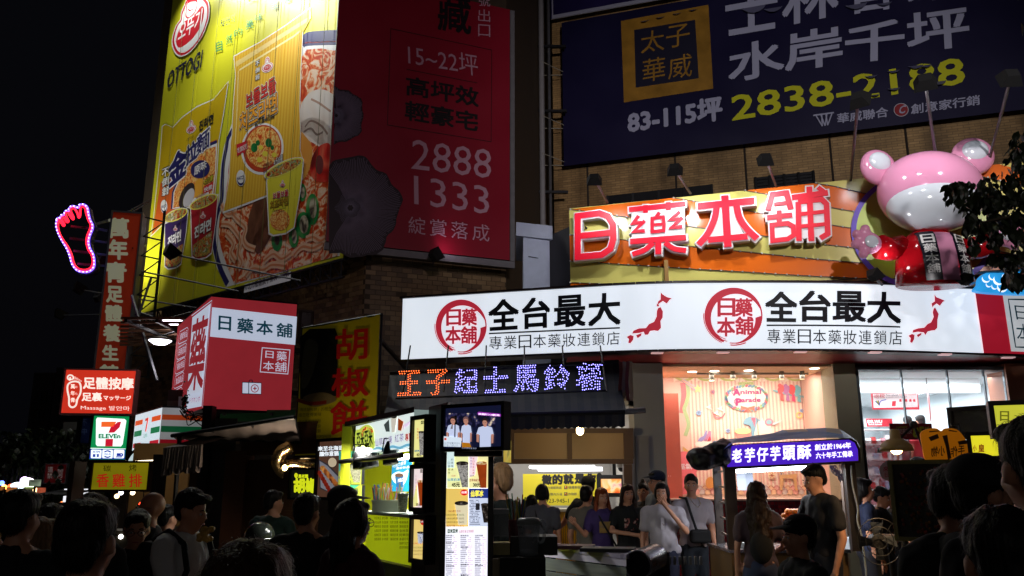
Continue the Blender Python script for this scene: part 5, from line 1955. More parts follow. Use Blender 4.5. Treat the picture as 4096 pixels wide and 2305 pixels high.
cyl_straws('straws','bundle of dark coloured straws standing behind the clear jar',(c.x,c.y,c.z-.12),16,.04,.26,[mat('dstraw_%d'%i,k,.4,var=0)for i,k in enumerate(((40,90,150),(150,60,50),(190,170,60),(60,120,80)))],seed=6)
t = thing('dark_container','dark holder with the bundle of straws, behind the clear pitcher','container',(c.x,5.75,top_z))
m = MB()
m.lathe([(.05,top_z+.002),(.06,c.z-.01),(.055,c.z-.01),(.045,top_z+.01)],(c.x,5.75,0),mat('pinkish wrapped tin',(120,60,66),.5,var=.4,scale=9),14)
m.build('holder',t)
# pitcher
c = ky(478,1275,5.5)
zt = ky(478,935,5.5).z
zb = top_z+.003
r = (ky(580,1000,5.5).x-ky(372,1000,5.5).x)/2
t = thing('clear_pitcher','clear plastic pitcher with a handle and lid standing on the black box','pitcher',(c.x,5.5,zb))
H_ = zt-zb
PM = mat('scratched clear pitcher',(186,196,204),.22,var=.12,alpha=.4)
m = MB()
m.lathe([(r*.8,0),(r*.84,.01),(r*.98,H_*.8),(r*1.02,H_*.82),(r*.98,H_*.83),(r*.8,.02)],(c.x,5.55,zb),PM,24,squash=(1,.8))
m.build('body',t,smooth=True)
m = MB()
m.lathe([(r*1.03,H_*.82),(r*1.04,H_*.9),(r*.86,H_*.99),(r*.3,H_)],(c.x,5.55,zb),mat('frosted pitcher lid',(150,156,156),.4,alpha=.85),24,squash=(1,.8))
m.build('lid',t,smooth=True)
m = MB()
m.tube([Vector(p)for p in spline([(c.x+r*.9,5.55,zb+H_*.88),(c.x+r*1.3,5.55,zb+H_*.88),(c.x+r*1.36,5.55,zb+H_*.6),(c.x+r*1.2,5.55,zb+H_*.38),(c.x+r*.86,5.55,zb+H_*.34)],5,False)],.013,PM,8)
m.build('handle',t,smooth=True)
m = MB()
m.lathe([(r*.74,.012),(r*.77,H_*.16),(.001,H_*.16)],(c.x,5.55,zb),mat('murky water',(120,126,132),.2,alpha=.5),20,squash=(1,.8))
m.build('water',t,smooth=True)
# long white work table with the planked front, drum and grill
def kz(x,y,Y):
 return ky(x,y,Y)
t = thing('work_table','long work table with a pale steel top and a worn planked front, lower centre','table',(ky(960,1250,7.0).x,7.0,0))
a = ky(560,1200,7.3)
z_t = a.z
b = atZ(px('K',1340,1300),z_t)
c_ = atZ(px('K',1700,1262),z_t)
d_ = atZ(px('K',620,1185),z_t)
TOP = mat('pale steel table top',(176,170,196),.3,var=.15,metal=.3)
l_ = atZ(px('K',560,1215),z_t)
m = MB()
m.prism([l_,b,c_,d_],(0,0,.03),TOP)
m.build('table_top',t)
m = MB()
PLM = mat('worn grey plank',(110,116,112),.7,var=.5,scale=5,stretch=(.5,.5,6))
for k in range(7):
 z1_ = z_t-.06-k*.1
 m = MB()
 m.prism([Vector((l_.x,l_.y+.02,z1_-.092)),Vector((b.x,b.y+.02,z1_-.092)),Vector((b.x,b.y+.02,z1_)),Vector((l_.x,l_.y+.02,z1_))],(0,.02,0),PLM)
 m.build('plank',t)
m = MB()
m.prism([Vector((l_.x,l_.y+.01,z_t-.05)),Vector((b.x,b.y+.01,z_t-.05)),Vector((b.x,b.y+.01,z_t-.001)),Vector((l_.x,l_.y+.01,z_t-.001))],(0,.02,0),mat('white edge strip',(206,200,220),.3))
m.build('edge_strip',t)
for q in(l_,b,c_,d_):
 m = MB()
 s_ = Vector(((l_.x+c_.x)/2,(b.y+d_.y)/2,0))
 q2 = q+(s_-q)*.06
 m.tube([(q2.x,q2.y+.05,0),(q2.x,q2.y+.05,z_t)],.02,METAL,6)
 m.build('leg',t)
for lab, x, y, r_, col in(('dark red folded cloth lying on the work table',870,1200,.16,(60,14,24)),('black tray lying on the far side of the work table',1180,1225,.2,(12,12,14))):
 c = atZ(px('K',x,y),z_t+.035)
 tt = thing('folded_cloth' if r_<.18 else 'tray',lab,'cloth' if r_<.18 else 'tray',(c.x,c.y,z_t+.03))
 m = MB()
 m.box((c.x,c.y,z_t+.045),(r_*2,.24,.025),mat('item_%d'%x,col,.6),rz=-.2)
 o = m.build('body',tt)
 # round tilted drum at the end of the table
t = thing('metal_drum','round black metal drum with a shiny rim at the right end of the table','drum',tuple(ky(1440,1350,6.2)))
c = ky(1440,1352,6.2)
m = MB()
R0 = (ky(1440,1352,6.2).z-ky(1440,1480,6.2).z)
DR = mat('black enamel drum',(14,14,16),.25)
ax = Vector((.42,.9,.05)).normalized()
m.tube([c,c+ax*.03,c+ax*.45],[R0*.96,R0,R0],DR,36)
m.build('shell',t,smooth=False)
autosmooth(t.children[0])
m = MB()
oo = ax.orthogonal().normalized()
o2 = ax.cross(oo)
m.tube([c+(oo*math.cos(i*math.pi/18)+o2*math.sin(i*math.pi/18))*R0 for i in range(36)],.008,mat('drum rim steel',(130,130,140),.3,metal=.9),6,closed=True)
m.build('rim',t,smooth=True)
c2 = ky(1640,1250,6.6)
t = thing('dark_cabinet','dark steel cabinet with a rounded top edge behind the black drum','cabinet',(c2.x,6.7,0))
m = MB()
x0, x1 = ky(1480,1250,6.7).x, ky(1725,1250,6.7).x
m.b2(x0,x1,6.72,7.2,0,ky(1600,1240,6.7).z,mat('scuffed dark steel',(44,42,46),.35,metal=.6,var=.3))
o = m.build('body',t)
m = MB()
for k in range(8):
 m.b2(x0+.16+k*.04,x0+.18+k*.04,6.7,6.72,c2.z-.09,c2.z-.03,ink((150,150,150)))
m.build('vent_slots',t,kind='stuff')
# ================================================================== recruiting shop behind the queue
rs = thing('snack_shop','shop front with tan panels between brown beams, behind the queue','shop front',(ky(830,300,12).x,12,0))
BEAM = mat('brown painted beam',(98,74,58),.6,var=.25,scale=2)
PANL = mat('tan translucent panel',(170,140,100),.5,var=.12,scale=1.2)
def kb(x0,y0,x1,y1,Y,d,m_,name,parent,sub=None):
 a, b = ky(x0,y1,Y), ky(x1,y0,Y)
 m = MB()
 m.b2(a.x,b.x,Y,Y+d,a.z,b.z,m_)
 return m.build(name,parent)
for r_ in((258,140,1400,182),(258,412,1400,455)):
 kb(*r_,11.95,.15,BEAM,'beam',rs)
for r_ in((312,183,348,411),(822,183,858,411),(1322,183,1400,411)):
 kb(*r_,11.96,.13,BEAM,'post',rs)
for r_ in((258,183,311,411),(349,183,821,411),(859,183,1321,411)):
 kb(*r_,12.0,.03,PANL,'panel',rs)
a = ky(1325,456,12)
m = MB()
m.b2(ky(1325,900,12).x,ky(1400,900,12).x,11.95,12.1,0,a.z-.005,BEAM)
m.build('post',rs)
m = MB()
x0, x1 = ky(150,900,12).x, ky(318,900,12).x
m.b2(x0,x0+.1,11.95,12.1,0,a.z,BEAM)
m.build('post',rs)
WIN = mat('white shop interior paint',(214,210,204),.6,var=.06)
xa, xb = ky(160,900,12).x, ky(1400,900,12).x
m = MB()
m.b2(xa-.6,xb+.1,14.6,14.7,0,2.9,WIN)
m.b2(xa-.6,xa-.5,12.1,14.6,0,2.9,WIN)
m.b2(xb,xb+.1,12.12,14.6,0,2.9,WIN)
m.build('inner_wall',rs)
m = MB()
m.b2(xa-.6,xb+.1,12.12,14.7,2.72,2.8,WIN)
m.build('ceiling',rs)
for k, (x0,y0,x1,y1)in enumerate(((480,485,1060,478),(500,490,1128,495),(560,512,1128,508))):
 m = MB()
 m.tube([ky(x0,y0,13.2-k*.3),ky(x1,y1,13.2-k*.3)],.016,mat('white tube light',(246,246,255),.4,emit=7,var=0),8)
 m.build('tube_light',rs)
lamp('AREA','shop_ceiling_light',(.4,13.1,2.65),22,(1,.98,.95),1.8,target=(.4,13.3,0),parent=rs,sizey=.3)
# bare bulb under the awning
c = ky(930,162,11.3)
t = thing('bare_bulb','small bare warm bulb hanging in front of the brown beam','light bulb',tuple(c))
m = MB()
m.ell(c,(.05,.05,.06),mat('glowing bulb glass',(255,226,160),.3,emit=22,var=0),14,10)
m.build('bulb',t,smooth=True)
m = MB()
m.tube([c+Vector((0,0,.06)),c+Vector((0,0,.14))],.03,BLACK,8)
m.tube([c+Vector((0,0,.14)),c+Vector((0,.1,.6))],.006,BLACK,5)
m.build('socket',t)
lamp('POINT','bulb_light',c+Vector((0,-.13,0)),9,(1,.76,.42),.06,parent=t)
RP = Panel.quad(px('K',425,825),px('K',1128,815),px('K',412,545),13.8,Yr=13.8,thick=.03)
t = thing('recruitment_banner','yellow banner with thick black characters and a phone number inside the snack shop','banner',(RP.xy[0].x,13.8,RP.z0))
RP.body(mat('lit yellow banner',(232,214,50),.5,var=.05,emit=.12),BLACK,t,'sheet')
KX = ink((26,24,20))
for ch, x in(('徵',595),('的',690),('就',787),('是',886),('你',985),('!',1090)):
 wid = 82 if ch!='!' else 22
 RP.tbox(ch,'K',x,556-(x-595)*.03,x+wid,638-(x-595)*.03,KX,off=.05)
NK = ink((40,44,90))
RP.tbox('外場服務員','K',640,655,768,680,NK,off=.01)
RP.tbox('儲備幹部','K',826,650,936,678,NK,off=.01)
RP.tbox('生','K',1076,642,1098,668,NK)
RP.tbox('全職內外場','K',640,712,772,738,NK,off=.01)
RP.tbox('炸物師','K',826,710,900,736,NK,off=.01)
RP.tbox('0923-945-1','K',600,765,830,800,KX,off=.01)
for x, y in((792,652),(792,710),(610,656),(610,714)):
 RP.line(Q('K',x,y,x+24,y,x+24,y+26,x,y+26),.012,NK,closed=True)
 RP.line(Q('K',x+4,y+12,x+11,y+21,x+24,y+2),.015,ink((190,30,40)),lay=2)
RP.flush('lettering',t)
# tilted tv in the shop
P_ = Panel.quad(px('K',1205,722),px('K',1322,712),px('K',1205,575),12.8,Yr=12.6,thick=.06)
P_ = Panel.quad(px('K',1118,712),px('K',1305,692),px('K',1118,590),12.9,Yr=12.7,thick=.06)
t = thing('television','small tilted television showing orange food at the right of the snack shop','television',(P_.xy[0].x,12.9,P_.z0))
P_.body(ramp_mat('food programme on screen',[(230,90,30),(250,170,90),(240,220,170),(200,110,150)],'noise',5,.6,2,.3,emit=1.0,pos=[.35,.5,.6,.7]),BLACK,t,'screen')
P_.frame(.06,.02,BLACK,t)
m = MB()
c = P_.xyz(P_.W/2,P_.H,-.1)
m.bar(c,(c.x,c.y,2.72),.05,.05,BLACK)
m.build('ceiling_mount',t)
c = ky(1295,490,12.5)
t = thing('security_camera','small round security camera under the beam near the tilted television','camera',tuple(c))
m = MB()
m.lathe([(.02,.1),(.07,.08),(.075,.02),(.06,.0)],c,mat('white camera shell',(180,178,174),.4),14)
m.build('shell',t,smooth=True)
m = MB()
m.ell(c+Vector((0,-.01,-.0)),(.05,.05,.06),BLACK,12,8)
m.build('lens',t,smooth=True)
# yellow plank counter
t = thing('plank_counter','bright yellow wooden plank counter inside the snack shop','counter',(ky(790,1000,12.6).x,12.6,0))
x0, x1 = ky(640,1000,12.6).x, ky(1100,1000,12.6).x
zc = ky(800,862,12.6).z
n = 26
for k in range(n):
 m = MB()
 w = (x1-x0)/n
 m.b2(x0+k*w+.004,x0+(k+1)*w-.004,12.6,12.63,.03,zc-.03,mat('yellow stained plank',(226,170,30),.45,var=.25,scale=4,stretch=(3,3,.5)))
 m.build('plank',t)
m = MB()
m.b2(x0-.05,x1+.05,12.55,13.2,zc-.028,zc+.01,mat('white counter slab',(210,206,200),.35))
m.build('counter_top',t)
m = MB()
m.b2(x0,x1,12.635,12.68,0,zc-.03,WOOD)
m.build('carcass',t)
# striped canopy over it
cn = thing('striped_canopy','dark blue and white striped canopy behind the glowing letters','canopy',(ky(800,0,11).x,11,2.4))
nA, nB = atY(px('N',0,760),11.7), atY(px('N',1760,668),11.7)
fA, fB = atY(px('V',968,1050),10.2), atY(px('V',1572,1036),10.2)
nstr = 36
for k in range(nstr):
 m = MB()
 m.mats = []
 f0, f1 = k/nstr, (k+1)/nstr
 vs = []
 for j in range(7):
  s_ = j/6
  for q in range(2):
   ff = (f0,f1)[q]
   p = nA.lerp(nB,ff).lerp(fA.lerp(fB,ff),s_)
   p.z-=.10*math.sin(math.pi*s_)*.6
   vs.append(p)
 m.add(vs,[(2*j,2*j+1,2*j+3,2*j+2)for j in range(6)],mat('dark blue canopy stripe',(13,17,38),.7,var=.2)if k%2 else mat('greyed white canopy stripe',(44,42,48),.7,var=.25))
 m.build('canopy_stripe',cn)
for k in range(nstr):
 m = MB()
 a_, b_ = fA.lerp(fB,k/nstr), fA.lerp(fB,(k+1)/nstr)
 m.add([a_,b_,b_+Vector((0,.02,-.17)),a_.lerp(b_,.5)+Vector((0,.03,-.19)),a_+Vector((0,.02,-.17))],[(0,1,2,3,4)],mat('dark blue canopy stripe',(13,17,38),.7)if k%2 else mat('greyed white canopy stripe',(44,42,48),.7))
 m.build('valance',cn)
m = MB()
m.tube([fA,fB],.03,METAL,8)
m.tube([fB,fB+Vector((.25,.02,.02))],.035,GREYMETAL,8)
m.tube([nA,nB],.03,METAL,8)
m.tube([fA,nA+Vector((0,0,-.3))],.02,METAL,6)
m.tube([fB,nB+Vector((0,0,-.3))],.02,METAL,6)
m.build('canopy_frame',cn)
# rolled side curtain
t = thing('side_curtain','hanging red and white striped cloth at the right end of the canopy','curtain',tuple(atY(px('N',1810,980),10.9)))
for k in range(4):
 m = MB()
 vs = []
 for j in range(9):
  for q in range(2):
   x = 1758+(k+q)*27+5*math.sin(j*.7+k)
   y = 662+j*38+(8 if q else 0)
   vs.append(atY(px('N',x,y),10.9+.04*math.sin((k+q)*1.9)))
 m.add(vs,[(2*j,2*j+1,2*j+3,2*j+2)for j in range(8)],mat('dull red curtain stripe',(96,40,44),.8)if k%2==0 else mat('off white curtain stripe',(130,116,104),.8))
 m.build('cloth_strip',t,smooth=True)
 # glowing dotted characters
LP_ = Panel([fA.xy+Vector((0,-.25)),fB.xy+Vector((0,-.25))],2.0,4.5)
ld = thing('led_character_sign','row of seven dotted characters glowing orange and blue-white across the canopy','led sign',(LP_.xy[0].x+2,LP_.xy[0].y,LP_.uv(px('N',800,900))[1]+2.0))
ORL = mat('orange led',(255,120,60),.4,emit=3.6,var=0,emitrgb=(255,104,44))
BLL = mat('blue white led',(180,180,255),.4,emit=5.2,var=0,emitrgb=(140,134,255))
def outline_loops(ch,off=0.0):
 vs, fs = glyphs(ch,off,3)
 cnt = {}
 for f in fs:
  for i in range(len(f)):
   e = (f[i],f[(i+1)%len(f)])
   k = (min(e),max(e))
   cnt[k] = cnt.get(k,0)+1
 nb = {}
 # weld by position
 key = {}
 def kk(i):
  return(round(vs[i][0],5),round(vs[i][1],5))
 cnt = {}
 for f in fs:
  for i in range(len(f)):
   a, b = kk(f[i]), kk(f[(i+1)%len(f)])
   if a==b:
    continue
   k = (min(a,b),max(a,b))
   cnt[k] = cnt.get(k,0)+1
 for(a,b), c in cnt.items():
  if c==1:
   nb.setdefault(a,[]).append(b)
   nb.setdefault(b,[]).append(a)
 seen = set()
 loops = []
 for s0 in nb:
  if s0 in seen:
   continue
  loop = [s0]
  seen.add(s0)
  cur = s0
  while True:
   nx_ = [q for q in nb[cur]if q not in seen]
   if not nx_:
    break
   cur = nx_[0]
   seen.add(cur)
   loop.append(cur)
  if len(loop)>2:
   loops.append(loop)
 return loops
for ch, x0, y0, x1, y1, mt in(('王',64,742,238,930,ORL),('子',275,732,458,925,ORL),('起',495,728,680,918,BLL),('士',715,712,905,908,BLL),('馬',955,700,1140,902,BLL),('鈴',1185,697,1380,890,BLL),('薯',1430,682,1630,890,BLL)):
 vs, fs = glyphs(ch,0,3)
 bx = bbox2(vs)
 Bp, Rp, Tp = [Vector(LP_.uv(p))for p in(px('N',x0,y1),px('N',x1,y1-8),px('N',x0,y0+5))]
 me = MB()
 pts_ = []
 for loop in outline_loops(ch,0):
  U = []
  for x, y in loop:
   a = (x-bx[0])/(bx[2]-bx[0])
   b = (y-bx[1])/(bx[3]-bx[1])
   q = Bp+(Rp-Bp)*a+(Tp-Bp)*b
   U.append((q.x,q.y))
  L = 0
  nxt = 0
  for i in range(len(U)):
   a, b = Vector(U[i]), Vector(U[(i+1)%len(U)])
   d = (b-a).length
   while nxt<=L+d and d>0:
    q = a+(b-a)*((nxt-L)/d)
    if all((q-w).length>.0215 for w in pts_):
     pts_.append(q)
    nxt+=.029
   L+=d
 for q in pts_:
  c = LP_.xyz(q.x,q.y,.03)
  rr_ = .0082
  h, z, nrm = Vector((rr_,0,0)), Vector((0,0,rr_)), Vector((0,-rr_,0))
  me.add([c+h,c+z,c-h,c-z,c+nrm],[(0,1,4),(1,2,4),(2,3,4),(3,0,4)],mt)
 me.build('led_character',ld,kind='stuff')
m = MB()
for y in(724,930):
 a, b = LP_.uv(px('N',40,y+20)), LP_.uv(px('N',1660,y-42))
 m.tube([LP_.xyz(a[0],a[1],-.02),LP_.xyz(b[0],b[1],-.02)],.012,METAL,6)
for k in range(6):
 u = LP_.W*(k+.5)/6
 v = LP_.uv(px('N',800,800))[1]
 m.tube([LP_.xyz(u,v-.15,-.02),LP_.xyz(u,v+.5,-.6)],.01,METAL,5)
m.build('support_rail',ld)
# green drinks menus on the left flank of the stall
for bl, br, tl, lab, k in(((1322,572),(1545,570),(1334,252),'blue-green lit menu with a jelly drink and 45, left of the yellow stall wall',0),((1320,800),(1545,800),(1322,578),'lower green menu left of the yellow stall wall, mostly behind heads',1)):
 P_ = Panel.quad(px('I',*bl),px('I',*br),px('I',*tl),7.75,Yr=7.6,thick=.04)
 t = thing('lit_menu',lab,'menu lightbox',(P_.xy[0].x,7.7,P_.z0))
 P_.body(mat('lit lime menu film',(196,204,90),.4,emit=.6,var=.1,scale=3),BLACK,t,'panel')
 x0, y0, x1, y1 = tl[0], tl[1], br[0], br[1]
 P_.poly(Q('I',x0,y0,x1-20,y0,x0+90,y0+90,x0-2,y0+200),ink((70,176,170),.6))
 P_.text('亞米亞米',px('I',x0+125,y0+62),px('I',x0+195,y0+60),px('I',x0+125,y0+30),ink((60,90,20),.2),off=.03,lay=1)
 if not k:
  drink_print(P_,'I',x0+150,y0+110,y0+300,66,30,GRJ,JEL,tilt=22)
  for i, ch in enumerate('奶香味濃'):
   P_.tbox(ch,'I',x0+46,y0+80+i*26,x0+66,y0+98+i*26,K1,lay=2)
  P_.tbox('仙草奶凍','I',x0,y0+240,x0+115,y0+264,ink((30,90,170),.5),off=.02,lay=2)
  P_.tbox('45元','I',x0+42,y0+282,x0+118,y0+308,K1,off=.03,lay=2)
 P_.flush('print',t)
 # unseen tube added behind the menu column to brighten the stall woman
p = ky(150,330,5.95)
t = thing('added_side_tube','short tube lamp added out of view on the rear edge of the menu column','lamp',(p.x,5.95,p.z))
m = MB()
m.tube([(p.x-.01,5.9,p.z-.05),(p.x-.01,5.9,p.z+.3)],.012,mat('white tube light',(246,246,255),.4,emit=7,var=0),8)
m.build('tube',t)
lamp('POINT','added_side_light',(p.x+.03,5.92,p.z+.1),5,(1,.95,.9),.05,parent=t)
P_ = Panel.quad(px('K',252,440),px('K',320,440),px('K',252,238),9.6,Yr=9.9,thick=.3)
t = thing('yellow_pillar_sign','narrow yellow picture pillar peeking out right of the television','sign',(P_.xy[0].x,9.6,P_.z0))
P_.body(ramp_mat('yellow picture pillar print',[(40,60,120),(214,190,40),(230,210,80),(120,130,60)],'noise',6,.5,2,.4,emit=.4,pos=[.3,.45,.6,.72]),BLACK,t,'panel')
m = MB()
q = P_.xyz(P_.W/2,0,-.15)
m.tube([(q.x,q.y,0),(q.x,q.y,P_.z0)],.04,METAL,8)
m.build('post',t)
# ================================================================== pharmacy
ctrl = [(-1.65,12.32),(.1,11.83),(1.76,11.40),(2.98,11.30),(4.73,11.35),(6.64,11.69),(7.45,11.84),(9.2,12.3)]
fp = spline(ctrl,5,False)
WS = Panel(fp,3.42,4.35,thick=.0)
WS.LAY = .004
ph = thing('pharmacy','corner pharmacy with a long white lit sign, display window and bright interior','shop',(4.5,12.3,0))
WSF = mat('lit white sign film',(226,234,244),.4,emit=.93,var=.09,scale=1.4,stretch=(2.5,2.5,.4))
WS.thick = .3
ws = thing('long_white_sign','long curved white lit sign with black characters, two round red seals and two red maps','sign',(4,11.4,3.42))
WS.body(WSF,BLACK,ws,'panel')
m = MB()
for z in(WS.z0-.015,WS.z1+.015):
 m = MB()
 for a, b in zip(fp,fp[1:]):
  m.bar((a[0],a[1]+.13,z),(b[0],b[1]+.13,z),.34,.03,mat('dark maroon trim',(40,12,18),.4))
 m.build('trim',ws)
KC = ink((30,32,40),.06)
RC = ink((196,44,64),.62)
def seal(c,cx_,cy_,rx,ry,txt,s):
 """brushed ring around four characters"""
 rnd = random.Random(int(cx_))
 U = [WS.uv(px(c,cx_+rx*math.cos(a),cy_-ry*math.sin(a)))for a in[math.radians(250-k*5)for k in range(68)]]
 n = len(U)
 off = WS.LAY*1
 vs = []
 cu, cv = WS.uv(px(c,cx_,cy_))
 for i, (u,v)in enumerate(U):
  w = .10*math.sin(math.pi*min(1,max(0.03,(i+2)/n*1.35)))**.6 if i<n*.74 else .10*max(.1,(1-(i-n*.74)/(n*.26))**.8)
  w = max(.02,w)
  d = Vector((u-cu,v-cv)).normalized()
  vs+=[WS.xyz(u,v,off),WS.xyz(u-d.x*w,v-d.y*w,off)]
 WS.mb.add(vs,[(2*i,2*i+2,2*i+3,2*i+1)for i in range(n-1)],RC)
 for k, (r0,a0,a1,w)in enumerate(((.93,130,260,.012),(.87,150,255,.01),(1.03,175,252,.012),(.97,262,292,.014),(1.04,264,300,.016))):
  P = [WS.uv(px(c,cx_+rx*r0*math.cos(math.radians(a)),cy_-ry*r0*math.sin(math.radians(a))))for a in range(a0,a1,6)]
  WS.ring(P,w,RC,lay=1,closed=False)
 for ch, x0, y0, x1, y1 in txt:
  WS.text(ch,px(c,x0,y1),px(c,x1,y1-s),px(c,x0,y0+s),RC,off=.03,lay=2)
 WS.flush('round_seal',ws)
seal('N',548,395,196,205,(('日',438,268,545,390),('藥',556,262,668,390),('本',430,398,545,530),('舖',548,398,668,528)),3)
seal('V',1845,795,73,71,(('日',1806,752,1848,796),('藥',1850,752,1892,796),('本',1804,800,1848,846),('舖',1850,798,1894,842)),0)
WS.n = 1
for ch, x0, y0, x1, y1 in(('全',762,195,988,425),('台',1022,182,1228,412),('最',1268,165,1500,400),('大',1530,150,1768,390)):
 WS.text(ch,px('N',x0,y1+2),px('N',x1,y1-12),px('N',x0,y0+5),KC,off=.03)
WS.line([px('N',762,452),px('N',1768,408)],.022,KC,sub=12)
for i, ch in enumerate('專業日本藥妝連鎖店'):
 x = 764+i*113
 y = 474-i*4.3
 WS.text(ch,px('N',x,y+102),px('N',x+98,y+98),px('N',x,y),KC,off=.004)
for ch, x0, y0, x1, y1 in(('全',1926,735,2004,808),('台',2012,733,2088,808),('最',2096,734,2176,808),('大',2182,736,2264,812)):
 WS.text(ch,px('V',x0,y1),px('V',x1,y1+1),px('V',x0,y0),KC,off=.03)
WS.line([px('V',1928,819),px('V',2264,823)],.022,KC,sub=14)
for i, ch in enumerate('專業日本藥妝連鎖店'):
 x = 1930+i*38.2
 WS.text(ch,px('V',x,864+i*.5),px('V',x+33,864.4+i*.5),px('V',x,828+i*.5),KC,off=.004)
JP = [[(2082,135),(2098,152),(2130,172),(2168,182),(2150,192),(2128,222),(2098,202),(2066,224),(2052,238),(2062,204),(2080,190)],[(2052,225),(2072,232),(2062,246),(2050,240)],[(2060,258),(2080,248),(2098,282),(2096,330),(2080,355),(2084,408),(2062,432),(2030,428),(2000,432),(1985,460),(1960,462),(1950,438),(1915,448),(1862,452),(1872,430),(1915,412),(1968,410),(1990,380),(2030,362),(2050,320),(2052,280)],[(1892,465),(1935,448),(1932,468),(1905,488)],[(1820,478),(1850,462),(1874,472),(1870,500),(1848,528),(1832,522),(1838,495)]]
WS.flush('lettering',ws)
for poly in JP:
 WS.poly([px('N',*p)for p in poly],RC,lay=1)
WS.flush('map_emblem',ws)
J2 = [[(697,162),(712,185),(745,198),(783,215),(765,226),(742,258),(715,238),(688,258),(680,272),(672,238),(700,220)],[(690,282),(702,270),(732,325),(722,372),(720,440),(700,460),(672,462),(640,470),(622,500),(608,478),(560,472),(515,480),(520,458),(560,444),(612,438),(640,408),(668,395),(690,350),(682,310)],[(550,498),(590,480),(588,498),(560,518)],[(482,505),(510,490),(532,498),(528,535),(512,565),(495,558),(500,525)]]
for poly in J2:
 WS.poly([px('R',*p)for p in poly],RC,lay=1)
WS.flush('map_emblem',ws)
u0 = WS.uv(px('R',1025,380))[0]
a, b = WS.uv(px('R',1103,640))[0], WS.uv(px('R',1030,130))[0]
n = 14
uend = WS.W
top = [(b+(uend-b)*k/n,WS.H)for k in range(n+1)]
bot = [(a+(uend-a)*k/n,0.0)for k in range(n+1)]
for k in range(n):
 WS.uvpoly([bot[k],bot[k+1],top[k+1],top[k]],ink((190,30,50),.5),lay=2)
a, b = WS.uv(px('R',1330,640))[0], WS.uv(px('R',1258,160))[0]
bot = [(a+(a+1.1-a)*k/8,.04)for k in range(9)]
top = [(b+1.15*k/8,WS.H-.04)for k in range(9)]
for k in range(8):
 WS.uvpoly([bot[k],bot[k+1],top[k+1],top[k]],ink((206,208,210),.6),lay=3)
TEA2 = ink((20,84,100),.15)
WS.line(Q('R',1700,215,1302,205,1362,600,1700,612),.022,TEA2,lay=5,sub=6)
WS.text('日',px('R',1370,372),px('R',1470,380),px('R',1350,255),TEA2,off=.0,lay=5)
WS.text('本',px('R',1378,560),px('R',1500,566),px('R',1360,405),TEA2,off=.0,lay=5)
WS.flush('square_seal',ws)
# soffit and fascia
RM = mat('dark red soffit',(120,16,30),.4,var=.1,emit=.0)
zw = atY(px('V',1900,922),12.2).z
m = MB()
mr_ = MB()
for a, b in zip(fp,fp[1:]):
 if b[0]<1.0:
  continue
 m.add([(a[0],a[1]+.02,3.405),(b[0],b[1]+.02,3.405),(b[0],12.7,zw+.0),(a[0],12.7,zw+.0)],[(0,1,2,3)],RM)
 mr_.add([(a[0],a[1]+.03,4.36),(b[0],b[1]+.03,4.36),(b[0],12.9,4.36),(a[0],12.9,4.36)],[(0,3,2,1)],METAL)
m.build('soffit',ph)
mr_.build('sign_roof',ph)
for(c,x,y)in(('Q',75,160),('Q',770,155),('Q',1585,150),('R',205,640),('R',785,657),('R',1310,682)):
 p = atZ(px(c,x,y),3.39)
 m = MB()
 m.box((p.x,p.y,3.385),(.16,.09,.02),mat('dim soffit lamp',(236,190,190),.4,emit=.5,var=0))
 m.build('soffit_lamp',ph)
 # pillars
GP = mat('grey stone pillar',(150,152,156),.5,var=.12,scale=2)
OLP = mat('olive grey pillar',(164,160,134),.5,var=.12,scale=2)
def pillar(x0,x1,Y,d,m_,label,ztop=3.34):
 a, b = aV(x0,1100,Y), aV(x1,1100,Y)
 m = MB()
 m.b2(a.x,b.x,Y,Y+d,.12,ztop,m_)
 return m.build('pillar',ph)
pillar(1597,1674,12.1,.6,GP,'')
p2 = pillar(2111,2168,12.12,.5,OLP,'')
pillar(2553,2640,12.12,.5,mat('salmon pillar',(170,110,84),.5),'')
m = MB()
a, b = ky(1425,205,12.0), ky(1540,205,12.0)
m.b2(a.x,b.x,12.04,12.1,1.2,a.z,mat('pale pillar casing',(126,124,128),.5))
m.build('pillar_casing',ph)
# lower wall of red mosaic
wx0, wx1 = aV(1674,1100,12.2).x, aV(2111,1100,12.2).x
zf = aV(1800,1256,12.2).z
m = MB()
m.b2(wx0,wx1,12.2,12.5,.12,zf-.02,mat('dark grout',(50,20,22),.8))
m.build('mosaic_base',ph)
m = MB()
rnd = random.Random(5)
tm = [mat('red mosaic %d'%i,c,.25,var=.1)for i,c in enumerate(((120,20,30),(140,28,36),(96,16,26)))]
nx = int((wx1-wx0)/.05)
nz = int((zf-.16)/.05)
for i in range(nx):
 for j in range(nz):
  x = wx0+i*.05+.004
  z = .14+j*.05
  m.add([(x,12.192,z),(x+.042,12.192,z),(x+.042,12.192,z+.042),(x,12.192,z+.042),(x,12.2,z),(x+.042,12.2,z),(x+.042,12.2,z+.042),(x,12.2,z+.042)],[(0,1,2,3),(0,4,5,1),(1,5,6,2),(3,2,6,7),(0,3,7,4)],rnd.choice(tm))
m.build('mosaic_tile',ph,kind='stuff')
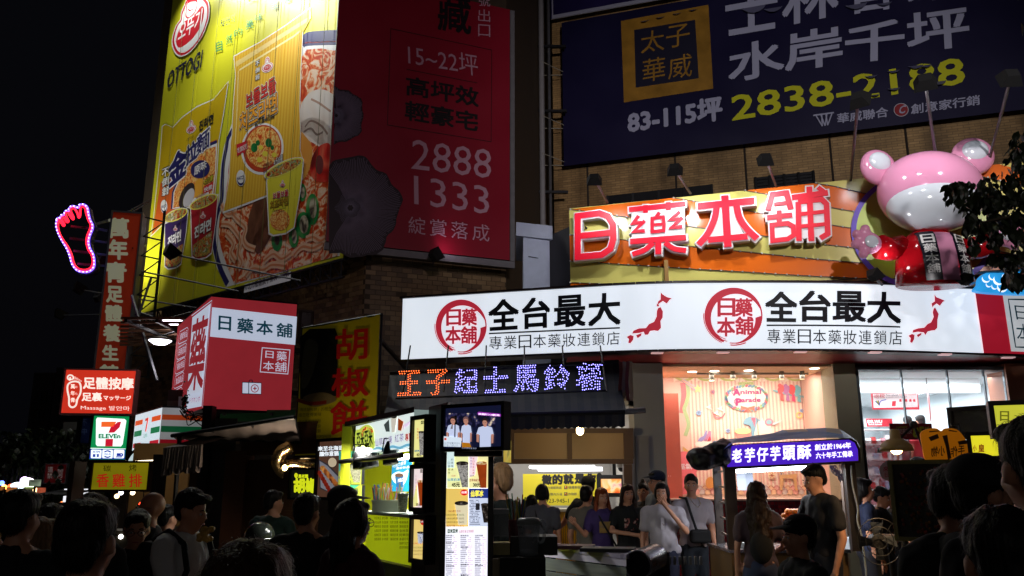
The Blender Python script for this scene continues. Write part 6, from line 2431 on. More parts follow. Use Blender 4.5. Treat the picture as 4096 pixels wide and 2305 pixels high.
# display box
PINK = mat('pink display wall',(230,186,168),.6,var=.06)
BKY = 13.55
dw = thing('display_window','lit pastel display window with pink stripes and the words Animal Parade','window display',((wx0+wx1)/2,12.6,zf))
m = MB()
m.b2(wx0+.005,wx1-.005,12.22,BKY+.1,zf-.02,zf,PINK)
m.b2(wx0-.05,wx0+.0,12.22,BKY+.1,zf,zw+.02,PINK)
m.b2(wx1,wx1+.05,12.22,BKY+.1,zf,zw+.02,PINK)
m.build('side_wall',dw)
m = MB()
m.b2(wx0,wx1,12.22,BKY+.1,zw+.0,zw+.05,mat('cream ceiling',(236,214,176),.6))
m.build('ceiling',dw)
xl = atY(px('Q',240,700),BKY).x
xr = atY(px('Q',1850,700),BKY).x
DP = Panel([(wx0,BKY),(wx1,BKY)],zf,zw,thick=.05)
DP.body(mat('cream display board',(240,216,196),.6,var=.04),PINK,dw,'back_board')
DP.LAY = .003
ST = ink((226,172,160),rough=.6)
u0, u1 = DP.uv(px('Q',400,700))[0], DP.uv(px('Q',1790,700))[0]
w = (u1-u0)/36
DP.uvpoly([(0,0),(u0,0),(u0,DP.H),(0,DP.H)],ink((228,188,172)))
DP.uvpoly([(u1,0),(DP.W,0),(DP.W,DP.H),(u1,DP.H)],ink((228,188,172)))
for k in range(36):
 DP.uvpoly([(u0+k*w,.2),(u0+k*w+w*.5,.2),(u0+k*w+w*.5,DP.H),(u0+k*w,DP.H)],ST,lay=0)
 # swags along the top
for k in range(7):
 x = 240+k*235
 DP.poly(Q('Q',x,385,x+235,385,x+225,470,x+170,445,x+118,475,x+60,450,x+10,470),ink((244,226,210)),lay=1)
 DP.line(Q('Q',x,400,x+60,440,x+118,452,x+180,440,x+235,400),.035,ink((196,196,120)),lay=2,smooth=True)
 DP.line(Q('Q',x,385,x+235,385),.06,ink((226,110,120)),lay=3)
for x in(390,1780):
 s_ = 1 if x<1000 else-1
 DP.line(Q('Q',x,480,x+12*s_,600,x-10,700,x-30*s_,760,x,850,x+15,930,x-20,1040),.06,ink((170,190,140)),lay=2,smooth=True)
 DP.line(Q('Q',x-40*s_,480,x-30*s_,620,x-50*s_,800),.10,ink((226,120,124)),lay=1,smooth=True)
 # scallops at the foot
for row in range(2):
 for k in range(30):
  x = 230+k*58+row*29
  DP.ell(px('Q',x,1590+row*34),12,13,(ink((240,200,160)),ink((232,172,160)),ink((206,196,190)))[k%3],lay=2+row)
  DP.line([px('Q',x+26*math.cos(a),1590+row*34-24*math.sin(a))for a in[i*math.pi/8 for i in range(9)]],.008,ink((190,110,110)),lay=4+row)
  # cartouche with the words
DP.poly(Q('Q',850,520,1010,510,1180,520,1215,620,1200,720,1110,760,1020,765,900,755,820,700,815,600),ink((248,224,214)),lay=5,smooth=True)
for k in range(40):
 a = 2*math.pi*k/40
 x, y = 1015+215*math.cos(a), 640+128*math.sin(a)
 DP.ell(px('Q',x,y),9 if k%3 else 6,5,(ink((120,170,180)),ink((150,180,130)),ink((226,110,120)),ink((130,140,180)))[k%4],lay=6,rot=a+.8)
MAG = ink((176,60,120))
DP.text('A',px('Q',875,612),px('Q',945,612),px('Q',875,548),MAG,off=.05,lay=7)
DP.text('nimal',px('Q',952,600),px('Q',1165,597),px('Q',952,556),MAG,off=.03,lay=7)
DP.text('P',px('Q',905,718),px('Q',958,718),px('Q',905,648),MAG,off=.05,lay=7)
DP.text('arade',px('Q',962,685),px('Q',1160,680),px('Q',962,640),MAG,off=.03,lay=7)
DP.line(Q('Q',868,600,860,575,880,560,895,580),.012,MAG,lay=7,smooth=True)
DP.line(Q('Q',895,700,885,675,900,655,918,668),.012,MAG,lay=7,smooth=True)
DP.poly(Q('Q',930,478,1010,468,1090,474,1085,505,1010,498,935,508),ink((206,206,140)),lay=7)
DP.text('ECONECO',px('Q',942,500),px('Q',1080,498),px('Q',942,480),ink((110,120,70)),lay=8)
DP.poly(Q('Q',950,722,1025,742,1100,722,1095,775,1040,757,1060,792,1025,768,990,792,1005,757,955,775),ink((236,120,100)),lay=8)
# star, gems, shoes, unicorn, cakes, cards
def star(c,x,y,r,m_,lay):
 DP.poly([px(c,x+(r if k%2==0 else r*.45)*math.sin(k*math.pi/5),y-(r if k%2==0 else r*.45)*math.cos(k*math.pi/5))for k in range(10)],m_,lay=lay)
DP.poly(Q('Q',325,455,355,440,500,540,470,560),ink((206,180,210)),lay=5)
DP.line(Q('Q',335,450,490,550),.02,ink((240,190,150)),lay=6)
star('Q',500,545,48,ink((246,226,150)),7)
for(x,y,r,cc)in((658,578,26,(230,130,140)),(512,796,32,(150,180,210)),(818,985,26,(170,190,220)),(1595,775,22,(150,180,210)),(1380,1440,30,(236,190,150))):
 DP.poly([px('Q',x+r*math.cos(k*math.pi/3),y+r*.95*math.sin(k*math.pi/3))for k in range(6)],ink(cc),lay=6)
 for k in range(3):
  DP.line([px('Q',x+r*math.cos(k*math.pi/3),y+r*.95*math.sin(k*math.pi/3)),px('Q',x-r*math.cos(k*math.pi/3),y-r*.95*math.sin(k*math.pi/3))],.006,ink((110,110,150)),lay=7)
DP.line([px('Q',1570+30*math.cos(a),820+28*math.sin(a))for a in[k*.4 for k in range(16)]],.02,ink((236,200,120)),lay=6,closed=True)
DP.poly(Q('Q',500,1095,520,1060,560,1040,585,985,600,980,598,1030,580,1070,540,1100),ink((150,140,190)),lay=6)
DP.poly(Q('Q',560,1090,590,1040,620,985,640,990,642,1095,628,1095,620,1050,590,1095),ink((190,130,160)),lay=7)
DP.poly(Q('Q',600,1090,628,1040,640,1080,620,1092),ink((214,70,90)),lay=8)
DP.poly(Q('Q',480,1110,560,1095,650,1105,665,1140,580,1160,490,1150),ink((240,224,214)),lay=5,smooth=True)
for k, (x,y)in enumerate(((620,745),(740,760),(700,805))):
 DP.poly(Q('Q',x-40,y-10,x-10,y-18,x+20,y-40,x+12,y-5,x+38,y+22,x-2,y+12),ink((246,220,214)),lay=6)
DP.line(Q('Q',655,790,680,835,720,850,765,835,785,800),.02,ink((226,110,120)),lay=7,smooth=True)
# horse head with a coloured mane (board art)
DP.poly(Q('Q',1100,1040,1110,960,1130,900,1160,880,1180,850,1195,880,1240,900,1275,950,1290,1010,1270,1040,1230,1030,1200,1045),ink((246,224,206)),lay=7,smooth=True)
DP.poly(Q('Q',1000,860,1060,835,1120,850,1160,880,1130,930,1100,1040,1070,1040,1060,950,1020,920,980,915),ink((130,170,190)),lay=6,smooth=True)
DP.poly(Q('Q',1060,850,1110,850,1100,950,1085,900),ink((214,110,130)),lay=7)
DP.ell(px('Q',1250,895),17,15,ink((206,130,150)),lay=8)
DP.ell(px('Q',1250,895),11,9,ink((140,180,190)),lay=9)
DP.poly(Q('Q',1290,905,1392,875,1300,930),ink((196,206,210)),lay=7)
DP.ell(px('Q',975,990),32,12,ink((246,220,150)),lay=8)
DP.poly(Q('Q',890,990,1062,990,1060,1040,1000,1075,910,1060),ink((226,140,130)),lay=7)
# fork with four birds
FK = ink((130,180,190))
DP.line(Q('Q',1295,560,1400,590,1600,625,1680,650),.03,FK,lay=6)
for k in range(4):
 DP.line(Q('Q',1670,620+k*22,1760,640+k*16),.018,FK,lay=7)
DP.line([px('Q',1285,460),px('Q',1290,560)],.01,ink((214,196,170)),lay=6)
DP.line([px('Q',1625,460),px('Q',1630,620)],.01,ink((214,196,170)),lay=6)
for k, cc in enumerate(((226,90,90),(176,110,160),(226,80,80),(110,170,180))):
 x = 1375+k*60
 y = 555+k*5
 DP.ell(px('Q',x,y-5),12,18,ink(cc),lay=8,rot=.3)
 DP.ell(px('Q',x-12,y-45),8,8,ink(cc),lay=9)
 DP.poly(Q('Q',x,y+30,x+25,y+40,x+35,y+120,x-5,y+105),ink(cc if k!=2 else(214,70,110)),lay=7)
DP.poly(Q('Q',1740,650,1790,620,1830,640,1815,700,1765,720,1745,690),ink((206,40,60)),lay=8,smooth=True)
DP.poly(Q('Q',1760,630,1785,600,1800,625,1840,632,1805,650),ink((110,160,90)),lay=9)
# pink bear board with characters, cone, candy
DP.poly(Q('Q',345,1150,440,1230,380,1300,360,1250),ink((214,160,90)),lay=6)
BRP = ink((232,110,120))
DP.ell(px('Q',360,1340),60,52,BRP,lay=7)
DP.ell(px('Q',262,1285),18,18,BRP,lay=6)
DP.ell(px('Q',455,1285),18,18,BRP,lay=6)
DP.ell(px('Q',340,1500),60,60,BRP,lay=5)
DP.text('福氣',px('Q',290,1395),px('Q',440,1390),px('Q',290,1335),ink((250,230,236)),lay=8,off=.02)
DP.poly(Q('L',920,555,1080,545,1070,580,1080,690,1060,690,1040,585,960,585,945,690,925,690),ink((206,160,110)),lay=8)
DP.ell(px('L',852,558),13,13,ink((240,214,170)),lay=8)
for k in range(6):
 DP.line([px('L',852,558),px('L',852+26*math.cos(k),558+26*math.sin(k))],.01,ink((190,110,90)),lay=9)
DP.poly(Q('L',270,600,320,570,345,640,330,670,280,665),ink((206,140,70)),lay=8,smooth=True)
DP.flush('board_art',dw)
for x in(652,1115,1600):
 u = DP.uv(px('Q',x,700))[0]
 m = MB()
 m.b2(DP.xyz(u,0).x-.003,DP.xyz(u,0).x+.003,BKY-.034,BKY-.03,zf,zw,ink((150,110,90)))
 m.build('board_joint',dw)
 # left recess
a = atY(px('Q',180,1000),13.2)
m = MB()
m.b2(wx0+.01,atY(px('Q',315,1000),13.0).x,13.0,13.3,zf+.001,atY(px('Q',200,590),13.0).z,mat('salmon display block',(214,110,90),.6))
m.build('display_block',dw)
# ceiling spots and track
m = MB()
ty = 12.75
tz = zw-.05
m.b2(atY(px('Q',490,320),ty).x,atY(px('Q',1660,320),ty).x,ty-.02,ty+.02,tz,tz+.03,mat('grey light track',(150,146,136),.4))
m.build('light_track',dw)
SPM = mat('grey spotlight body',(130,126,118),.4,metal=.3)
for x, y, lit in((650,400,1),(875,385,0),(1100,385,0),(1390,385,0),(1605,385,0)):
 p = atY(px('Q',x,y),ty)
 m = MB()
 m.tube([(p.x,ty,tz),(p.x,ty,p.z+.05)],.008,SPM,6)
 m.tube([(p.x,ty,p.z+.05),(p.x,ty+.02,p.z-.07)],[.034,.04],SPM,14)
 s_ = m.build('spotlight',dw)
 m = MB()
 m.lathe([(.001,0),(.034,0),(.034,.004),(.001,.004)],(p.x,ty+.02,p.z-.08),mat('spot lens lit',(255,236,190),.3,emit=12 if lit else 3,var=0)if lit else mat('spot lens dim',(255,220,170),.3,emit=2.0,var=0),12)
 m.build('lens',s_)
 lamp('SPOT','track_spot_light',(p.x,ty+.02,p.z-.1),24 if lit else 15,(1,.9,.74),.03,target=(p.x+.1,BKY,1.9),spot=85,blend=.9,parent=dw)
for x, y in((445,365),(680,358),(1040,352),(1735,330)):
 p = atZ(px('Q',x,y),zw-.004)
 m = MB()
 m.lathe([(.001,-.004),(.07,-.004),(.07,0),(.001,0)],(p.x,p.y,zw-.001),mat('recessed downlight',(255,244,226),.3,emit=6,var=0),18)
 m.build('downlight',dw)
lamp('AREA','display_ceiling_light',((wx0+wx1)/2,12.9,zw-.03),40,(1,.94,.82),(wx1-wx0)*.9,target=((wx0+wx1)/2,13.2,zf),parent=dw,sizey=.4)
GL = mat('shop window glass',(255,255,255),.03,var=0,alpha=.035)
m = MB()
m.b2(wx0,wx1,12.205,12.213,zf,zw,GL)
m.build('glass_pane',dw)
# ------------------------------------------------------------------ bright glazed shop on the right
gx0, gx1 = aV(2168,1100,12.2).x, aV(2553,1100,12.2).x
zg = atY(px('V',2300,932),12.2).z
WI = mat('white shop wall',(206,216,220),.5,var=.03)
m = MB()
m.b2(gx0-.3,gx1+.6,18.0,18.1,.0,3.24,WI)
m.b2(gx0-.3,gx0-.22,12.7,18.0,.0,3.24,WI)
m.b2(gx1+.6,gx1+.68,12.7,18.0,.0,3.24,WI)
m.build('inner_wall',ph)
m = MB()
m.b2(gx0-.22,gx1+.7,12.25,18.1,3.24,3.3,mat('white shop ceiling',(200,206,208),.6))
m.build('ceiling',ph)
m = MB()
m.b2(gx0-.2,gx1+.1,13.1,13.2,3.02,3.235,mat('lit white bulkhead',(220,232,236),.5,emit=.35,var=0))
m.build('bulkhead',ph)
m = MB()
m.b2(gx0-.22,gx1+.7,12.3,18.1,.0,.13,mat('pale shop floor',(170,170,168),.3))
m.build('shop_floor',ph)
for i in range(4):
 for j in range(3):
  m = MB()
  cx_, cy2 = gx0+.1+i*.75, 13.9+j*1.3
  m.lathe([(.001,-.004),(.08,-.004),(.08,0),(.001,0)],(cx_,cy2,3.238),mat('cool downlight',(240,248,255),.3,emit=9,var=0),16)
  m.build('downlight',ph)
lamp('AREA','shop_interior_light',((gx0+gx1)/2,15.3,3.15),260,(.9,.96,1.0),2.6,target=((gx0+gx1)/2,15.3,0),parent=ph,sizey=4.5)
lamp('AREA','front_row_light',((gx0+gx1)/2,12.7,3.2),30,(.86,.94,1.0),2.2,target=((gx0+gx1)/2,12.9,0),parent=ph,sizey=.4)
# mullions, glass
for x in(2168,2283,2400,2493,2549):
 X = aV(x,1100,12.2).x
 m = MB()
 w = .03 if x in(2168,2549)else .008
 m.b2(X-w,X+w,12.17,12.215,.13,zg,mat('window mullion',(120,130,136),.3,metal=.5))
 m.build('mullion',ph)
m = MB()
m.b2(gx0,gx1,12.16,12.24,zg,zg+.05,mat('window mullion',(120,130,136),.3))
m.b2(gx0,gx1,12.2,12.21,.14,zg,mat('large shop glass',(255,255,255),.03,var=0,alpha=.04))
m.build('glass_pane',ph)
def window_print(nm,label,cat,quad,Y,face,thick=.01,Yr=None):
 P_ = Panel.quad(*quad,Y,Yr=Y if Yr is None else Yr,thick=thick)
 t = thing(nm,label,cat,(P_.xy[0].x,Y,P_.z0))
 P_.body(face,face,t,'sheet')
 return P_, t
RW = mat('red window film',(196,34,54),.4,var=.04)
P_, t = window_print('window_film','red film over the lower part of the right shop window with a white round badge','window film',(px('M',340,1250),px('M',1330,1250),px('M',318,472)),12.17,mat('translucent red film',(214,50,68),.4,var=.04,alpha=.62))
WP = ink((230,220,220))
P_.text('日',px('M',420,558),px('M',446,558),px('M',420,530),WP,off=.01)
P_.text('日藥本舖',px('M',480,558),px('M',580,558),px('M',480,530),WP)
P_.poly(Q('M',378,528,412,528,412,562,378,562),ink((150,150,140)))
P_.text('いらっしゃい',px('M',556,634),px('M',720,634),px('M',556,616),WP)
P_.poly([px('M',462+(74 if k%2 else 68)*math.cos(k*math.pi/18),692+(74 if k%2 else 68)*math.sin(k*math.pi/18))for k in range(36)],ink((226,196,190)))
P_.text('來自',px('M',418,698),px('M',498,694),px('M',418,660),RW,off=.02,lay=1)
P_.text('日本',px('M',430,738),px('M',506,734),px('M',430,704),RW,off=.02,lay=1)
P_.flush('print',t)
P_, t = window_print('tax_refund_banner','red and white tax refund banner hanging inside the right shop window','banner',(px('M',343,250),px('M',680,246),px('M',328,86)),13.3,RW)
P_.LAY = .003
P_.text('退税凭证列印 海外旅客服务',px('M',366,116),px('M',622,108),px('M',366,98),ink((250,210,60)),off=.02)
P_.text('For Foreign Customers',px('M',400,134),px('M',594,128),px('M',400,119),ink((250,210,60)),off=.02)
P_.poly(Q('M',344,138,662,130,668,232,350,238),WP)
P_.text('退税',px('M',350,170),px('M',430,166),px('M',350,140),RW,off=.01,lay=1)
P_.text('Tax refund',px('M',436,152),px('M',522,150),px('M',436,140),ink((60,50,90)),lay=1,off=.01)
P_.text('세금 환급 付加価値',px('M',530,150),px('M',654,147),px('M',530,137),ink((206,90,90)),lay=1)
P_.text('& TRAVEL VALUE 退税服务',px('M',438,165),px('M',590,162),px('M',438,157),ink((60,50,90)),lay=1)
for k, cc in enumerate(((40,60,150),(60,150,60),(220,180,40),(60,60,60))):
 P_.line(Q('M',360+k*8,190-k*2,378+k*3,205,390,222),.012,ink(cc),lay=1,smooth=True)
P_.line(Q('M',390,222,400,190,440,178),.014,ink((50,80,170)),lay=1,smooth=True)
P_.poly(Q('M',484,190,510,188,508,226,480,226),RW,lay=1)
for k, x in enumerate((534,575,606,634)):
 P_.poly(Q('M',x,176,x+14,174,x+18,194,x,194),RW,lay=1)
P_.rows(px('M',536,200),px('M',664,198),px('M',538,230),4,ink((120,110,120)),3,word=.06)
P_.flush('print',t)
P_, t = window_print('cosmetics_poster','dim red cosmetics sale poster with yellow digits 85 on the right shop window','poster',(px('M',475,468),px('M',782,465),px('M',460,350)),12.1,mat('dim red poster',(150,30,40),.4))
YG = ink((206,206,60))
P_.text('cosmetic',px('M',512,386),px('M',592,382),px('M',512,370),YG)
P_.text('開架彩妝',px('M',486,428),px('M',626,424),px('M',486,390),ink((226,190,180)),off=.02)
P_.text('85',px('M',636,448),px('M',712,446),px('M',636,378),YG,off=.04)
P_.text('折',px('M',716,412),px('M',752,410),px('M',716,376),YG,off=.02)
P_.text('全面特價',px('M',530,448),px('M',590,446),px('M',530,434),ink((190,130,120)))
P_.flush('print',t)
# oval hanging sign
c = atY(px('M',752,230),13.0)
t = thing('oval_hanging_sign','narrow oval pink-rimmed sign hanging behind the right shop window','hanging sign',(c.x,13.0,c.z-.5))
m = MB()
m.lathe([(.001,-.02),(.42,-.02),(.42,.02),(.001,.02)],(0,0,0),mat('pink sign rim',(226,130,130),.4),28)
h = (atY(px('M',752,120),13.0).z-atY(px('M',752,338),13.0).z)/2
m.v = [(c.x+v[0]*.25+v[2]*.9*.0,13.0+v[0]*.5+v[2],c.z+v[1]/.42*h)for v in m.v]
m.build('rim',t)
m = MB()
m.lathe([(.001,-.03),(.34,-.03),(.34,.03),(.001,.03)],(0,0,0),WP,28)
m.v = [(c.x+v[0]*.25,13.0+v[0]*.5+v[2],c.z+v[1]/.42*h)for v in m.v]
m.build('face',t)
m = MB()
m.tube([(c.x,13,c.z+h),(c.x,13,3.24)],.006,METAL,5)
m.build('wire',t)
# security dome
c = atY(px('M',738,85),13.6)
t = thing('dome_camera','small dark dome camera on the ceiling of the bright shop','camera',(c.x,13.6,c.z))
m = MB()
m.lathe([(.075,3.24-c.z),(.08,.04),(.07,.02)],(c.x,13.6,c.z),WP,16)
m.build('base',t,smooth=True)
m = MB()
m.ell((c.x,13.6,c.z+.02),(.065,.065,.05),BLACK,14,8)
m.build('dome',t,smooth=True)
# shelving with red headers on the back wall
def header(x0,x1,y0,y1,label,words,Y=17.4):
 P_ = Panel.quad(px('M',x0,y1),px('M',x1,y1),px('M',x0,y0),Y,Yr=Y,thick=.1)
 t = thing('shop_shelf',label,'shelf',(P_.xy[0].x,Y,0))
 P_.body(mat('lit red header',(200,30,50),.4,emit=.25,var=0),WP,t,'header')
 for w_, a, b, c_, d in words:
  P_.text(w_,px('M',a,d),px('M',b,d),px('M',a,c_),ink((240,236,236),.4),off=.035)
 P_.flush('header_lettering',t)
 zt_ = P_.z0-.03
 for k in range(6):
  m = MB()
  z = zt_-.02-k*.3
  m.b2(P_.xy[0].x,P_.xy[1].x,Y,Y+.45,z-.02,z,WP)
  m.build('shelf_board',t)
 rnd = random.Random(int(x0))
 m = MB()
 for k in range(1,6):
  z = zt_-.02-k*.3
  x = P_.xy[0].x+.03
  while x<P_.xy[1].x-.1:
   w_ = rnd.uniform(.05,.1)
   hh = rnd.uniform(.08,.2)
   m.b2(x,x+w_,Y+.1,Y+.2,z+.002,z+hh,rnd.choice([WP,mat('pack_pink',(220,150,160),.4,var=0),mat('pack_blue',(130,170,200),.4,var=0),mat('pack_red',(190,60,60),.4,var=0)]))
   x+=w_+.02
 m.build('goods',t,kind='stuff')
header(300,492,315,372,'white shelf with a red header reading DR.WU in the bright shop',(('DR.WU',308,410,326,348),('CLINICAL SKINCARE',312,410,353,362)))
header(500,768,312,366,'white shelf with a red header behind the two heads in the bright shop',(('醫美',530,575,328,350),('品名',700,738,322,350)))
header(866,1010,288,392,'shelf with a tall red header reading 2F at the back right of the bright shop',(('2F',880,912,346,366),('日本直送',880,990,300,320)))
# metal shutter housing beside shop, small panel right edge
# ------------------------------------------------------------------ the orange hoarding
tl, tr_ = px('V',1432,525), px('V',2160,450)
oa = atY(tl,12.75)
ob = atZ(tr_,oa.z)
od = (ob-oa)
oend = oa+od*1.72
OB = Panel([oa.xy,oend.xy],4.42,oa.z,thick=.12)
ot = thing('orange_billboard','orange and yellow striped pharmacy billboard with rows of little lamps','billboard',(ob.x,ob.y,4.42))
OY = mat('pale yellow enamel',(214,204,112),.22,var=.05,scale=.8)
OO = mat('orange enamel',(226,106,20),.2,var=.06,scale=.8)
OB.body(OY,METAL,ot,'panel')
LN = dict(a=[(1010,190),(1380,250),(1720,315),(2320,415),(2480,440),(4117,700)],b=[(160,285),(700,360),(1180,430),(1720,500),(2300,580),(2480,600),(4117,800)],c=[(160,495),(690,545),(1170,592),(1750,650),(2130,690),(2540,725),(4117,862)],d=[(160,712),(570,737),(1200,778),(1620,802),(2080,832),(2570,856),(4117,940)],e=[(160,890),(650,906),(1300,930),(4117,1010)],f=[(1600,128),(1800,165),(2310,270),(2510,305),(4117,600)],g=[(2180,66),(2340,95),(2570,150),(4117,470)],h=[(3300,-50),(4117,150)],i=[(3700,-105),(4117,20)])
def cl(P):
 return[(min(max(u,0),OB.W),min(max(v,0),OB.H))for u,v in P]
def ouv(*k):
 return cl([OB.uv(px('O',*p))for p in k])
OB.LAY = .003
for up_, lo in(('a','b'),('c','d'),('f','g'),('h','i')):
 U_, L_ = LN[up_], LN[lo]
 if up_=='f':
  P = ouv(*LN['f'])+ouv(*LN['g'])[::-1]
 elif up_=='a':
  P = ouv(*LN['b'])+ouv(*LN['a'])[::-1]
 elif up_=='c':
  P = ouv(*LN['d'])+ouv(*LN['c'])[::-1]
 else:
  P = ouv(*LN['h'])+ouv(*LN['i'])[::-1]
 OB.uvpoly(P,OO)
OB.uvpoly(ouv((160,960),(1300,960),(1300,930),(650,906),(160,890)),OO)
OB.flush('orange_stripe',ot)
RV = mat('small round lamp cap',(190,186,176),.25,metal=.2,var=0)
RVD = mat('dark lamp cable',(60,44,20),.5)
m = MB()
mc = MB()
nb_ = 0
for k in 'abcdefgh':
 U_ = [OB.uv(px('O',*p))for p in LN[k]]
 L = 0
 nxt = .02
 for p, q in zip(U_,U_[1:]):
  p, q = Vector(p), Vector(q)
  d = (q-p).length
  A, B = cl([tuple(p)])[0], cl([tuple(q)])[0]
  mc.bar(OB.xyz(A[0],A[1],.012),OB.xyz(B[0],B[1],.012),.008,.012,RVD)
  while nxt<=L+d:
   w = p+(q-p)*((nxt-L)/d)
   nxt+=.155
   if 0<w.x<OB.W and 0<=w.y<=OB.H+.001:
    nb_+=1
    c = OB.xyz(w.x,w.y,.02)
    m.ell(c,(.016,.014,.016),RV,8,5)
  L+=d
m.build('lamp_caps',ot,kind='stuff')
mc.build('lamp_cable',ot)
m = MB()
for k in range(12):
 u = OB.W*(k+.5)/12
 m.bar(OB.xyz(u,.2,-.12),OB.xyz(u,.2,-1.2),.06,.06,METAL)
 m.bar(OB.xyz(u,OB.H*.85,-.12),OB.xyz(u,.2,-1.2),.05,.05,METAL)
m.build('rear_brace',ot)
m = MB()
x = OB.uv(px('V',1672,690))
m.b2(OB.xyz(*x).x-.03,OB.xyz(*x).x+.03,OB.xyz(*x).y-.16,OB.xyz(*x).y-.1,4.42,4.42+x[1]+.18,mat('brass coloured post',(120,90,40),.4,metal=.5))
m.build('post',ot)
# raised channel letters
RL = mat('red letter face',(210,16,44),.45,var=.03,emit=.34,spec=.3)
WLM = mat('white letter body',(226,226,230),.35,var=.03)
def letter(name,label,strokes,fills,w=54):
 cx_ = sum(p[0]for s in strokes for p in s['p'])/sum(len(s['p'])for s in strokes)
 u, v = OB.uv(px('O',cx_,500))
 t = thing('channel_letter',label,'sign letter',tuple(OB.xyz(u,v,.2)),'raised red letters on the orange billboard')
 mw, mr = MB(), MB()
 i = 0
 for s in strokes:
  P = s['p']
  if s.get('s'):
   P = spline(P,6,s.get('c',False))
  U = [OB.uv(px('O',*p))for p in P]
  closed = s.get('c',False)
  ww = s.get('w',w)*.48525/FOC*12.3
  for(mb,width,off,depth,mm)in((mw,ww+.040,.20+i*.0006,.13,WLM),(mr,ww,.222+i*.0006,.012,RL)):
   L = len(U)
   f, bk = [], []
   ext = 0 if closed else(.026 if mb is mw else 0)
   V_ = [Vector(p)for p in U]
   if ext:
    V_[0] = V_[0]+(V_[0]-V_[1]).normalized()*ext
    V_[-1] = V_[-1]+(V_[-1]-V_[-2]).normalized()*ext
   pts3 = []
   for j in range(L):
    a = V_[j-1]if(closed or j>0)else V_[j]
    b = V_[(j+1)%L]if(closed or j<L-1)else V_[j]
    d0 = (V_[j]-a).normalized()if(V_[j]-a).length>1e-6 else None
    d1 = (b-V_[j]).normalized()if(b-V_[j]).length>1e-6 else None
    if d0 is None:
     d0 = d1
    if d1 is None:
     d1 = d0
    d = (d0+d1)
    d = d.normalized()if d.length>1e-6 else d0
    k = 1/max(.5,d.dot(d0))
    nn2 = Vector((-d.y,d.x))*width/2*k
    pts3.append([OB.xyz(*(V_[j]+nn2),off),OB.xyz(*(V_[j]-nn2),off),OB.xyz(*(V_[j]-nn2),off-depth),OB.xyz(*(V_[j]+nn2),off-depth)])
   vs = [p for q in pts3 for p in q]
   fs = []
   for j in range(L if closed else L-1):
    k = (j+1)%L
    for e in range(4):
     g2 = (e+1)%4
     fs.append((4*j+e,4*j+g2,4*k+g2,4*k+e))
   if not closed:
    fs+=[(0,1,2,3),tuple(4*(L-1)+q for q in(3,2,1,0))]
   mb.add(vs,fs,mm)
  i+=1
 for F in fills:
  P = [OB.xyz(*OB.uv(px('O',*p)),.197)for p in F]
  mw.prism(P,-OB.nrm()*.12,WLM)
 mw.build('letter_body',t)
 mr.build('red_face',t)
 m = MB()
 u, v = OB.uv(px('O',cx_,430))
 for du in(-.25,.25):
  m.bar(OB.xyz(u+du,v,.0),OB.xyz(u+du,v,.09),.02,.02,METAL)
 m.build('standoff',t)
S = lambda*a, **k: dict(p=[(a[i],a[i+1])for i in range(0,len(a),2)],**k)
letter('ri','leftmost raised red and white letter, shaped like a square D with a bar',[S(255,372,430,350,500,375,540,440,545,560,520,640,450,688,255,706,s=False,c=True),S(262,535,535,508)],[])
letter('yao','second raised letter, with a plant-like top and a tree-like foot',[S(672,322,1128,275,w=44),S(806,285,806,345,w=40),S(990,262,992,325,w=40),S(750,372,706,432,775,425,w=30),S(800,412,712,500,800,492,w=30),S(1085,340,1010,402,1080,398,w=30),S(1105,385,1015,470,1105,458,w=30),S(862,392,950,382,958,440,955,492,862,502,c=True,w=28),S(862,446,950,438,w=22),S(920,345,895,380,w=30),S(682,582,1135,548,w=48),S(910,545,912,685,w=50),S(870,592,800,650,700,685,w=44,s=True),S(965,590,1040,640,1135,655,w=44,s=True)],[[(690,340),(1120,300),(1125,560),(690,590)]])
letter('ben','third raised letter, shaped like a tree with a crossbar',[S(1228,296,1690,250,w=56),S(1450,208,1475,625,w=58),S(1385,290,1365,400,1310,520,1238,605,w=52,s=True),S(1545,280,1570,390,1630,480,1712,558,w=52,s=True),S(1315,568,1635,540,w=50)],[[(1400,300),(1540,290),(1600,540),(1330,560),(1370,440)]])
letter('pu','rightmost raised letter, the most crowded of the four',[S(1800,330,1835,200,1950,188,1985,320,w=44),S(1850,280,1950,268,w=30),S(1792,388,1996,366,w=40),S(1890,330,1892,440,w=40),S(1832,448,1960,434,2004,460,2010,530,1960,562,1838,576,c=True,w=38),S(1994,226,2286,186,w=46),S(2135,138,2152,578,w=44),S(2205,142,2250,178,w=36),S(2044,262,2235,240,2275,280,2285,520,2225,556,w=42),S(2044,262,2052,578,w=42),S(2050,362,2280,338,w=30),S(2052,462,2284,440,w=30)],[[(1820,210),(1960,190),(2000,260),(2270,240),(2285,530),(2060,560),(1830,570),(1800,380)]])
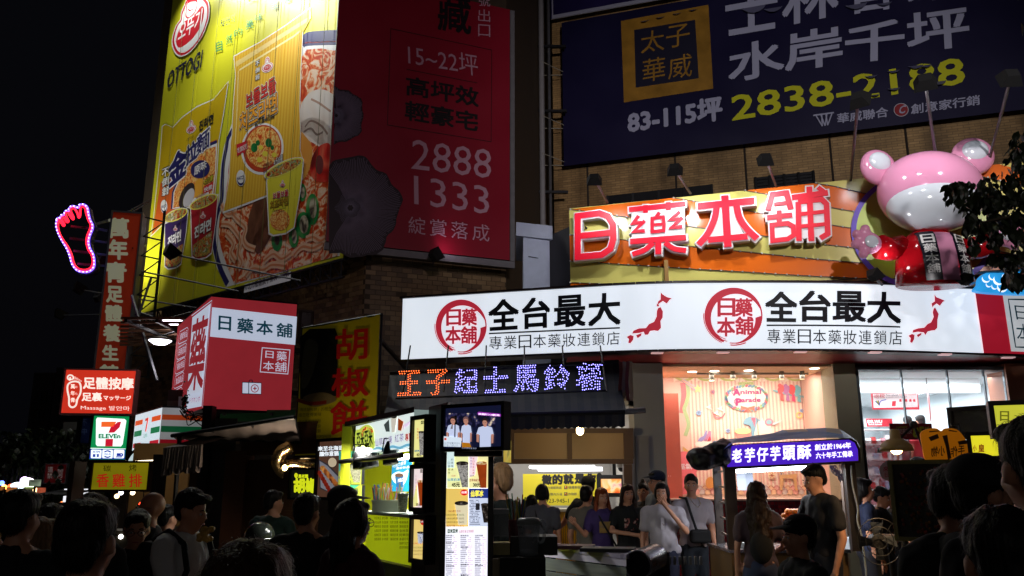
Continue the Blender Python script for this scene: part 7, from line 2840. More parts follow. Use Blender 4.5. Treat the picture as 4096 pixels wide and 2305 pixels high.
# blue and white wave light at the lower right
m = MB()
WVP = Panel([aV(2460,700,11.0).xy,aV(2640,700,11.0).xy],4.4,5.4,thick=.1)
wv = thing('wave_lightbox','lit blue and white curling wave lightbox at the right foot of the billboard','sign',(WVP.xy[0].x,11.0,4.4))
P = [WVP.uv(px('P',*p))for p in spline([(1195,1230),(1205,1180),(1260,1140),(1340,1145),(1400,1130),(1470,1120),(1560,1125),(1680,1160),(1690,1300),(1200,1290)],5)]
m.prism([WVP.xyz(u,v,0)for u,v in P],-WVP.nrm()*.1,mat('lit cyan film',(40,150,220),.4,emit=.9,var=0))
m.build('panel',wv)
WHL = ink((240,248,255),1.1)
for(x,y,r,a0)in((1245,1190,32,2.6),(1290,1175,26,2.2),(1340,1200,40,2.4),(1400,1180,34,2.1),(1450,1230,44,2.4),(1520,1180,36,2.2),(1265,1235,22,2.5),(1370,1255,40,2.6),(1310,1250,24,2.4),(1600,1200,44,2.3)):
 P = []
 for k in range(13):
  t_ = k/12
  P.append((x+r*math.cos(a0+t_*3.4),y-r*math.sin(a0+t_*3.4)))
 Q2 = []
 for k in range(13):
  t_ = 1-k/12
  rr_ = r*(1-.45*math.sin(math.pi*t_))
  Q2.append((x+rr_*math.cos(a0+t_*3.4),y-rr_*math.sin(a0+t_*3.4)))
 WVP.poly([px('P',*p)for p in P+Q2],WHL)
WVP.flush('white_curls',wv)
# ================================================================== people
SKIN = mat('skin',(196,140,112),.5,var=.06,scale=20)
SKIN2 = mat('tanned skin',(166,112,84),.5,var=.06,scale=20)
LIPS = mat('lips',(150,70,66),.45,var=0)
EYEW = mat('eye white',(200,196,190),.3,var=0)
EYEB = mat('dark iris',(20,14,12),.2,var=0)
def hairmat(name,rgb):
 return mat(name,rgb,.42,var=.45,scale=26,stretch=(3,3,.35),bump=.5,spec=.18)
HB_ = hairmat('black hair',(20,17,17))
HBR = hairmat('brown hair',(50,32,22))
HOR = hairmat('orange dyed hair',(130,60,30))
HBL = hairmat('ash blond hair',(156,122,86))
def cloth(rgb,name=None):
 return mat('cloth_%d_%d_%d'%rgb,rgb,.85,var=.14,scale=5,bump=.15)
def caps(mb,a,b,ra,rb,m=None,n=12):
 a, b = Vector(a), Vector(b)
 d = b-a
 if d.length<1e-5:
  return
 dn = d.normalized()
 P, R = [], []
 for t in(-1,-.8,-.45):
  P.append(a+dn*ra*t)
  R.append(ra*math.sqrt(max(.0,1-t*t))+1e-4)
 P+=[a,b]
 R+=[ra,rb]
 for t in(.45,.8,1):
  P.append(b+dn*rb*t)
  R.append(rb*math.sqrt(max(.0,1-t*t))+1e-4)
 mb.tube(P,R,m,n)
def fuse(mb,voxel,amp=0,fr=(9,9,9),seed=0,smooth=2):
 """one continuous skin over overlapping shapes"""
 me = bpy.data.meshes.new('tmp')
 me.from_pydata(mb.v,[],mb.f)
 o = bpy.data.objects.new('tmp',me)
 _to.hide_viewport = True
 TMP.collection.objects.link(o)
 r = o.modifiers.new('r','REMESH')
 r.mode = 'VOXEL'
 r.voxel_size = voxel
 if smooth:
  s = o.modifiers.new('s','SMOOTH')
  s.factor = .5
  s.iterations = smooth
 TMP.view_layers[0].update()
 dg = TMP.view_layers[0].depsgraph
 out = bpy.data.meshes.new_from_object(o.evaluated_get(dg),depsgraph=dg)
 bpy.data.objects.remove(o)
 bpy.data.meshes.remove(me)
 if amp:
  for v in out.vertices:
   c = v.co
   k = noise.noise(Vector((c.x*fr[0]+seed,c.y*fr[1],c.z*fr[2])))+.5*noise.noise(Vector((c.x*fr[0]*2.3,c.y*fr[1]*2.3+seed,c.z*fr[2]*2.3)))
   v.co = c+v.normal*amp*k
 return out
def kid(me,name,parent,m,smooth=True,extra=None):
 if extra is not None and extra.f:
  vs = [tuple(v.co)for v in me.vertices]+extra.v
  n = len(me.vertices)
  fs = [tuple(p.vertices)for p in me.polygons]+[tuple(i+n for i in f)for f in extra.f]
  me2 = bpy.data.meshes.new(name)
  me2.from_pydata(vs,[],fs)
  bpy.data.meshes.remove(me)
  me = me2
 me.name = name
 me.materials.clear()
 me.materials.append(m)
 if smooth:
  me.polygons.foreach_set('use_smooth',[True]*len(me.polygons))
 o = bpy.data.objects.new(name,me)
 COL.objects.link(o)
 o.parent = parent
 return o
def quick(mb,name,parent,smooth=True):
 me = bpy.data.meshes.new(name)
 me.from_pydata(mb.v,[],mb.f)
 for m in mb.mats:
  me.materials.append(m)
 me.polygons.foreach_set('material_index',mb.m)
 if smooth:
  me.polygons.foreach_set('use_smooth',[True]*len(me.polygons))
 o = bpy.data.objects.new(name,me)
 COL.objects.link(o)
 o.parent = parent
 return o
EYE_ME = []
def person(label,x,top,Y,yaw=0,hy=0,hp=0,hair='short',hc=None,skin=None,shirt=(30,30,34),pants=(28,30,40),aL=None,aR=None,w=1.0,cap=None,glasses=False,base=0.0,collar=None,lean=0,stuff=()):
 seed = int(x*7+top)
 rnd = random.Random(seed)
 hc = hc or HB_
 skin = skin or SKIN
 T = aV(x,top,Y)
 s = (T.z-base)/1.745
 vx = .012 if Y<3 else .015 if Y<7 else .02
 t = thing('person',label,'person',(T.x,Y,base),'people in the night market crowd')
 t.rotation_euler = (math.radians(lean),0,math.radians(yaw))
 t.scale = (s,s,s)
 fem = hair in('long','bob','wavy','tail')
 sw = (.165 if fem else .185)*w
 H = Matrix.Translation((0,.01,1.48))@Matrix.Rotation(math.radians(hy),4,'Z')@Matrix.Rotation(math.radians(hp),4,'X')@Matrix.Translation((0,-.01,-1.48))
 def h(p):
  return H@Vector(p)
 H3 = H.to_3x3()
 B = MB()
 # trunk
 trunk = [((0,.005,1.28),(.155*w,.105,.2)),((0,-.005 if w<1.1 else-.03,1.08),((.125 if fem else .14)*w,.1*w,.17)),((0,.012,.94),(.16*w,.118,.13))]
 for c, r in trunk:
  B.ell(c,r,None,20,14)
 caps(B,(-sw+.03,.01,1.385),(sw-.03,.01,1.385),.062,.062)
 for q in(-1,1):
  caps(B,(q*.11,.012,1.41),(0,.01,1.47),.042,.046)
 caps(B,(0,.012,1.38),h((0,.0,1.55)),.056,.052)
 # head
 B.ell(h((0,.012,1.625)),(.074,.092,.092),None,22,16,H3)
 B.ell(h((0,-.022,1.572)),(.06,.07,.088),None,20,14,H3)
 B.ell(h((0,-.062,1.505)),(.03,.027,.022),None,12,8,H3)
 for q in(-1,1):
  B.ell(h((q*.079,.008,1.59)),(.011,.02,.031),None,10,8,H3)
  B.ell(h((q*.036,-.07,1.57)),(.024,.018,.022),None,10,8,H3)
 caps(B,h((0,-.092,1.605)),h((0,-.108,1.575)),.009,.0135)
 B.ell(h((0,-.086,1.538)),(.024,.014,.012),None,12,8,H3)
 # arms
 S_, hands = MB(), MB()
 arms = []
 for q, a in((1,aL),(-1,aR)):
  sh_ = Vector((q*sw,.01,1.38))
  el, wr = a if a else((q*(sw+.055),.03,1.10),(q*(sw+.05),-.05,.86))
  el, wr = Vector(el), Vector(wr)
  caps(B,sh_,el,.05*(.85 if fem else 1),.04*(.85 if fem else 1))
  caps(B,el,wr,.04*(.85 if fem else 1),.027)
  d = (wr-el).normalized()
  side = d.cross(Vector((0,1,0))if abs(d.y)<.8 else Vector((0,0,1))).normalized()
  nn = d.cross(side)
  caps(B,wr,wr+d*.05,.028,.03)
  for k in range(4):
   off = side*(-.03+k*.02)
   b0 = wr+d*.07+off*.9
   L = (.062,.074,.07,.055)[k]
   cur = nn*(.018 if q>0 else-.018)
   b1 = b0+d*L*.5+cur*.4
   hands.tube([b0-d*.03,b0,b1,b1+d*L*.42+cur],[.0085,.009,.0085,.0065],None,7)
  b0 = wr+d*.03-side*.03
  hands.tube([b0+side*.01,b0-side*.012+d*.03,b0-side*.016+d*.06],[.011,.010,.008],None,7)
  arms.append((sh_,el,wr))
  # legs
 for q in(-1,1):
  caps(B,(q*.085,.01,.9),(q*.092,-.012,.49),.085,.055)
  caps(B,(q*.092,-.012,.49),(q*.1,.012,.1),.055,.038)
  caps(B,(q*.1,.02,.07),(q*.112,-.13,.04),.038,.032)
 me = fuse(B,vx,0)
 kid(me,'body',t,skin,extra=hands)
 # shirt
 m = MB()
 for c, r in trunk[:2]:
  m.ell(c,(r[0]+.018,r[1]+.018,r[2]+.012),None,20,14)
 m.ell((0,.01,.96),(.172*w,.125,.10),None,18,12)
 caps(m,(-sw+.03,.01,1.385),(sw-.03,.01,1.385),.076,.076)
 for q in(-1,1):
  caps(m,(q*.115,.014,1.4),(q*.05,.014,1.43),.055,.052)
 for sh_, el, wr in arms:
  caps(m,sh_,sh_.lerp(el,.62),.066,.062)
 sm = cloth(shirt)
 kid(fuse(m,vx*1.1,.019,(13,13,6),seed),'shirt',t,sm)
 m = MB()
 m.ell((0,.012,.93),(.168*w,.126,.12),None,18,12)
 for q in(-1,1):
  caps(m,(q*.086,.01,.88),(q*.093,-.01,.5),.098,.068)
  caps(m,(q*.093,-.01,.5),(q*.1,.01,.12),.068,.05)
 kid(fuse(m,vx*1.3,.008,(9,9,4),seed),'trousers',t,cloth(pants))
 for q in(-1,1):
  m = MB()
  caps(m,(q*.1,.03,.052),(q*.114,-.15,.042),.05,.042,cloth((60,58,60)))
  quick(m,'shoe',t)
  # face
 if not EYE_ME:
  e = MB()
  e.ell((0,0,0),(.0135,.008,.0075),EYEW,12,8)
  e.ell((0,-.0045,0),(.006,.005,.0065),EYEB,10,6)
  o = quick(e,'eye',t)
  EYE_ME.append(o.data)
  bpy.data.objects.remove(o)
 for q in(-1,1):
  o = bpy.data.objects.new('eye',EYE_ME[0])
  COL.objects.link(o)
  o.parent = t
  o.matrix_local = Matrix.Translation(h((q*.031,-.0835,1.598)))@H3.to_4x4()
  b_ = MB()
  P = [h((q*.016,-.092,1.62)),h((q*.032,-.091,1.625)),h((q*.05,-.08,1.618))]
  b_.tube(P,[.0035,.0042,.002],hc if hair!='bald' else HB_,5)
  quick(b_,'eyebrow',t)
 m = MB()
 m.ell(h((0,-.0985,1.5385)),(.022,.006,.0055),LIPS,12,6,H3)
 quick(m,'mouth',t)
 # hair
 if hair!='bald':
  m = MB()
  def e_(c,r):
   m.ell(h(c),r,None,20,14,H3)
  e_((0,.026,1.648),(.086,.098,.092))
  e_((0,-.045,1.692),(.066,.052,.03))
  e_((0,.06,1.6),(.074,.055,.08))
  if hair=='quiff':
   e_((0,-.055,1.712),(.05,.04,.034))
  if fem:
   for q in(-1,1):
    e_((q*.07,.01,1.6),(.024,.055,.075))
  if hair in('long','wavy','tail'):
   e_((0,.075,1.5),(.085,.045,.16))
  if hair in('long','wavy'):
   dz = .30 if hair=='wavy' else .22
   ww = .105 if hair=='wavy' else .075
   caps(m,(0,.085,1.5),(0,.125,1.5-dz),ww*.75,ww*.8)
   for q in(-1,1):
    caps(m,h((q*.078,.015,1.56)),Vector((q*.1,-.02 if hair=='long' else .06,1.42)),.028,.03)
    caps(m,(q*.1,-.02 if hair=='long' else .07,1.42),(q*.095,-.05 if hair=='long' else .1,1.5-dz),.03,.02)
  if hair=='tail':
   caps(m,h((0,.1,1.66)),h((0,.14,1.55)),.035,.03)
   caps(m,h((0,.14,1.55)),(0,.14,1.36),.03,.012)
  if hair=='bun':
   e_((0,.02,1.76),(.035,.035,.03))
  hm = fuse(m,vx*.85,.007 if hair!='wavy' else .02,(26,26,8)if hair!='wavy' else(22,22,16),seed,2)
  # loose strands over the surface
  st = MB()
  vv = hm.vertices
  nst = 1500 if Y<3.5 else 600 if Y<7 else 160
  for k in range(nst):
   v = vv[rnd.randrange(len(vv))]
   n = v.normal.normalized()
   dwn = Vector((rnd.uniform(-.5,.5),rnd.uniform(-.3,.5),-1 if hair!='quiff' else rnd.uniform(-1,.6)))
   tg = (dwn-n*dwn.dot(n))
   if tg.length<.05:
    continue
   tg.normalize()
   L = rnd.uniform(.012,.034)
   sd = n.cross(tg)*(.0009 if Y<3.5 else .0014)
   p0 = v.co-n*.002
   p1 = v.co+tg*L*.6+n*rnd.uniform(.001,.008)
   p2 = v.co+tg*L+n*rnd.uniform(.0,.009)
   st.add([p0-sd,p0+sd,p1+sd*.8,p1-sd*.8,p2],[(0,1,2,3),(3,2,4)],None)
  kid(hm,'hair',t,hc,extra=st)
 if cap:
  m = MB()
  m.ell(h((0,.018,1.668)),(.096,.11,.085),None,20,12,H3)
  br = []
  cm = cloth(cap)
  o = kid(fuse(m,vx,.002,(20,20,20),1,1),'cap',t,cm)
  m = MB()
  vs = []
  for i in range(9):
   a = math.radians(200+i*17.5)
   vs.append(h((.088*math.cos(a),.01+.095*math.sin(a),1.672)))
   vs.append(h((.078*math.cos(a),-.02+.175*math.sin(a),1.652)))
  vs2 = [v+Vector((0,0,.006))for v in vs]
  fs = [(2*i,2*i+1,2*i+3,2*i+2)for i in range(8)]
  m.add(vs,fs,cm)
  m.add(vs2,fs,cm)
  b = quick(m,'brim',o)
 if glasses:
  m = MB()
  gm = mat('dark spectacle frame',(16,14,16),.3)
  for q in(-1,1):
   m.tube([h((q*.034+.024*math.cos(a),-.1,1.597+.019*math.sin(a)))for a in[k*math.pi/6 for k in range(12)]],.0022,gm,5,closed=True)
   m.tube([h((q*.058,-.099,1.603)),h((q*.08,-.03,1.605)),h((q*.08,.02,1.598))],.002,gm,5)
  m.tube([h((-.012,-.101,1.6)),h((.012,-.101,1.6))],.002,gm,5)
  quick(m,'spectacles',t)
 return t, h, s
def part(t,mb,name,smooth=True):
 return quick(mb,name,t,smooth)
 # ---- foreground backs
person('dark silhouette at the left edge of the photo, seen from behind',-8,1248,4.6,185,shirt=(20,20,24))
person('man seen from behind at the far left, wide head with short black hair',62,1225,3.8,172,shirt=(16,18,26),w=1.15)
person('woman with long ash blond hair behind the leftmost heads',112,1296,4.3,150,hair='long',hc=HBL,shirt=(24,24,30))
person('person with short black hair facing away behind the blond woman',136,1262,5.2,165,shirt=(20,22,30))
person('person with brown lit hair just above the big dark head at left',240,1236,4.6,180,hair='bob',hc=HBR,shirt=(26,22,20))
person('big dark head with black hair seen from behind, lower left',236,1246,2.45,178,shirt=(14,16,22),w=1.1)
person('man with glasses in a dark buttoned shirt facing the camera, lower left',350,1277,5.0,22,hp=8,glasses=True,shirt=(34,22,26))
person('bald man with glasses turned to the left, behind the man in the dark shirt',384,1229,5.9,-62,hair='bald',glasses=True,shirt=(14,14,16),skin=SKIN2)
person('small dark haired person far back between the bald man and the white shirt man',425,1266,7.2,150,shirt=(30,30,34))
t, h, s = person('young man in a white t-shirt with a black backpack, eating, in profile',478,1223,5.0,72,hy=8,hp=14,shirt=(206,206,206),aR=((-.22,-.06,1.12),(-.10,-.30,1.22)),aL=((.22,-.06,1.12),(.08,-.30,1.20)))
m = MB()
m.box((0,.2,1.2),(.28,.14,.42),cloth((16,16,20)))
bk = part(t,m,'backpack',False)
bev = bk.modifiers.new('b','BEVEL')
bev.width = .04
bev.segments = 3
for q in(-1,1):
 m = MB()
 m.tube([(q*.12,.14,1.42),(q*.12,.03,1.475),(q*.12,-.09,1.40),(q*.13,-.135,1.25),(q*.15,-.06,1.05),(q*.13,.12,1.02)],.02,cloth((16,16,20)),6)
 part(t,m,'backpack_strap')
fd = thing('wrapped_snack','crumpled yellow wrapped snack in the hands of the young man eating','snack',tuple(aV(528,1340,4.8)))
m = MB()
c = aV(523,1345,4.85)
for k in range(7):
 m.ell(c+Vector((random.uniform(-.05,.07),random.uniform(-.03,.03),random.uniform(-.03,.03))),(.024,.02,.018),None,10,7)
me = fuse(m,.008,.008,(30,30,30),2,1)
me.transform(Matrix.Translation(-Vector(fd.location)))
kid(me,'wrapping',fd,mat('waxed yellow paper',(206,160,66),.5,var=.3,scale=20),False)
person('man in dark green seen from behind in front of the brown shutter',691,1230,8.3,165,hy=-35,shirt=(20,44,38),w=1.1)
t, h, s = person('person in a shiny round helmet, low between the crowd at centre left',657,1330,7.0,150,shirt=(30,30,30),base=-.0)
m = MB()
HM = mat('glossy dark helmet',(40,44,40),.08,var=.1)
m.ell(h((0,.015,1.66)),(.155,.175,.16),HM,28,18)
o = part(t,m,'helmet')
m = MB()
m.tube([h((.15*math.cos(a),.015+.17*math.sin(a),1.64))for a in[k*math.pi/12 for k in range(24)]],.01,mat('silver helmet trim',(170,170,170),.25,metal=.8),6,closed=True)
part(t,m,'helmet_trim')
person('very large dark head close to the camera, lower centre left',640,1343,1.42,178,hc=HBR,shirt=(12,12,14),w=1.1)
person('man seen from behind with short hair left of the man in the cap',776,1236,5.3,176,hy=-12,shirt=(14,14,18),w=1.05)
person('person in a dark cap turned right, half hidden by the woman in glasses',868,1222,5.7,95,cap=(30,32,34),shirt=(26,26,30))
person('woman with glasses and a dark red top seen from behind at the drinks stall',893,1250,4.35,142,hair='tail',glasses=True,shirt=(58,14,22),w=1.05)
person('stall woman with ash blond bobbed hair and a black top looking down',1262,1161,6.5,-55,hy=-8,hp=12,hair='bob',hc=HBL,shirt=(18,30,30),aL=((.2,-.12,1.1),(.1,-.3,1.02)))
# ---- the queue
person('woman in an orange top with long dark hair facing the yellow banner',1338,1243,11.2,160,hair='long',hc=HB_,shirt=(176,92,56))
t, h, s = person('woman with black bobbed hair in a grey t-shirt seen from behind',1364,1216,10.6,168,hair='bob',shirt=(72,72,80),pants=(50,56,80))
def strap(t,col,a,b,side=-1):
 m = MB()
 m.tube([a,(a[0]*.5+b[0]*.5,-.155,(a[2]+b[2])/2+.02),b],.012,cloth(col),6)
 part(t,m,'bag_strap')
m = MB()
m.tube([(.1,.03,1.47),(.05,.15,1.3),(-.1,.16,1.1),(-.18,.08,.95)],.012,cloth((20,20,22)),6)
part(t,m,'bag_strap')
person('man in a black cap and black printed t-shirt leaning over the counter',1477,1197,11.4,205,cap=(16,18,26),shirt=(20,20,24),aL=((.3,-.1,1.15),(.42,-.25,.95)))
person('short haired person in a grey t-shirt before the man in the black cap',1476,1219,10.4,150,shirt=(110,104,96))
t, h, s = person('girl with long orange hair and a purple t-shirt in the queue',1514,1224,10.2,12,hair='long',hc=HOR,shirt=(58,40,96),pants=(26,26,34),aR=((-.26,-.08,1.14),(-.42,-.2,1.28)))
m = MB()
m.tube([(-.09,.02,1.475),(-.05,-.145,1.3),(.06,-.15,1.12),(.17,-.06,.98)],.012,cloth((14,14,16)),6)
part(t,m,'bag_strap')
def chest_print(t,col,z=1.24,w_=.09,hh=.07,name='shirt_print'):
 m = MB()
 vs, fs = [], []
 for i in range(7):
  for j in range(4):
   xx = -w_+2*w_*i/6
   vs.append((xx,-.131-.008*math.cos(xx*10),z-hh+2*hh*j/3))
 fs = [(i*4+j,i*4+4+j,i*4+5+j,i*4+1+j)for i in range(6)for j in range(3)]
 m.add(vs,fs,col)
 part(t,m,name)
chest_print(t,ramp_mat('faded shirt print',[(40,30,60),(150,120,60),(70,60,110)],'noise',14,0,2,.8))
t, h, s = person('smiling girl with long dark hair, black t-shirt and jeans, pointing across',1578,1214,10.2,8,hair='long',hc=hairmat('dark brown hair',(44,26,20)),shirt=(20,22,24),pants=(50,66,96),aR=((-.25,-.1,1.16),(.02,-.3,1.12)))
chest_print(t,ramp_mat('flower shirt print',[(20,22,24),(26,26,28),(170,90,90),(190,180,170)],'noise',26,0,2,.8,pos=[0,.5,.58,.66]))
person('person with glasses and a low bun behind the smiling girl',1616,1212,11.6,-20,hair='bun',glasses=True,shirt=(26,24,26),skin=SKIN2)
person('tall man in a dark blue cap and grey t-shirt turned to the left',1650,1183,11.0,-70,cap=(24,34,66),glasses=True,shirt=(84,90,100))
t, h, s = person('woman in a loose white t-shirt holding her hand over her mouth',1664,1209,9.7,-12,hy=-6,hair='tail',shirt=(168,162,172),pants=(30,34,60),w=1.18,aL=((.27,-.1,1.16),(.04,-.21,1.46)))
chest_print(t,ramp_mat('red stitched shirt print',[(196,190,200),(196,190,200),(120,40,40)],'noise',30,0,2,.8,pos=[0,.6,.64]),1.2,.02,.12)
t, h, s = person('man in a white t-shirt with a black sling bag and quiff hair',1738,1191,10.1,14,hy=-26,hp=-4,hair='quiff',shirt=(168,160,168),pants=(30,36,46),w=1.08)
m = MB()
m.box((.0,-.165,1.04),(.25,.09,.15),cloth((20,20,24)))
bk = part(t,m,'sling_bag',False)
bev = bk.modifiers.new('b','BEVEL')
bev.width = .035
bev.segments = 3
m = MB()
m.tube([(-.12,.08,1.47),(-.12,-.09,1.46),(-.1,-.15,1.3),(-.05,-.17,1.12),(.0,-.18,1.08)],.015,cloth((20,20,24)),6)
part(t,m,'bag_strap')
m = MB()
m.tube([(-.055,-.03,1.475),(-.045,-.125,1.40),(0,-.148,1.36),(.045,-.125,1.40),(.055,-.03,1.475)],.004,mat('silver necklace',(170,150,110),.3,metal=1),5)
part(t,m,'necklace')
# ---- right side
t, h, s = person('woman with long wavy hair and a small backpack at the taro cart',1900,1208,8.0,176,hair='wavy',hc=HBR,shirt=(72,54,62),pants=(52,62,92),aR=((-.24,.0,1.12),(-.2,-.22,1.06)))
m = MB()
m.ell((.02,.17,1.12),(.11,.06,.15),cloth((16,16,18)),18,12)
part(t,m,'backpack')
t, h, s = person('tall man in a black t-shirt at the taro cart, looking down to the left',2054,1162,7.9,-78,hp=18,shirt=(17,15,22),pants=(26,28,40),aR=((-.24,-.12,1.12),(-.2,-.36,1.1)),w=1.05)
person('man in a dark cap and dark shirt in left profile before the taro cart',2004,1294,4.7,-84,cap=(20,18,22),shirt=(13,13,16),w=1.1)
person('woman in a navy top in right profile beside the taro cart post',2170,1200,9.4,78,hair='tail',shirt=(26,36,66))
t, h, s = person('young man in a black t-shirt with an orange print bending right',2210,1221,9.9,48,hp=16,shirt=(26,24,28),skin=SKIN2,aL=((.26,-.1,1.14),(.2,-.34,1.04)))
chest_print(t,ink((190,60,40)),1.26,.04,.03)
person('person reaching over with a bare arm, right of the bending young man',2244,1226,10.4,-60,shirt=(40,34,34),skin=SKIN2,aL=((.2,-.2,1.24),(.3,-.42,1.14)))
person('dark haired person looking over the orange handwritten board',2312,1147,8.9,20,shirt=(40,36,40))
person('left of the two black haired heads inside the bright shop',2281,1045,15.2,170,shirt=(60,60,70),base=1.25)
person('right of the two black haired heads inside the bright shop',2312,1043,15.0,190,shirt=(170,50,60),base=1.25)
m = MB()
m.b2(aV(2281,1045,15).x-.6,aV(2312,1045,15).x+.6,14.3,16.3,.13,1.25,mat('white stair landing',(190,190,188),.5))
m.build('stair_landing',ph)
person('dark silhouette from behind left of the capped one, before the yellow sign',2384,1161,3.3,186,hair='bob',shirt=(15,13,17),w=1.1)
person('dark silhouette in a cap with its brim to the right, near the right edge',2462,1143,3.05,100,cap=(16,15,20),shirt=(14,13,17))
person('tall dark silhouette cut off by the right edge of the photo',2588,1035,2.15,178,shirt=(11,12,17),w=1.1)
person('low dark silhouette in the bottom right corner',2500,1262,1.9,170,shirt=(12,11,14),w=1.15)
# ================================================================== big shop figure: a plain rounded bear in a happi coat
def pv(x,y,Y):
 return atY(px('P',x,y),Y)
fg = thing('shop_figure','big glossy pink rounded bear figure in a red coat standing on the long white sign','statue',tuple(pv(830,1245,10.9)))
PKM = mat('glossy pink fibreglass',(226,150,184),.12,var=.05,scale=3)
WHM = mat('glossy pearl white fibreglass',(214,220,228),.12,var=.05,scale=3)
RDM = mat('glossy red fibreglass',(176,14,26),.12,var=.05,scale=3)
NVM = mat('black coat band',(18,18,34),.3)
YM = 10.75
U1 = .51722/FOC*YM
hc_ = pv(818,520,YM)
def fe(name,x,y,rx,ry,rz,m_,dy=0,M=None,n=32):
 mb = MB()
 mb.ell(pv(x,y,YM)+Vector((0,dy,0)),(rx*U1,ry*U1,rz*U1),m_,n,int(n*.7),M)
 return mb.build(name,fg,smooth=True)
fe('head',818,522,424,300,342,PKM,0,None,48)
fe('muzzle',812,640,372,268,226,WHM,-.10,None,44)
for x, y, r, a in((424,318,158,.5),(1160,232,166,-.5)):
 M = Matrix.Rotation(a*.4,3,'Z')
 fe('ear',x,y,r,78,r*.98,PKM,.06,M)
 fe('ear_lining',x-8,y-25,r*.62,44,r*.54,WHM,-.03,M)
mb = MB()
c = pv(828,1050,YM)
mb.lathe([(120*U1,250*U1),(230*U1,170*U1),(285*U1,0),(300*U1,-200*U1)],c,RDM,36,squash=(1,.72))
mb.build('coat',fg,smooth=True)
def strip(name,xs_top,xs_bot,y0,y1,m_,pr):
 """a band that follows the round front of the coat"""
 mb = MB()
 vs = []
 n = 10
 for i in range(n+1):
  f = i/n
  z = pv(800,y0+(y1-y0)*f,YM).z
  for k in range(5):
   xa = xs_top[0]+(xs_top[1]-xs_top[0])*k/4
   xb = xs_bot[0]+(xs_bot[1]-xs_bot[0])*k/4
   X = pv(xa+(xb-xa)*f,1050,YM).x
   zz = (z-c.z)/U1
   R = (285+(15 if zz<0 else 0)*min(1,-zz/200))if zz<0 else 285-55*zz/170 if zz<170 else 230-110*(zz-170)/80
   R = R*U1+pr
   dx = X-c.x
   vs.append((X,c.y-.72*math.sqrt(max(.0001,R*R-dx*dx))-pr,z))
 mb.add(vs,[(i*5+k,i*5+k+1,i*5+k+6,i*5+k+5)for i in range(n)for k in range(4)],m_)
 return mb.build(name,fg,smooth=True), vs
strip('front_panel',(780,925),(785,920),870,1250,PKM,.008)
for nm, xt, xb in(('left_band',(668,785),(670,782)),('right_band',(918,1035),(918,1040))):
 o, vs = strip('coat_band',xt,xb,862,1250,NVM,.016)
 g_ = MB()
 for i, ch in enumerate('日藥本舖'):
  x0, x1 = xt[0]+14, xt[1]-18
  y0 = 892+i*78
  V_, F_ = glyphs(ch)
  bx = bbox2(V_)
  for sh in((0,0),(.02,0),(0,.02),(-.02,0),(0,-.02)):
   vv = []
   for x, y in V_:
    a = (x+sh[0]-bx[0])/(bx[2]-bx[0])
    b = (y+sh[1]-bx[1])/(bx[3]-bx[1])
    X = pv(x0+(x1-x0)*a,1050,YM).x
    z = pv(800,y0+68-68*b,YM).z
    zz = (z-c.z)/U1
    R = (285 if zz<0 else 285-55*zz/170)if zz<170 else 230-110*(zz-170)/80
    R = max(R,150)*U1+.022+(15*U1*min(1,-zz/200)if zz<0 else 0)
    vv.append((X,c.y-.72*math.sqrt(max(.0001,R*R-(X-c.x)**2))-.024-abs(sh[0])*.01-abs(sh[1])*.02,z))
   g_.add(vv,F_,WHITE)
 g_.build('band_lettering',fg)
def limb(name,P,R,m_):
 mb = MB()
 mb.tube([Vector(p)for p in P],R,m_,24)
 return mb.build(name,fg,smooth=True)
A = [pv(600,930,YM),pv(500,965,YM-.05),pv(430,945,YM-.12)]
limb('sleeve',A,[.14,.155,.165],RDM)
B_ = [pv(1060,960,YM),pv(1180,950,YM-.05),pv(1300,905,YM-.12)]
limb('sleeve',B_,[.14,.155,.17],RDM)
for hx, hy_, sg in((340,915,-1),(1385,860,1)):
 mb = MB()
 hcn = pv(hx,hy_,YM-.2)
 mb.ell(hcn,(.17,.10,.15),None,20,14)
 for dx, dy in((-.16,.12),(-.19,-.02),(-.10,-.16),(-.04,.19))if sg<0 else((.16,.10),(.19,-.04),(.10,-.15),(.02,.2)):
  caps(mb,hcn+Vector((dx*.5,0,dy*.5)),hcn+Vector((dx,-.02,dy)),.062,.064)
 me = fuse(mb,.02,0,smooth=6)
 me.transform(Matrix.Translation(-WL[fg]))
 kid(me,'paw',fg,PKM)
 mb = MB()
 mb.ell(hcn+Vector((0,-.085,0)),(.09,.03,.085),WHM,20,12)
 mb.build('palm_pad',fg,smooth=True)
 # purple ring and green disc on the hoarding behind the figure
OB.LAY = .003
P = [(768+548*math.cos(a),820+446*math.sin(a))for a in[k*math.pi/32 for k in range(64)]]
OB.uvpoly(cl([OB.uv(px('P',*p))for p in P]),ramp_mat('pale green disc print',[(206,214,150),(178,200,60),(220,214,190)],'noise',.9,.5,2,.3),lay=12)
U_ = [OB.uv(px('P',*p))for p in P]
U_ = [p for p in U_ if 0<p[1]<OB.H]
OB.ring([OB.uv(px('P',*p))for p in P if OB.uv(px('P',*p))[1]<OB.H],.07,ink((96,66,190)),lay=14,closed=False)
OB.flush('round_backdrop',ot)
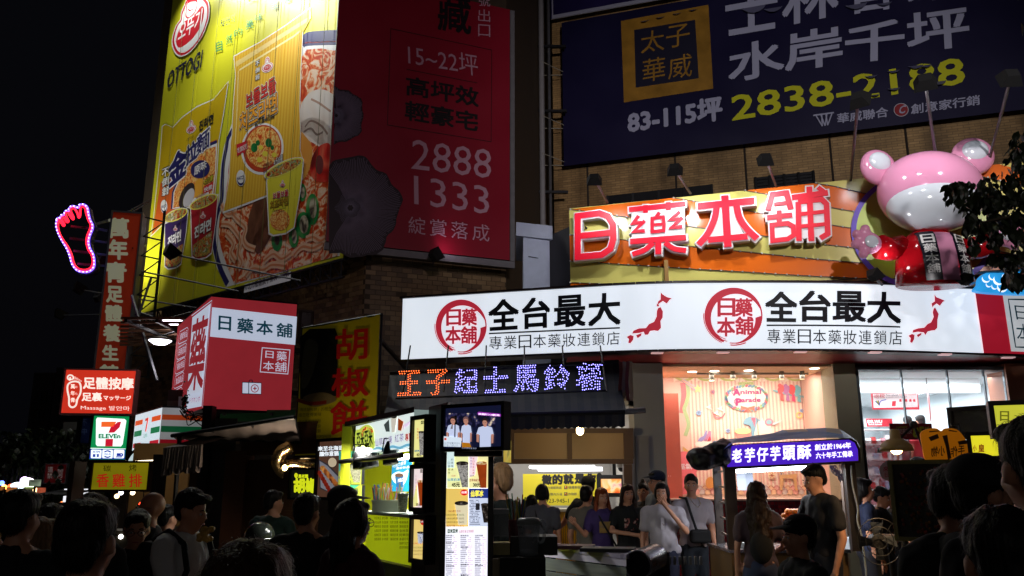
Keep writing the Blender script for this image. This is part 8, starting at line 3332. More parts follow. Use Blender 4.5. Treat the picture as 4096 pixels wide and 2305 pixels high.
# ================================================================== taro cart
def lv(x,y,Y):
 return atY(px('L',x,y),Y)
CYF = 8.6
ct = thing('taro_cart','food cart with a glowing purple sign and a blue tarpaulin roof','food cart',(lv(1000,1200,CYF).x,CYF,0))
DKP = mat('dark brown cart frame',(40,30,26),.5,var=.2)
STL = mat('scratched steel rail',(150,136,128),.35,metal=.7,var=.2)
TP = Panel.quad(px('L',462,484),px('L',1622,428),px('L',458,292),CYF,Yr=8.35,thick=.14)
PV = mat('lit purple film',(74,30,200),.4,emit=.85,var=.06,scale=2)
P = [TP.uv(px('L',*p))for p in((462,484),(1622,428),(1618,330),(1590,268),(1540,242),(1400,248),(560,288),(490,300),(462,340))]
mb = MB()
mb.prism([TP.xyz(u,v,0)for u,v in P],-TP.nrm()*.14,PV)
mb.build('sign_face',ct)
cu = sum(p[0]for p in P)/len(P)
cv = sum(p[1]for p in P)/len(P)
Q_ = [(cu+(u-cu)*1.035,cv+(v-cv)*1.16)for u,v in P]
mb = MB()
n = len(P)
for k in range(n):
 a, b = k, (k+1)%n
 mb.add([TP.xyz(*P[a],.012),TP.xyz(*P[b],.012),TP.xyz(*Q_[b],.012),TP.xyz(*Q_[a],.012),TP.xyz(*Q_[b],-.15),TP.xyz(*Q_[a],-.15)],[(0,3,2,1),(3,5,4,2)],DKP)
mb.build('sign_frame',ct)
LT = ink((246,240,255),1.3)
for ch, x0, y0, x1, y1 in(('老',506,325,590,440),('芋',620,318,706,438),('仔',728,312,824,432),('芋',845,302,932,424),('頭',956,295,1062,420),('酥',1085,290,1204,410)):
 TP.text(ch,px('L',x0,y1+3),px('L',x1,y1-2),px('L',x0,y0+3),LT,off=.028)
TP.text('創立於1964年',px('L',1240,336),px('L',1558,318),px('L',1238,283),LT,off=.025)
TP.text('六十年手工傳承',px('L',1250,410),px('L',1575,392),px('L',1246,358),LT,off=.025)
TP.flush('sign_lettering',ct)
mb = MB()
mb.tube([lv(540,515,CYF+.1),lv(1190,482,8.5)],.026,mat('bright stall tube',(246,250,255),.4,emit=14,var=0),8)
mb.build('tube_light',ct)
a, b = lv(540,515,CYF+.16), lv(1500,480,8.5)
lamp('AREA','cart_light',(a.lerp(b,.5))+Vector((0,.25,.02)),26,(.96,.98,1),1.1,target=a.lerp(b,.5)+Vector((0,.3,-2)),parent=ct,sizey=.06)
ctz = lv(600,1215,CYF).z
xL, xR = lv(490,1000,CYF).x, lv(1600,1000,8.35).x
for(x,yy,w_,m_)in((515,CYF,.11,DKP),(1600,8.38,.10,DKP),(1540,8.9,.05,STL)):
 p = lv(x,1000,yy)
 mb = MB()
 mb.b2(p.x-w_/2,p.x+w_/2,yy,yy+.06,ctz,TP.z1-.1,m_)
 mb.build('post',ct)
pb = lv(400,1000,9.5)
for(x,yy)in((pb.x,9.5),(xR,9.5)):
 mb = MB()
 mb.b2(x-.04,x+.04,yy,yy+.05,ctz,TP.z1-.1,DKP)
 mb.build('post',ct)
 # side rack of white trays seen between the left posts
for k in range(7):
 z = ctz+.12+k*.16
 mb = MB()
 mb.bar((xL,CYF+.06,z),(pb.x,9.45,z),.015,.02,STL)
 mb.build('rack_rail',ct)
mb = MB()
mb.b2(xL-.02,xR+.02,CYF-.02,9.6,ctz-.03,ctz,mat('steel cart counter',(160,160,168),.25,metal=.8,var=.15))
mb.build('counter_top',ct)
mb = MB()
mb.b2(xL,xR,CYF+.02,9.55,.25,ctz-.032,mat('painted wood cart side',(120,90,50),.6,var=.3,scale=4))
mb.build('cart_body',ct)
for x in(xL+.2,xR-.2):
 for y in(CYF+.15,9.4):
  mb = MB()
  mb.lathe([(.02,-.03),(.13,-.03),(.14,0),(.13,.03),(.02,.03)],(x,y,.14),BLACK,20,axis='X')
  mb.build('wheel',ct)
  # tarpaulin roof
TB = mat('blue tarpaulin',(74,124,200),.45,var=.3,scale=4,bump=.3)
TB2 = mat('faded brown tarpaulin stripe',(190,168,150),.5,var=.3,scale=4)
TBD = mat('dark tarpaulin bundle',(20,22,30),.5,var=.3)
ridge = [(330,330),(400,290),(560,232),(720,205),(860,190),(1000,178),(1180,168),(1340,168),(1480,186),(1600,250),(1640,300)]
back = [(330,260),(420,245),(560,225),(720,205),(880,186),(950,152),(1150,145),(1340,134),(1460,150),(1560,205),(1620,280)]
front = [(430,520),(432,330),(480,280),(660,265),(860,252),(1000,246),(1180,236),(1340,228),(1500,226),(1612,262),(1630,330)]
vs = []
nr = 7
for i in range(len(front)):
 f_, r_, b_ = lv(*front[i],8.42), lv(*ridge[i],8.9), lv(*back[i],9.6)
 for j in range(nr):
  q = j/(nr-1)
  p = f_.lerp(r_,q*2)if q<=.5 else r_.lerp(b_,q*2-1)
  p = p+Vector((0,0,.02*noise.noise(Vector((i*1.7,j*1.3,2)))))
  vs.append(p)
mb = MB()
for i in range(len(front)-1):
 for j in range(nr-1):
  m_ = TB2 if(i%2==1 and j>2 and i>4)else TB
  mb.add([vs[i*nr+j],vs[(i+1)*nr+j],vs[(i+1)*nr+j+1],vs[i*nr+j+1]],[(0,1,2,3)],m_)
mb.build('tarpaulin',ct)
mb = MB()
for(x,y,r,d)in((200,385,.11,0),(240,400,.13,0),(280,400,.14,.05),(320,380,.14,.1),(360,350,.13,.1),(220,440,.11,0),(400,340,.11,.1),(410,420,.09,.05),(260,450,.1,0),(430,300,.1,.2)):
 mb.ell(lv(x,y,8.5+d),(r,.16,r*.75),None,14,10)
me = fuse(mb,.018,.014,(12,9,12),4,8)
me.transform(Matrix.Translation(-WL[ct]))
kid(me,'rolled_tarpaulin',ct,TBD)
# cables, trays and food on the cart
mb = MB()
mb.tube([Vector(p)for p in spline([tuple(lv(x,y,8.3))for x,y in((1560,470),(1572,640),(1600,760),(1620,860),(1615,960),(1650,1080),(1665,1180),(1690,1400),(1700,1600))],5,False)],.008,mat('white cable',(170,180,180),.5),6)
mb.build('white_cable',ct,smooth=True)
mb = MB()
rnd = random.Random(8)
for k in range(16):
 p0 = lv(1410+rnd.uniform(-20,20),470,8.7)
 P = [tuple(p0)]
 for q in range(4):
  P.append(tuple(lv(1400+30*q+rnd.uniform(-30,30),490+q*40+rnd.uniform(-15,15),8.7)))
 mb.tube([Vector(p)for p in spline(P,4,False)],.004,mat('tangled pale wire',(120,120,120),.5),4)
mb.build('wire_tangle',ct,kind='stuff')
for x0, x1, y0, y1, Y_, col, lab in((1540,1612,1065,1172,8.55,(200,210,220),'white plastic tub at the right end of the cart counter'),(600,690,1085,1135,8.75,(200,206,210),'white tray by the left post of the cart'),(555,625,520,690,9.2,(120,130,146),'white paper price sheet hanging left of the wavy haired woman'),(630,690,520,660,9.25,(110,122,140),'second white sheet hanging under the tube light')):
 a, b = lv(x0,y1,Y_), lv(x1,y0,Y_)
 tt = thing('plastic_tub' if x0 in(1540,600)else 'paper_sheet',lab,'tub' if x0 in(1540,600)else 'paper sheet',(a.x,Y_,ctz if x0 in(1540,600)else a.z))
 mb = MB()
 if x0 in(1540,600):
  mb.prism([(a.x+.01,Y_,ctz+.003),(b.x-.01,Y_,ctz+.003),(b.x,Y_-.01,ctz+b.z-a.z),(a.x,Y_-.01,ctz+b.z-a.z)],(0,.15,0),mat('tub_%d'%x0,col,.3,var=.08))
 else:
  mb.add([(a.x,Y_,a.z),(b.x,Y_,a.z),(b.x,Y_+.02,b.z),(a.x,Y_+.02,b.z)],[(0,1,2,3)],mat('tub_%d'%x0,col,.5))
  mb.rowsdone = 1
 mb.build('body',tt)
fdp = lv(1030,925,8.5)
tt = thing('fried_taro_balls','heap of golden fried taro balls on the cart','fried food',(fdp.x,fdp.y,ctz))
GBL = mat('golden fried batter',(216,120,30),.5,var=.3,scale=18)
mb = MB()
mb.lathe([(.05,0),(.05,fdp.z-ctz-.1),(.19,fdp.z-ctz-.06),(.19,fdp.z-ctz-.05),(.02,fdp.z-ctz-.055)],(fdp.x,fdp.y,ctz+.002),mat('steel tray stand',(150,150,156),.3,metal=.8),20)
mb.build('stand',tt)
for k in range(34):
 mb = MB()
 mb.ell((0,0,0),(.03,.03,.028),GBL,10,7)
 if k==0:
  o = mb.build('taro_ball',tt,smooth=True)
  ball = o.data
 else:
  o = bpy.data.objects.new('taro_ball',ball)
  COL.objects.link(o)
  o.parent = tt
 lay_ = 0 if k<18 else 1 if k<29 else 2
 a = rnd.uniform(0,6.28)
 rr = rnd.uniform(0,.19-lay_*.055)
 o.location = (rr*math.cos(a),rr*math.sin(a),fdp.z-ctz-.03+lay_*.04)
 if k==0:
  ball.transform(Matrix.Translation(WL[tt]))
  # ================================================================== right hand stalls
def mv(x,y,Y):
 return atY(px('M',x,y),Y)
dl = thing('desk_lamp','jointed black lamp with a warm glowing bell shade over the right stall','lamp',tuple(mv(640,360,7.2)))
mb = MB()
P = [mv(500,490,7.1),mv(520,478,7.1),mv(640,360,7.2),mv(690,480,7.3),mv(745,640,7.4)]
mb.tube(P,.012,BLACK,8)
mb.ell(mv(640,360,7.2),(.035,.03,.035),BLACK,12,8)
mb.build('arm',dl)
mb = MB()
c = mv(515,548,7.1)
mb.lathe([(.135,0),(.12,.05),(.07,.095),(.045,.1),(.04,.17),(.02,.18)],c,mat('cream lamp shade',(210,170,110),.4,var=.05),24)
mb.v = [v for v in mb.v]
mb.build('shade',dl,smooth=True)
mb = MB()
mb.ell(c+Vector((0,0,.02)),(.05,.05,.05),mat('hot warm bulb',(255,210,130),.3,emit=24,var=0),14,10)
mb.build('bulb',dl,smooth=True)
lamp('SPOT','lamp_beam',c+Vector((0,0,-.035)),42,(1,.66,.34),.05,target=c+Vector((-.1,.8,-2)),spot=140,parent=dl)
P_ = Panel.quad(px('M',735,625),px('M',1062,610),px('M',735,390),7.0,Yr=7.0,thick=.012)
hb = thing('handwritten_board','orange heart-topped board with hand-painted characters seen from behind','board',(P_.xy[0].x,7,P_.z0))
OG = mat('orange translucent card',(226,130,10),.5,emit=.22,var=.1,scale=4)
U_ = [P_.uv(px('M',*p))for p in spline([(738,625),(700,500),(690,420),(740,390),(800,384),(838,405),(870,385),(940,390),(985,425),(1030,500),(1062,612),(900,625)],4)]
mb = MB()
mb.prism([P_.xyz(u,v,0)for u,v in U_],-P_.nrm()*.012,OG)
mb.build('card',hb)
BRN = ink((70,34,6),.02)
for P in((745,450,810,425,822,455,762,478),(845,440,880,432,910,600,885,612,870,520),(955,480,1030,465,1035,495,965,505),(890,395,950,405,950,412,890,405),(750,405,820,400,820,408,750,414)):
 P_.poly(Q('M',*P),BRN)
P_.text('手作',px('M',905,592),px('M',1005,575),px('M',905,520),BRN,flip=True,off=.02)
P_.text('小物',px('M',765,590),px('M',862,580),px('M',765,520),BRN,flip=True,off=.02)
P_.flush('painted_lettering',hb)
mb = MB()
p = mv(900,625,7.05)
mb.tube([(p.x,7.04,0),(p.x,7.04,p.z+.1)],.018,BLACK,8)
mb.tube([mv(1010,620,7.1),mv(965,355,7.2),mv(905,358,7.2)],.012,BLACK,6)
mb.build('stand',hb)
def lbox(lab,bl,br,tl,Y,Yr,face,words,name='lightbox_sign',thick=.14):
 P_ = Panel.quad(px('M',*bl),px('M',*br),px('M',*tl),Y,Yr=Yr,thick=thick)
 t = thing(name,lab,'sign',(P_.xy[0].x,Y,P_.z0))
 P_.body(face,DKP,t,'panel')
 P_.frame(.03,.01,DKP,t)
 for w_, a, b, c_, d, m_, fl in words:
  P_.text(w_,px('M',a,d),px('M',b,d+2),px('M',a,c_),m_,off=.03,flip=fl)
 P_.flush('lettering',t)
 mb = MB()
 q = P_.xyz(P_.W*.5,0,-.08)
 mb.tube([(q.x,q.y,0),(q.x,q.y,P_.z0-.03)],.03,METAL,8)
 mb.build('post',t)
YF = mat('lit lemon film',(226,216,40),.4,emit=1.0,var=.05,scale=3)
lbox('bright yellow lightbox with a red character, right of the orange handwritten board',(1068,585),(1300,590),(1020,440),6.4,6.3,YF,(('小',1066,1092,505,550,ink((150,30,20),.4),0),('皇',1106,1148,500,552,ink((150,30,20),.4),0)))
lbox('greenish yellow lightbox at the upper right edge, cut off by the tall silhouette',(1240,420),(1560,425),(1222,222),5.4,5.3,mat('lit lime film',(206,206,60),.4,emit=.85,var=.08),(('日',1262,1325,262,330,ink((150,150,40),.4),0),))
tt = thing('covered_frame','dark frame covered with crinkled clear film, right of the handwritten board','frame',(mv(1070,430,7.8).x,7.8,0))
P_ = Panel.quad(px('M',935,440),px('M',1240,430),px('M',905,262),7.9,Yr=7.6,thick=.03)
P_.frame(.035,.02,DKP,tt)
P_.body(mat('crinkled clear film',(84,76,74),.2,var=.3,bump=1.0,scale=9,alpha=.85),DKP,tt,'film')
mb = MB()
for u in(.05,P_.W-.05):
 q = P_.xyz(u,0,-.05)
 mb.tube([(q.x,q.y,0),(q.x,q.y,P_.z1)],.02,DKP,6)
mb.build('stand',tt)
# dark display board
P_ = Panel.quad(px('M',550,1165),px('M',1000,1165),px('M',478,640),6.6,Yr=6.4,thick=.03)
P_ = Panel([mv(510,900,6.6).xy,mv(1000,900,6.3).xy],mv(550,1165,6.6).z,mv(478,645,6.6).z,thick=.03)
tt = thing('trinket_board','dark board hung with small glittering trinkets behind the right silhouettes','display board',(P_.xy[0].x,6.6,0))
P_.body(mat('dark felt board',(26,16,12),.8,var=.4,scale=9),DKP,tt,'board')
P_.frame(.03,.015,mat('olive board frame',(96,86,40),.5),tt)
mb = MB()
for k in range(160):
 c = P_.xyz(rnd.uniform(.03,P_.W-.03),rnd.uniform(.03,P_.H-.03),.012)
 mb.ell(c,(.012,.006,.014),rnd.choice((mat('brass trinket',(150,100,50),.3,metal=.8),mat('red trinket',(110,30,26),.4),mat('dark trinket',(50,44,40),.3))),6,4)
mb.build('trinkets',tt,kind='stuff')
mb = MB()
for u in(.03,P_.W-.03):
 q = P_.xyz(u,0,-.04)
 mb.tube([(q.x,q.y,0),(q.x,q.y,P_.z0)],.02,DKP,6)
mb.build('leg',tt)
tt = thing('pedestal_fan','electric fan with a round wire guard beside the cart, lower right','fan',(mv(395,1200,7.4).x,7.4,0))
c = mv(395,1200,7.4)
FN = mat('grey fan guard',(40,39,39),.6)
mb = MB()
for r in(.19,.12,.06):
 mb.tube([c+Vector((r*math.cos(a),0,r*math.sin(a)))for a in[k*math.pi/14 for k in range(28)]],.004,FN,5,closed=True)
for k in range(14):
 a = k*math.pi/7
 mb.tube([c+Vector((.03*math.cos(a),-.03,.03*math.sin(a))),c+Vector((.19*math.cos(a),0,.19*math.sin(a)))],.0013,FN,4)
mb.build('guard',tt)
for k in range(4):
 a = k*math.pi/2
 mb = MB()
 mb.add([c+Vector((.03*math.cos(a),.02,.03*math.sin(a))),c+Vector((.16*math.cos(a-.3),.01,.16*math.sin(a-.3))),c+Vector((.165*math.cos(a+.3),.05,.165*math.sin(a+.3))),c+Vector((.05*math.cos(a+.7),.04,.05*math.sin(a+.7)))],[(0,1,2,3)],mat('smoky fan blade',(60,64,70),.3))
 mb.build('blade',tt)
mb = MB()
mb.tube([(c.x,c.y+.06,.03),(c.x,c.y+.06,c.z)],.018,FN,8)
mb.lathe([(.17,0),(.17,.03),(.02,.04)],(c.x,c.y+.06,0),FN,20)
mb.lathe([(.01,.02),(.06,.03),(.06,.12),(.01,.13)],(c.x,c.y,c.z),FN,14,axis='Y')
mb.build('stand',tt)
# folding table for the right stall
tt = thing('stall_table','small cloth covered stall table beside the trinket board','table',(mv(520,1165,7.6).x,7.6,0))
a = mv(430,1150,7.8)
mb = MB()
mb.b2(a.x,a.x+1.6,7.2,7.9,a.z-.03,a.z,mat('dull cloth',(120,90,60),.8,var=.3))
mb.build('table_top',tt)
for x in(a.x+.05,a.x+1.55):
 for y in(7.25,7.85):
  mb = MB()
  mb.tube([(x,y,0),(x,y,a.z-.03)],.015,METAL,6)
  mb.build('leg',tt)
  # ================================================================== flood lamps
def flood(label,head,foot,aim,on=0,col=(1,1,1),size=.30,spot=75,name='flood_lamp',beam=None):
 head, foot, aim = Vector(head), Vector(foot), Vector(aim)
 t = thing(name,label,'flood lamp',tuple(foot))
 d = (aim-head).normalized()
 side = d.cross(Vector((0,0,1))).normalized()
 up = side.cross(d)
 mb = MB()
 a, b = size/2, size/2.4
 F = [head+side*i*a+up*j*b for i,j in((-1,-1),(1,-1),(1,1),(-1,1))]
 R = [head-d*size*.5+side*i*a*.55+up*j*b*.6 for i,j in((-1,-1),(1,-1),(1,1),(-1,1))]
 mb.add(F+R,[(0,4,5,1),(1,5,6,2),(2,6,7,3),(3,7,4,0),(7,6,5,4)],mat('black flood housing',(16,16,18),.85))
 mb.build('housing',t)
 mb = MB()
 G_ = [head+(p-head)*.9-d*.012 for p in F]
 mb.add(G_,[(0,1,2,3)],mat('lit flood glass',(240,245,255),.2,emit=1.2,var=0)if on else mat('dark flood glass',(60,62,70),.1,var=0))
 mb.build('glass',t)
 mb = MB()
 mb.tube([foot,head-d*size*.3],.02,GREYMETAL,8)
 mb.build('arm',t)
 if on:
  lamp('SPOT','flood_beam',head+d*.05,on,col,.06,target=aim,spot=spot,blend=.8,parent=t)
 return t
def ob(x,y,off=0):
 return OB.xyz(*OB.uv(px('V',x,y)),off)
 # three lamps over the raised letters (square heads on bent arms)
for i, (hx,hy_,fx,fy,ax_,ay,pw)in enumerate(((1495,458,1530,512,1490,560,50),(1698,433,1738,490,1712,535,74),(1925,408,1952,470,1890,520,66))):
 foot = ob(fx,fy,.05)
 h0 = ob(hx,hy_,0)
 head = atY(px('V',hx,hy_),foot.y-.95)
 flood(('leftmost','middle','rightmost')[i]+' of the three square lamps on arms above the orange billboard',head,foot,ob(ax_+10,ay+70,0),pw,(.95,.97,1),.22,spot=115)
for i, (hx,hy_,mx,my,fx,fy,pw)in enumerate(((2165,258,2135,350,2140,455,30),(2328,215,2345,290,2352,375,36),(2538,205,2500,300,2482,400,26))):
 foot = ob(fx,fy,.02)
 foot.z = min(foot.z,OB.z1)
 head = atY(px('V',hx,hy_),foot.y-1.7)
 flood(('tilted lamp on a long pole left of the bear figure, before the navy banner','lamp on a long pole above the bear figure, before the digits','lamp on a long pole at the top right')[i],head,foot,pv(700+i*150,600,11.0),pw,(.95,.97,1),.26,spot=70)
for i, (x,y,fx)in enumerate(((395,1150,440),(1075,1175,1110))):
 head = pv(x,y,10.45)
 foot = pv(fx,1235,10.75)
 flood(('left','right')[i]+' small black lamp at the feet of the bear figure',head,foot,pv(818,600,YM),12,(.95,.97,1),.2,spot=100)
 # lamps along the yellow billboard
def yb_(x,y,off=0):
 return YB.xyz(*YB.uv(px('V',x,y)),off)
for i, (hx,hy_,off,pw,lab)in enumerate(((460,692,2.0,0,'dark lamp on an arm before the purple cup of the yellow billboard'),(615,668,1.8,0,'dark lamp on an arm before the lower bowl of the yellow billboard'),(352,745,1.6,330,'black lamp at the lower left corner of the yellow billboard'),(262,800,1.2,0,'dark lamp crossing the tall orange-red sign'))):
 hd = yb_(hx,hy_,off)
 ft = yb_(hx+150 if i!=3 else 400,790 if i>1 else 735,.1)
 ft.z = min(max(ft.z,YB.z0-.3),YB.z0+.1)
 flood(lab,hd,ft,yb_(hx+40,hy_-260,0),pw,(1,1,.95),.42,spot=120)
for i, (x,y)in enumerate(((615,-95),(790,-110),(500,-80))):
 hd = yb_(x,y,1.15)
 ft = YB.xyz(YB.uv(px('V',x,y))[0],YB.H,.02)
 flood(('middle','right','left')[i]+' top lamp leaning out above the yellow billboard',hd,ft,yb_(x+15,190,0),(950,620,420)[i],(.97,1,.97),.4,spot=128)
 # lamp that faintly lights the foot of the red hoarding, and street globes
flood('dark lamp hanging under the red billboard',RB.xyz(RB.uv(px('V',1090,630))[0],-.12,.35),RB.xyz(RB.uv(px('V',1090,630))[0],-.3,.0),RB.xyz(RB.W*.9,1.0,0),9,(1,.75,.95),.34,spot=130)
flood('lit square lamp left of the yellow billboard foot',yb_(372,768,1.3),yb_(400,800,.1),yb_(360,700,0)+Vector((0,-.3,0)),60,(1,1,.92),.3,spot=110)
for i, (x,y,Y_)in enumerate(((437,808,17),(403,857,16.5))):
 c = aV(x,y,Y_)
 t = thing('bowl_lamp',('upper','lower')[i]+' white glowing bowl lamp behind the red box sign','lamp',tuple(c))
 mb = MB()
 mb.lathe([(.001,-.09),(.12,-.075),(.2,-.02),(.22,.0)],c,mat('glowing bowl glass',(240,236,255),.3,emit=5,var=0),20)
 mb.build('bowl',t,smooth=True)
 mb = MB()
 mb.lathe([(.225,0),(.2,.05),(.03,.09)],c,mat('lamp cover',(120,110,100),.5),20)
 mb.tube([c+Vector((0,0,.09)),c+Vector((.5,1.2,.6))],.02,METAL,6)
 mb.build('cover',t)
 lamp('POINT','bowl_light',c+Vector((0,0,-.14)),7,(1,.95,.95),.12,parent=t)
 # slatted roof over these lamps
t = thing('slatted_canopy','rusty slatted steel canopy behind the red box sign, lit from below','canopy',tuple(aV(400,840,17)))
for k in range(16):
 a, b = aV(330,800,15.6+k*.22), aV(530,800,15.6+k*.22)
 a.z = b.z = aV(400,818,16.2).z+.05*(k%2)
 mb = MB()
 mb.b2(a.x-.2,b.x+.6,a.y,a.y+.06,a.z,a.z+.04,mat('rust lit slat',(130,96,72),.6,var=.3))
 mb.build('slat',t)
mb = MB()
z0_ = aV(400,818,16.2).z
for x in(345,420,500):
 p = aV(x,820,16)
 mb.bar((p.x,15.5,z0_-.05),(p.x,19.2,z0_-.05),.06,.06,METAL)
mb.tube([aV(332,745,18.5),aV(395,960,16.0)],.035,METAL,6)
mb.tube([aV(330,850,18.3),aV(380,700,19.6)],.03,METAL,6)
mb.build('steel_frame',t)
# white corner post and wall left of the orange billboard
def tv(x,y,Y):
 return atY(px('T',x,y),Y)
t = thing('white_roof_wall','white roof-top wall with a capping, left of the orange billboard','wall',(tv(440,1250,13.6).x,13.6,3.3))
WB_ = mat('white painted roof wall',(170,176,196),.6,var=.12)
a, b = tv(430,780,13.6), tv(662,780,13.9)
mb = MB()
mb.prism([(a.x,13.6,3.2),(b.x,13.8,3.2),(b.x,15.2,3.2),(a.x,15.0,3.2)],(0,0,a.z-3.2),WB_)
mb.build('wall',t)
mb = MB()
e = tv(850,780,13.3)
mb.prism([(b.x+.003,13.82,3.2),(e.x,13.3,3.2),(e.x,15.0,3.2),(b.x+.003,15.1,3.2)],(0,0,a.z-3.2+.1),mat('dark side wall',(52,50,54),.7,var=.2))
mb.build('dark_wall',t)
mb = MB()
mb.prism([(a.x-.12,13.5,a.z+.001),(b.x+.05,13.72,a.z+.001),(b.x+.05,15.2,a.z+.001),(a.x-.12,15.1,a.z+.001)],(0,0,.24),WB_)
mb.build('capping',t)
mb = MB()
mb.bar((a.x+.09,13.6,tv(440,950,13.6).z),(b.x-.1,13.79,tv(440,950,13.6).z),.012,.01,METAL)
mb.build('joint',t)
lamp('SPOT','spill_from_letters',ob(1440,600,.9),10,(.8,.86,1),.1,target=tv(540,900,13.7),spot=70,parent=ot)
# ================================================================== trees
LEAF = mat('dark street tree leaf',(36,46,22),.45,var=.4,scale=3)
def leafmesh(L):
 mb = MB()
 V_ = [(0,0,0),(.28*L,.3*L,.02*L),(.30*L,.6*L,-.02*L),(0,L,-.12*L),(-.30*L,.6*L,-.02*L),(-.28*L,.3*L,.02*L),(0,.5*L,.05*L)]
 me = bpy.data.meshes.new('leaf')
 me.from_pydata(V_,[],[(0,1,6),(1,2,6),(2,3,6),(3,4,6),(4,5,6),(5,0,6)])
 me.materials.append(LEAF)
 return me
tr = thing('street_tree','dark leafy branches hanging in from the right edge before the bear figure','tree',(4.6,5.6,0))
BARK = mat('grey brown bark',(70,58,46),.8,var=.4,scale=7,bump=.5)
mb = MB()
P = [(4.6,5.6,0),(4.62,5.62,1.4),(4.5,5.7,2.8),(4.4,5.6,4.2),(4.5,5.5,5.6)]
mb.tube([Vector(p)for p in spline(P,5,False)],[.14-.0045*i for i in range(21)],BARK,10)
mb.build('trunk',tr,smooth=True)
brs = []
for(x0,y0,x1,y1,Y0)in((2640,640,2385,470,5.8),(2640,520,2440,500,5.7),(2640,420,2540,450,5.6),(2640,680,2490,640,5.9),(2640,560,2470,560,5.5),(2650,610,2560,700,5.7)):
 a = Vector((4.45,5.65,3.4+.2*len(brs)))
 b = aV(x0,y0,Y0)
 c = aV(x1,y1,Y0-.2)
 P = spline([tuple(a),tuple(b),tuple(b.lerp(c,.5)+Vector((0,0,.04))),tuple(c)],5,False)
 mb = MB()
 mb.tube([Vector(p)for p in P],[.03-.0016*i for i in range(len(P))],BARK,6)
 mb.build('branch',tr,smooth=True)
 brs.append([Vector(p)for p in P])
lms = [leafmesh(.075),leafmesh(.095),leafmesh(.06)]
rnd = random.Random(12)
cl_ = [(2520,480,66,62),(2450,488,64,34),(2420,496,44,26),(2555,440,40,70),(2560,530,40,60),(2480,520,60,40),(2500,570,34,34),(2450,575,24,50),(2500,600,22,24),(2408,470,26,16),(2565,375,24,50),(2560,640,26,34),(2530,655,24,16),(2545,695,22,16),(2480,470,50,30)]
nl = 0
big = MB()
for k in range(720):
 cx_, cy2, rx, ry = cl_[k%len(cl_)]
 a = rnd.uniform(0,6.28)
 r = math.sqrt(rnd.random())
 p = aV(cx_+rx*r*math.cos(a),cy2+ry*r*math.sin(a),rnd.uniform(5.3,6.1))
 M = Matrix.Translation(p)@Matrix.Rotation(rnd.uniform(0,6.28),4,'Z')@Matrix.Rotation(rnd.uniform(-2.2,-.6),4,'X')@Matrix.Rotation(rnd.uniform(-.8,.8),4,'Y')
 lm = lms[k%3]
 if k<290:
  o = bpy.data.objects.new('leaf',lm)
  COL.objects.link(o)
  o.parent = tr
  o.matrix_local = Matrix.Translation(-WL[tr])@M
 else:
  big.add([M@v.co for v in lm.vertices],[tuple(f.vertices)for f in lm.polygons],LEAF)
for br in brs:
 for q in range(6,len(br)):
  for k in range(2):
   M = Matrix.Translation(br[q])@Matrix.Rotation(rnd.uniform(0,6.28),4,'Z')@Matrix.Rotation(rnd.uniform(-2,-.5),4,'X')
   big.add([M@v.co for v in lms[1].vertices],[tuple(f.vertices)for f in lms[1].polygons],LEAF)
big.build('foliage',tr,kind='stuff')
# crown outside the frame
cr = MB()
for k in range(2200):
 a, b = rnd.uniform(0,6.28), rnd.uniform(-1,1)
 r = rnd.uniform(.5,1)*(1+.25*math.sin(a*3))
 p = Vector((5.9+1.3*r*math.cos(a),5.9+1.2*r*math.sin(a),4.4+1.3*b*r))
 M = Matrix.Translation(p)@Matrix.Rotation(rnd.uniform(0,6.28),4,'Z')@Matrix.Rotation(rnd.uniform(-2.2,-.5),4,'X')@Matrix.Scale(1.5,4)
 cr.add([M@v.co for v in lms[1].vertices],[tuple(f.vertices)for f in lms[1].polygons],LEAF)
cr.build('crown',tr,kind='stuff')
def far_tree(label,x,top,bot,Y,R,seed):
 rnd = random.Random(seed)
 p = aV(x,(top+bot)/2,Y)
 zt_ = aV(x,top,Y).z
 t = thing('street_tree',label,'tree',(p.x,Y,0))
 mb = MB()
 mb.tube([(p.x,Y,0),(p.x+.2,Y,zt_*.35),(p.x,Y+.1,zt_*.6),(p.x+.1,Y,zt_*.85)],[.22,.18,.13,.05],BARK,8)
 for k in range(6):
  a = k*1.05
  mb.tube([(p.x+.1,Y,zt_*(.35+k*.06)),(p.x+R*.7*math.cos(a),Y+R*.6*math.sin(a),zt_*(.62+k*.04))],[.08,.02],BARK,6)
 mb.build('trunk',t,smooth=True)
 mb = MB()
 cs = [(rnd.uniform(-R,R)*.8,rnd.uniform(-R,R)*.7,rnd.uniform(.45,.95)*zt_,rnd.uniform(.25,.45)*R)for k in range(16)]
 for k in range(3000):
  c = cs[k%16]
  a, b = rnd.uniform(0,6.28), rnd.uniform(-1,1)
  r = c[3]*rnd.uniform(.6,1.1)
  s_ = math.sqrt(1-b*b)
  q = Vector((p.x+c[0]+r*s_*math.cos(a),Y+c[1]+r*s_*math.sin(a),min(zt_,c[2]+r*b)))
  M = Matrix.Translation(q)@Matrix.Rotation(rnd.uniform(0,6.28),4,'Z')@Matrix.Rotation(rnd.uniform(-2.4,0),4,'X')@Matrix.Scale(2.6,4)
  mb.add([M@v.co for v in lms[1].vertices],[tuple(f.vertices)for f in lms[1].polygons],LEAF)
 mb.build('crown',t,kind='stuff')
far_tree('dark tree at the left edge above the far stalls',30,1090,1220,26,3.2,2)
far_tree('dark tree behind the dim red road board',120,1120,1220,31,3.0,5)
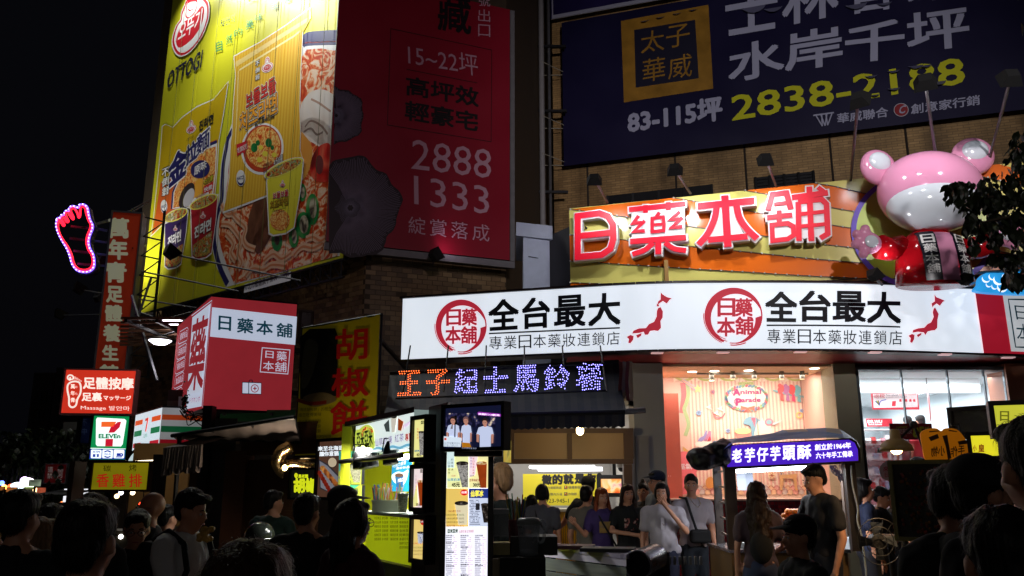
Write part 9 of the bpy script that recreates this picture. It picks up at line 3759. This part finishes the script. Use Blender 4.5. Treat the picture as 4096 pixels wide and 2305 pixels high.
# ================================================================== far stalls on the left street
def hv(x,y,Y):
 return atY(px('H',x,y),Y)
tt = thing('market_stall','far white lit stall with a tasselled dark awning, left','food stall',(hv(395,940,17).x,17,0))
a, b = hv(318,945,17), hv(472,945,17)
mb = MB()
mb.b2(a.x,b.x,17.6,17.7,0,hv(395,858,17).z,mat('lit white stall cloth',(240,240,255),.5,emit=1.1,var=.1))
mb.build('back_cloth',tt)
mb = MB()
mb.b2(a.x,b.x,16.9,17.4,0,hv(395,950,17).z,mat('stall counter',(60,60,66),.5))
mb.build('counter',tt)
mb = MB()
mb.prism([(a.x-.1,16.6,hv(395,905,17).z),(b.x+.1,16.6,hv(395,905,17).z),(b.x+.1,17.9,hv(395,868,17).z),(a.x-.1,17.9,hv(395,868,17).z)],(0,0,.03),mat('dark awning',(30,32,30),.8))
mb.build('awning',tt)
mb = MB()
rnd = random.Random(31)
for k in range(60):
 x = a.x+(b.x-a.x)*rnd.random()
 z = hv(395,905,17).z-rnd.uniform(0,.12)
 mb.box((x,16.58,z),(.02,.01,.12),mat('tassel',(50,60,24),.8))
mb.build('tassels',tt,kind='stuff')
bulbs = ((12,818,(90,120,255)),(165,800,(225,190,255)),(185,808,(255,230,255)),(205,845,(200,230,180)),(60,856,(255,170,60)),(120,838,(220,240,255)),(95,862,(255,190,90)),(28,846,(255,180,90)),(240,868,(255,210,150)),(70,842,(255,90,40)),(420,960,(255,130,60)),(820,884,(240,235,255)),(792,908,(255,214,150)),(958,962,(255,70,40)),(900,884,(255,230,190)),(820,1182,(255,255,255)),(150,812,(190,150,230)))
for k, (x,y,c)in enumerate(bulbs[:16]):
 Y_ = 21 if x<500 else 12.9
 p = hv(x,y,Y_)
 t = thing('market_lamp','small %s lamp glowing among the far stalls on the left'%('bluish','pale violet','white violet','pale green','orange','cool white','amber','dim amber','peach','red orange','low orange','cool ceiling','warm round','tiny red','cream','tiny white')[k],'lamp',tuple(p))
 mb = MB()
 r = (.09 if k in(1,2,5)else .06)if x<500 else .035
 mb.ell(p,(r*(2 if k in(2,5,3)else 1),r,r),mat('lamp_glow_%d'%k,c,.3,emit=4.5,var=0),12,8)
 mb.build('bulb',t,smooth=True)
 mb = MB()
 mb.tube([p+Vector((0,.05,r*.8)),p+Vector((0,.05,.5))],.008,METAL,5)
 mb.build('cable',t)
for k, (x0,x1,y0,y1,c,lab)in enumerate(((160,225,845,862,(190,200,120),'lit greenish stall panel among the far stalls'),(40,110,845,880,(200,120,60),'orange lit food display among the far stalls'),(0,26,842,868,(214,130,60),'orange lit stall front at the far left edge'),(190,275,795,840,(150,165,140),'pale awning panel under the tree on the left'),(245,305,850,905,(190,90,60),'orange and white stall flag near the tasselled stall'),(480,502,848,935,(190,180,40),'narrow yellow upright sign left of the big dark head'),(504,530,842,918,(170,110,50),'warm wooden door lit beside the narrow yellow sign'))):
 P_ = Panel.quad(px('H',x0,y1),px('H',x1,y1),px('H',x0,y0),20-k*.3,Yr=20-k*.3,thick=.05)
 t = thing('stall_board',lab,'board',(P_.xy[0].x,20,0))
 P_.body(ramp_mat('stall_panel_%d'%k,[tuple(int(v*.35)for v in c),c,tuple(min(255,int(v*1.25))for v in c)],'noise',3.5,.6,3,.5,emit=.45,pos=[.35,.5,.66]),METAL,t,'panel')
 mb = MB()
 q = P_.xyz(P_.W/2,0,-.03)
 mb.tube([(q.x,q.y,0),(q.x,q.y,P_.z0)],.025,METAL,6)
 mb.build('post',t)
 # overhead cables on the left
t = thing('overhead_cables','thin slack cables from the tall red sign to the yellow billboard','cable')
for(x0,y0,x1,y1,Ya,Yb2)in((425,245,940,30,19,22),(520,225,930,50,19,22),(800,395,900,370,19.3,22)):
 a, b = atY(px('F',x0,y0),Ya), atY(px('F',x1,y1),Yb2)
 mb = MB()
 mb.tube([a,a.lerp(b,.33)+Vector((0,0,-.08)),a.lerp(b,.66)+Vector((0,0,-.08)),b],.018,METAL,5)
 mb.build('cable',t)
 # hanging wires under the awning and at the corner
t = thing('loose_wires','tangle of thin wires and a twig hanging below the red box sign','wire')
rnd = random.Random(77)
for k in range(9):
 x, y = 285+rnd.uniform(-40,30), 1000+rnd.uniform(-10,20)
 P = [tuple(atY(px('G',x+q*rnd.uniform(20,60),y+q*rnd.uniform(10,50)+8*math.sin(q)),13.2))for q in range(5)]
 mb = MB()
 mb.tube([Vector(p)for p in spline(P,4,False)],.008,METAL,4)
 mb.build('wire',t)
mb = MB()
for k in range(60):
 p = atY(px('G',292+rnd.gauss(0,16),930+rnd.gauss(0,38)),13.1)
 M = Matrix.Translation(p)@Matrix.Rotation(rnd.uniform(0,6.28),4,'Z')@Matrix.Rotation(rnd.uniform(-2.4,0),4,'X')
 mb.add([M@v.co for v in lms[2].vertices],[tuple(f.vertices)for f in lms[2].polygons],LEAF)
mb.build('twig_leaves',t,kind='stuff')
# unseen tube lamps added behind the camera to brighten the crowd from the front
bs = thing('added_rear_lamp','unseen tube lamps added behind the camera as fill light','lamp',(0,-5,3.2))
for k, x in enumerate((-5,-1,3.5)):
 mb = MB()
 mb.tube([(x-.6,-5,3.2),(x+.6,-5,3.2)],.03,mat('added rear tube',(255,240,225),.4,emit=10,var=0),8)
 mb.tube([(x,-5,3.2),(x,-5,3.9)],.01,METAL,5)
 mb.build('tube_light',bs)
lamp('AREA','rear_fill_light',(-.5,-5,3.1),12,(1,.93,.88),8,target=(-.5,12,3.5),parent=bs,sizey=.3)
ms = thing('added_light_mast','unseen lamp mast added behind the camera, three heads brightening facades and queue','added lamp',(3.2,-4.6,0))  # mast out of view, added to throw light on the facades and queue
mb = MB()
mb.tube([(3.2,-4.6,0),(3.2,-4.6,7.6)],[.1,.06],GREYMETAL,12)
mb.tube([(2.2,-4.6,7.4),(4.2,-4.6,7.4)],.04,GREYMETAL,8)
mb.build('mast',ms)
for x, tg, pw, sp, cc in((2.2,(-1.5,18,9.5),1500,34,(1,.8,.86)),(3.2,(6.5,20,9.0),5600,46,(.96,.9,.9)),(4.2,(1.6,11.5,2.1),300,24,(1,.93,.9))):
 mb = MB()
 d = (Vector(tg)-Vector((x,-4.6,7.4))).normalized()
 c = Vector((x,-4.6,7.4))+d*.15
 mb.tube([c-d*.15,c],[.09,.16],BLACK,16)
 mb.build('lamp_head',ms)
 lamp('SPOT','mast_beam',c+d*.03,pw,cc,.15,target=tg,spot=sp,blend=.9,parent=ms)
pass
bpy.data.objects.remove(_to)
bpy.data.scenes.remove(TMP)
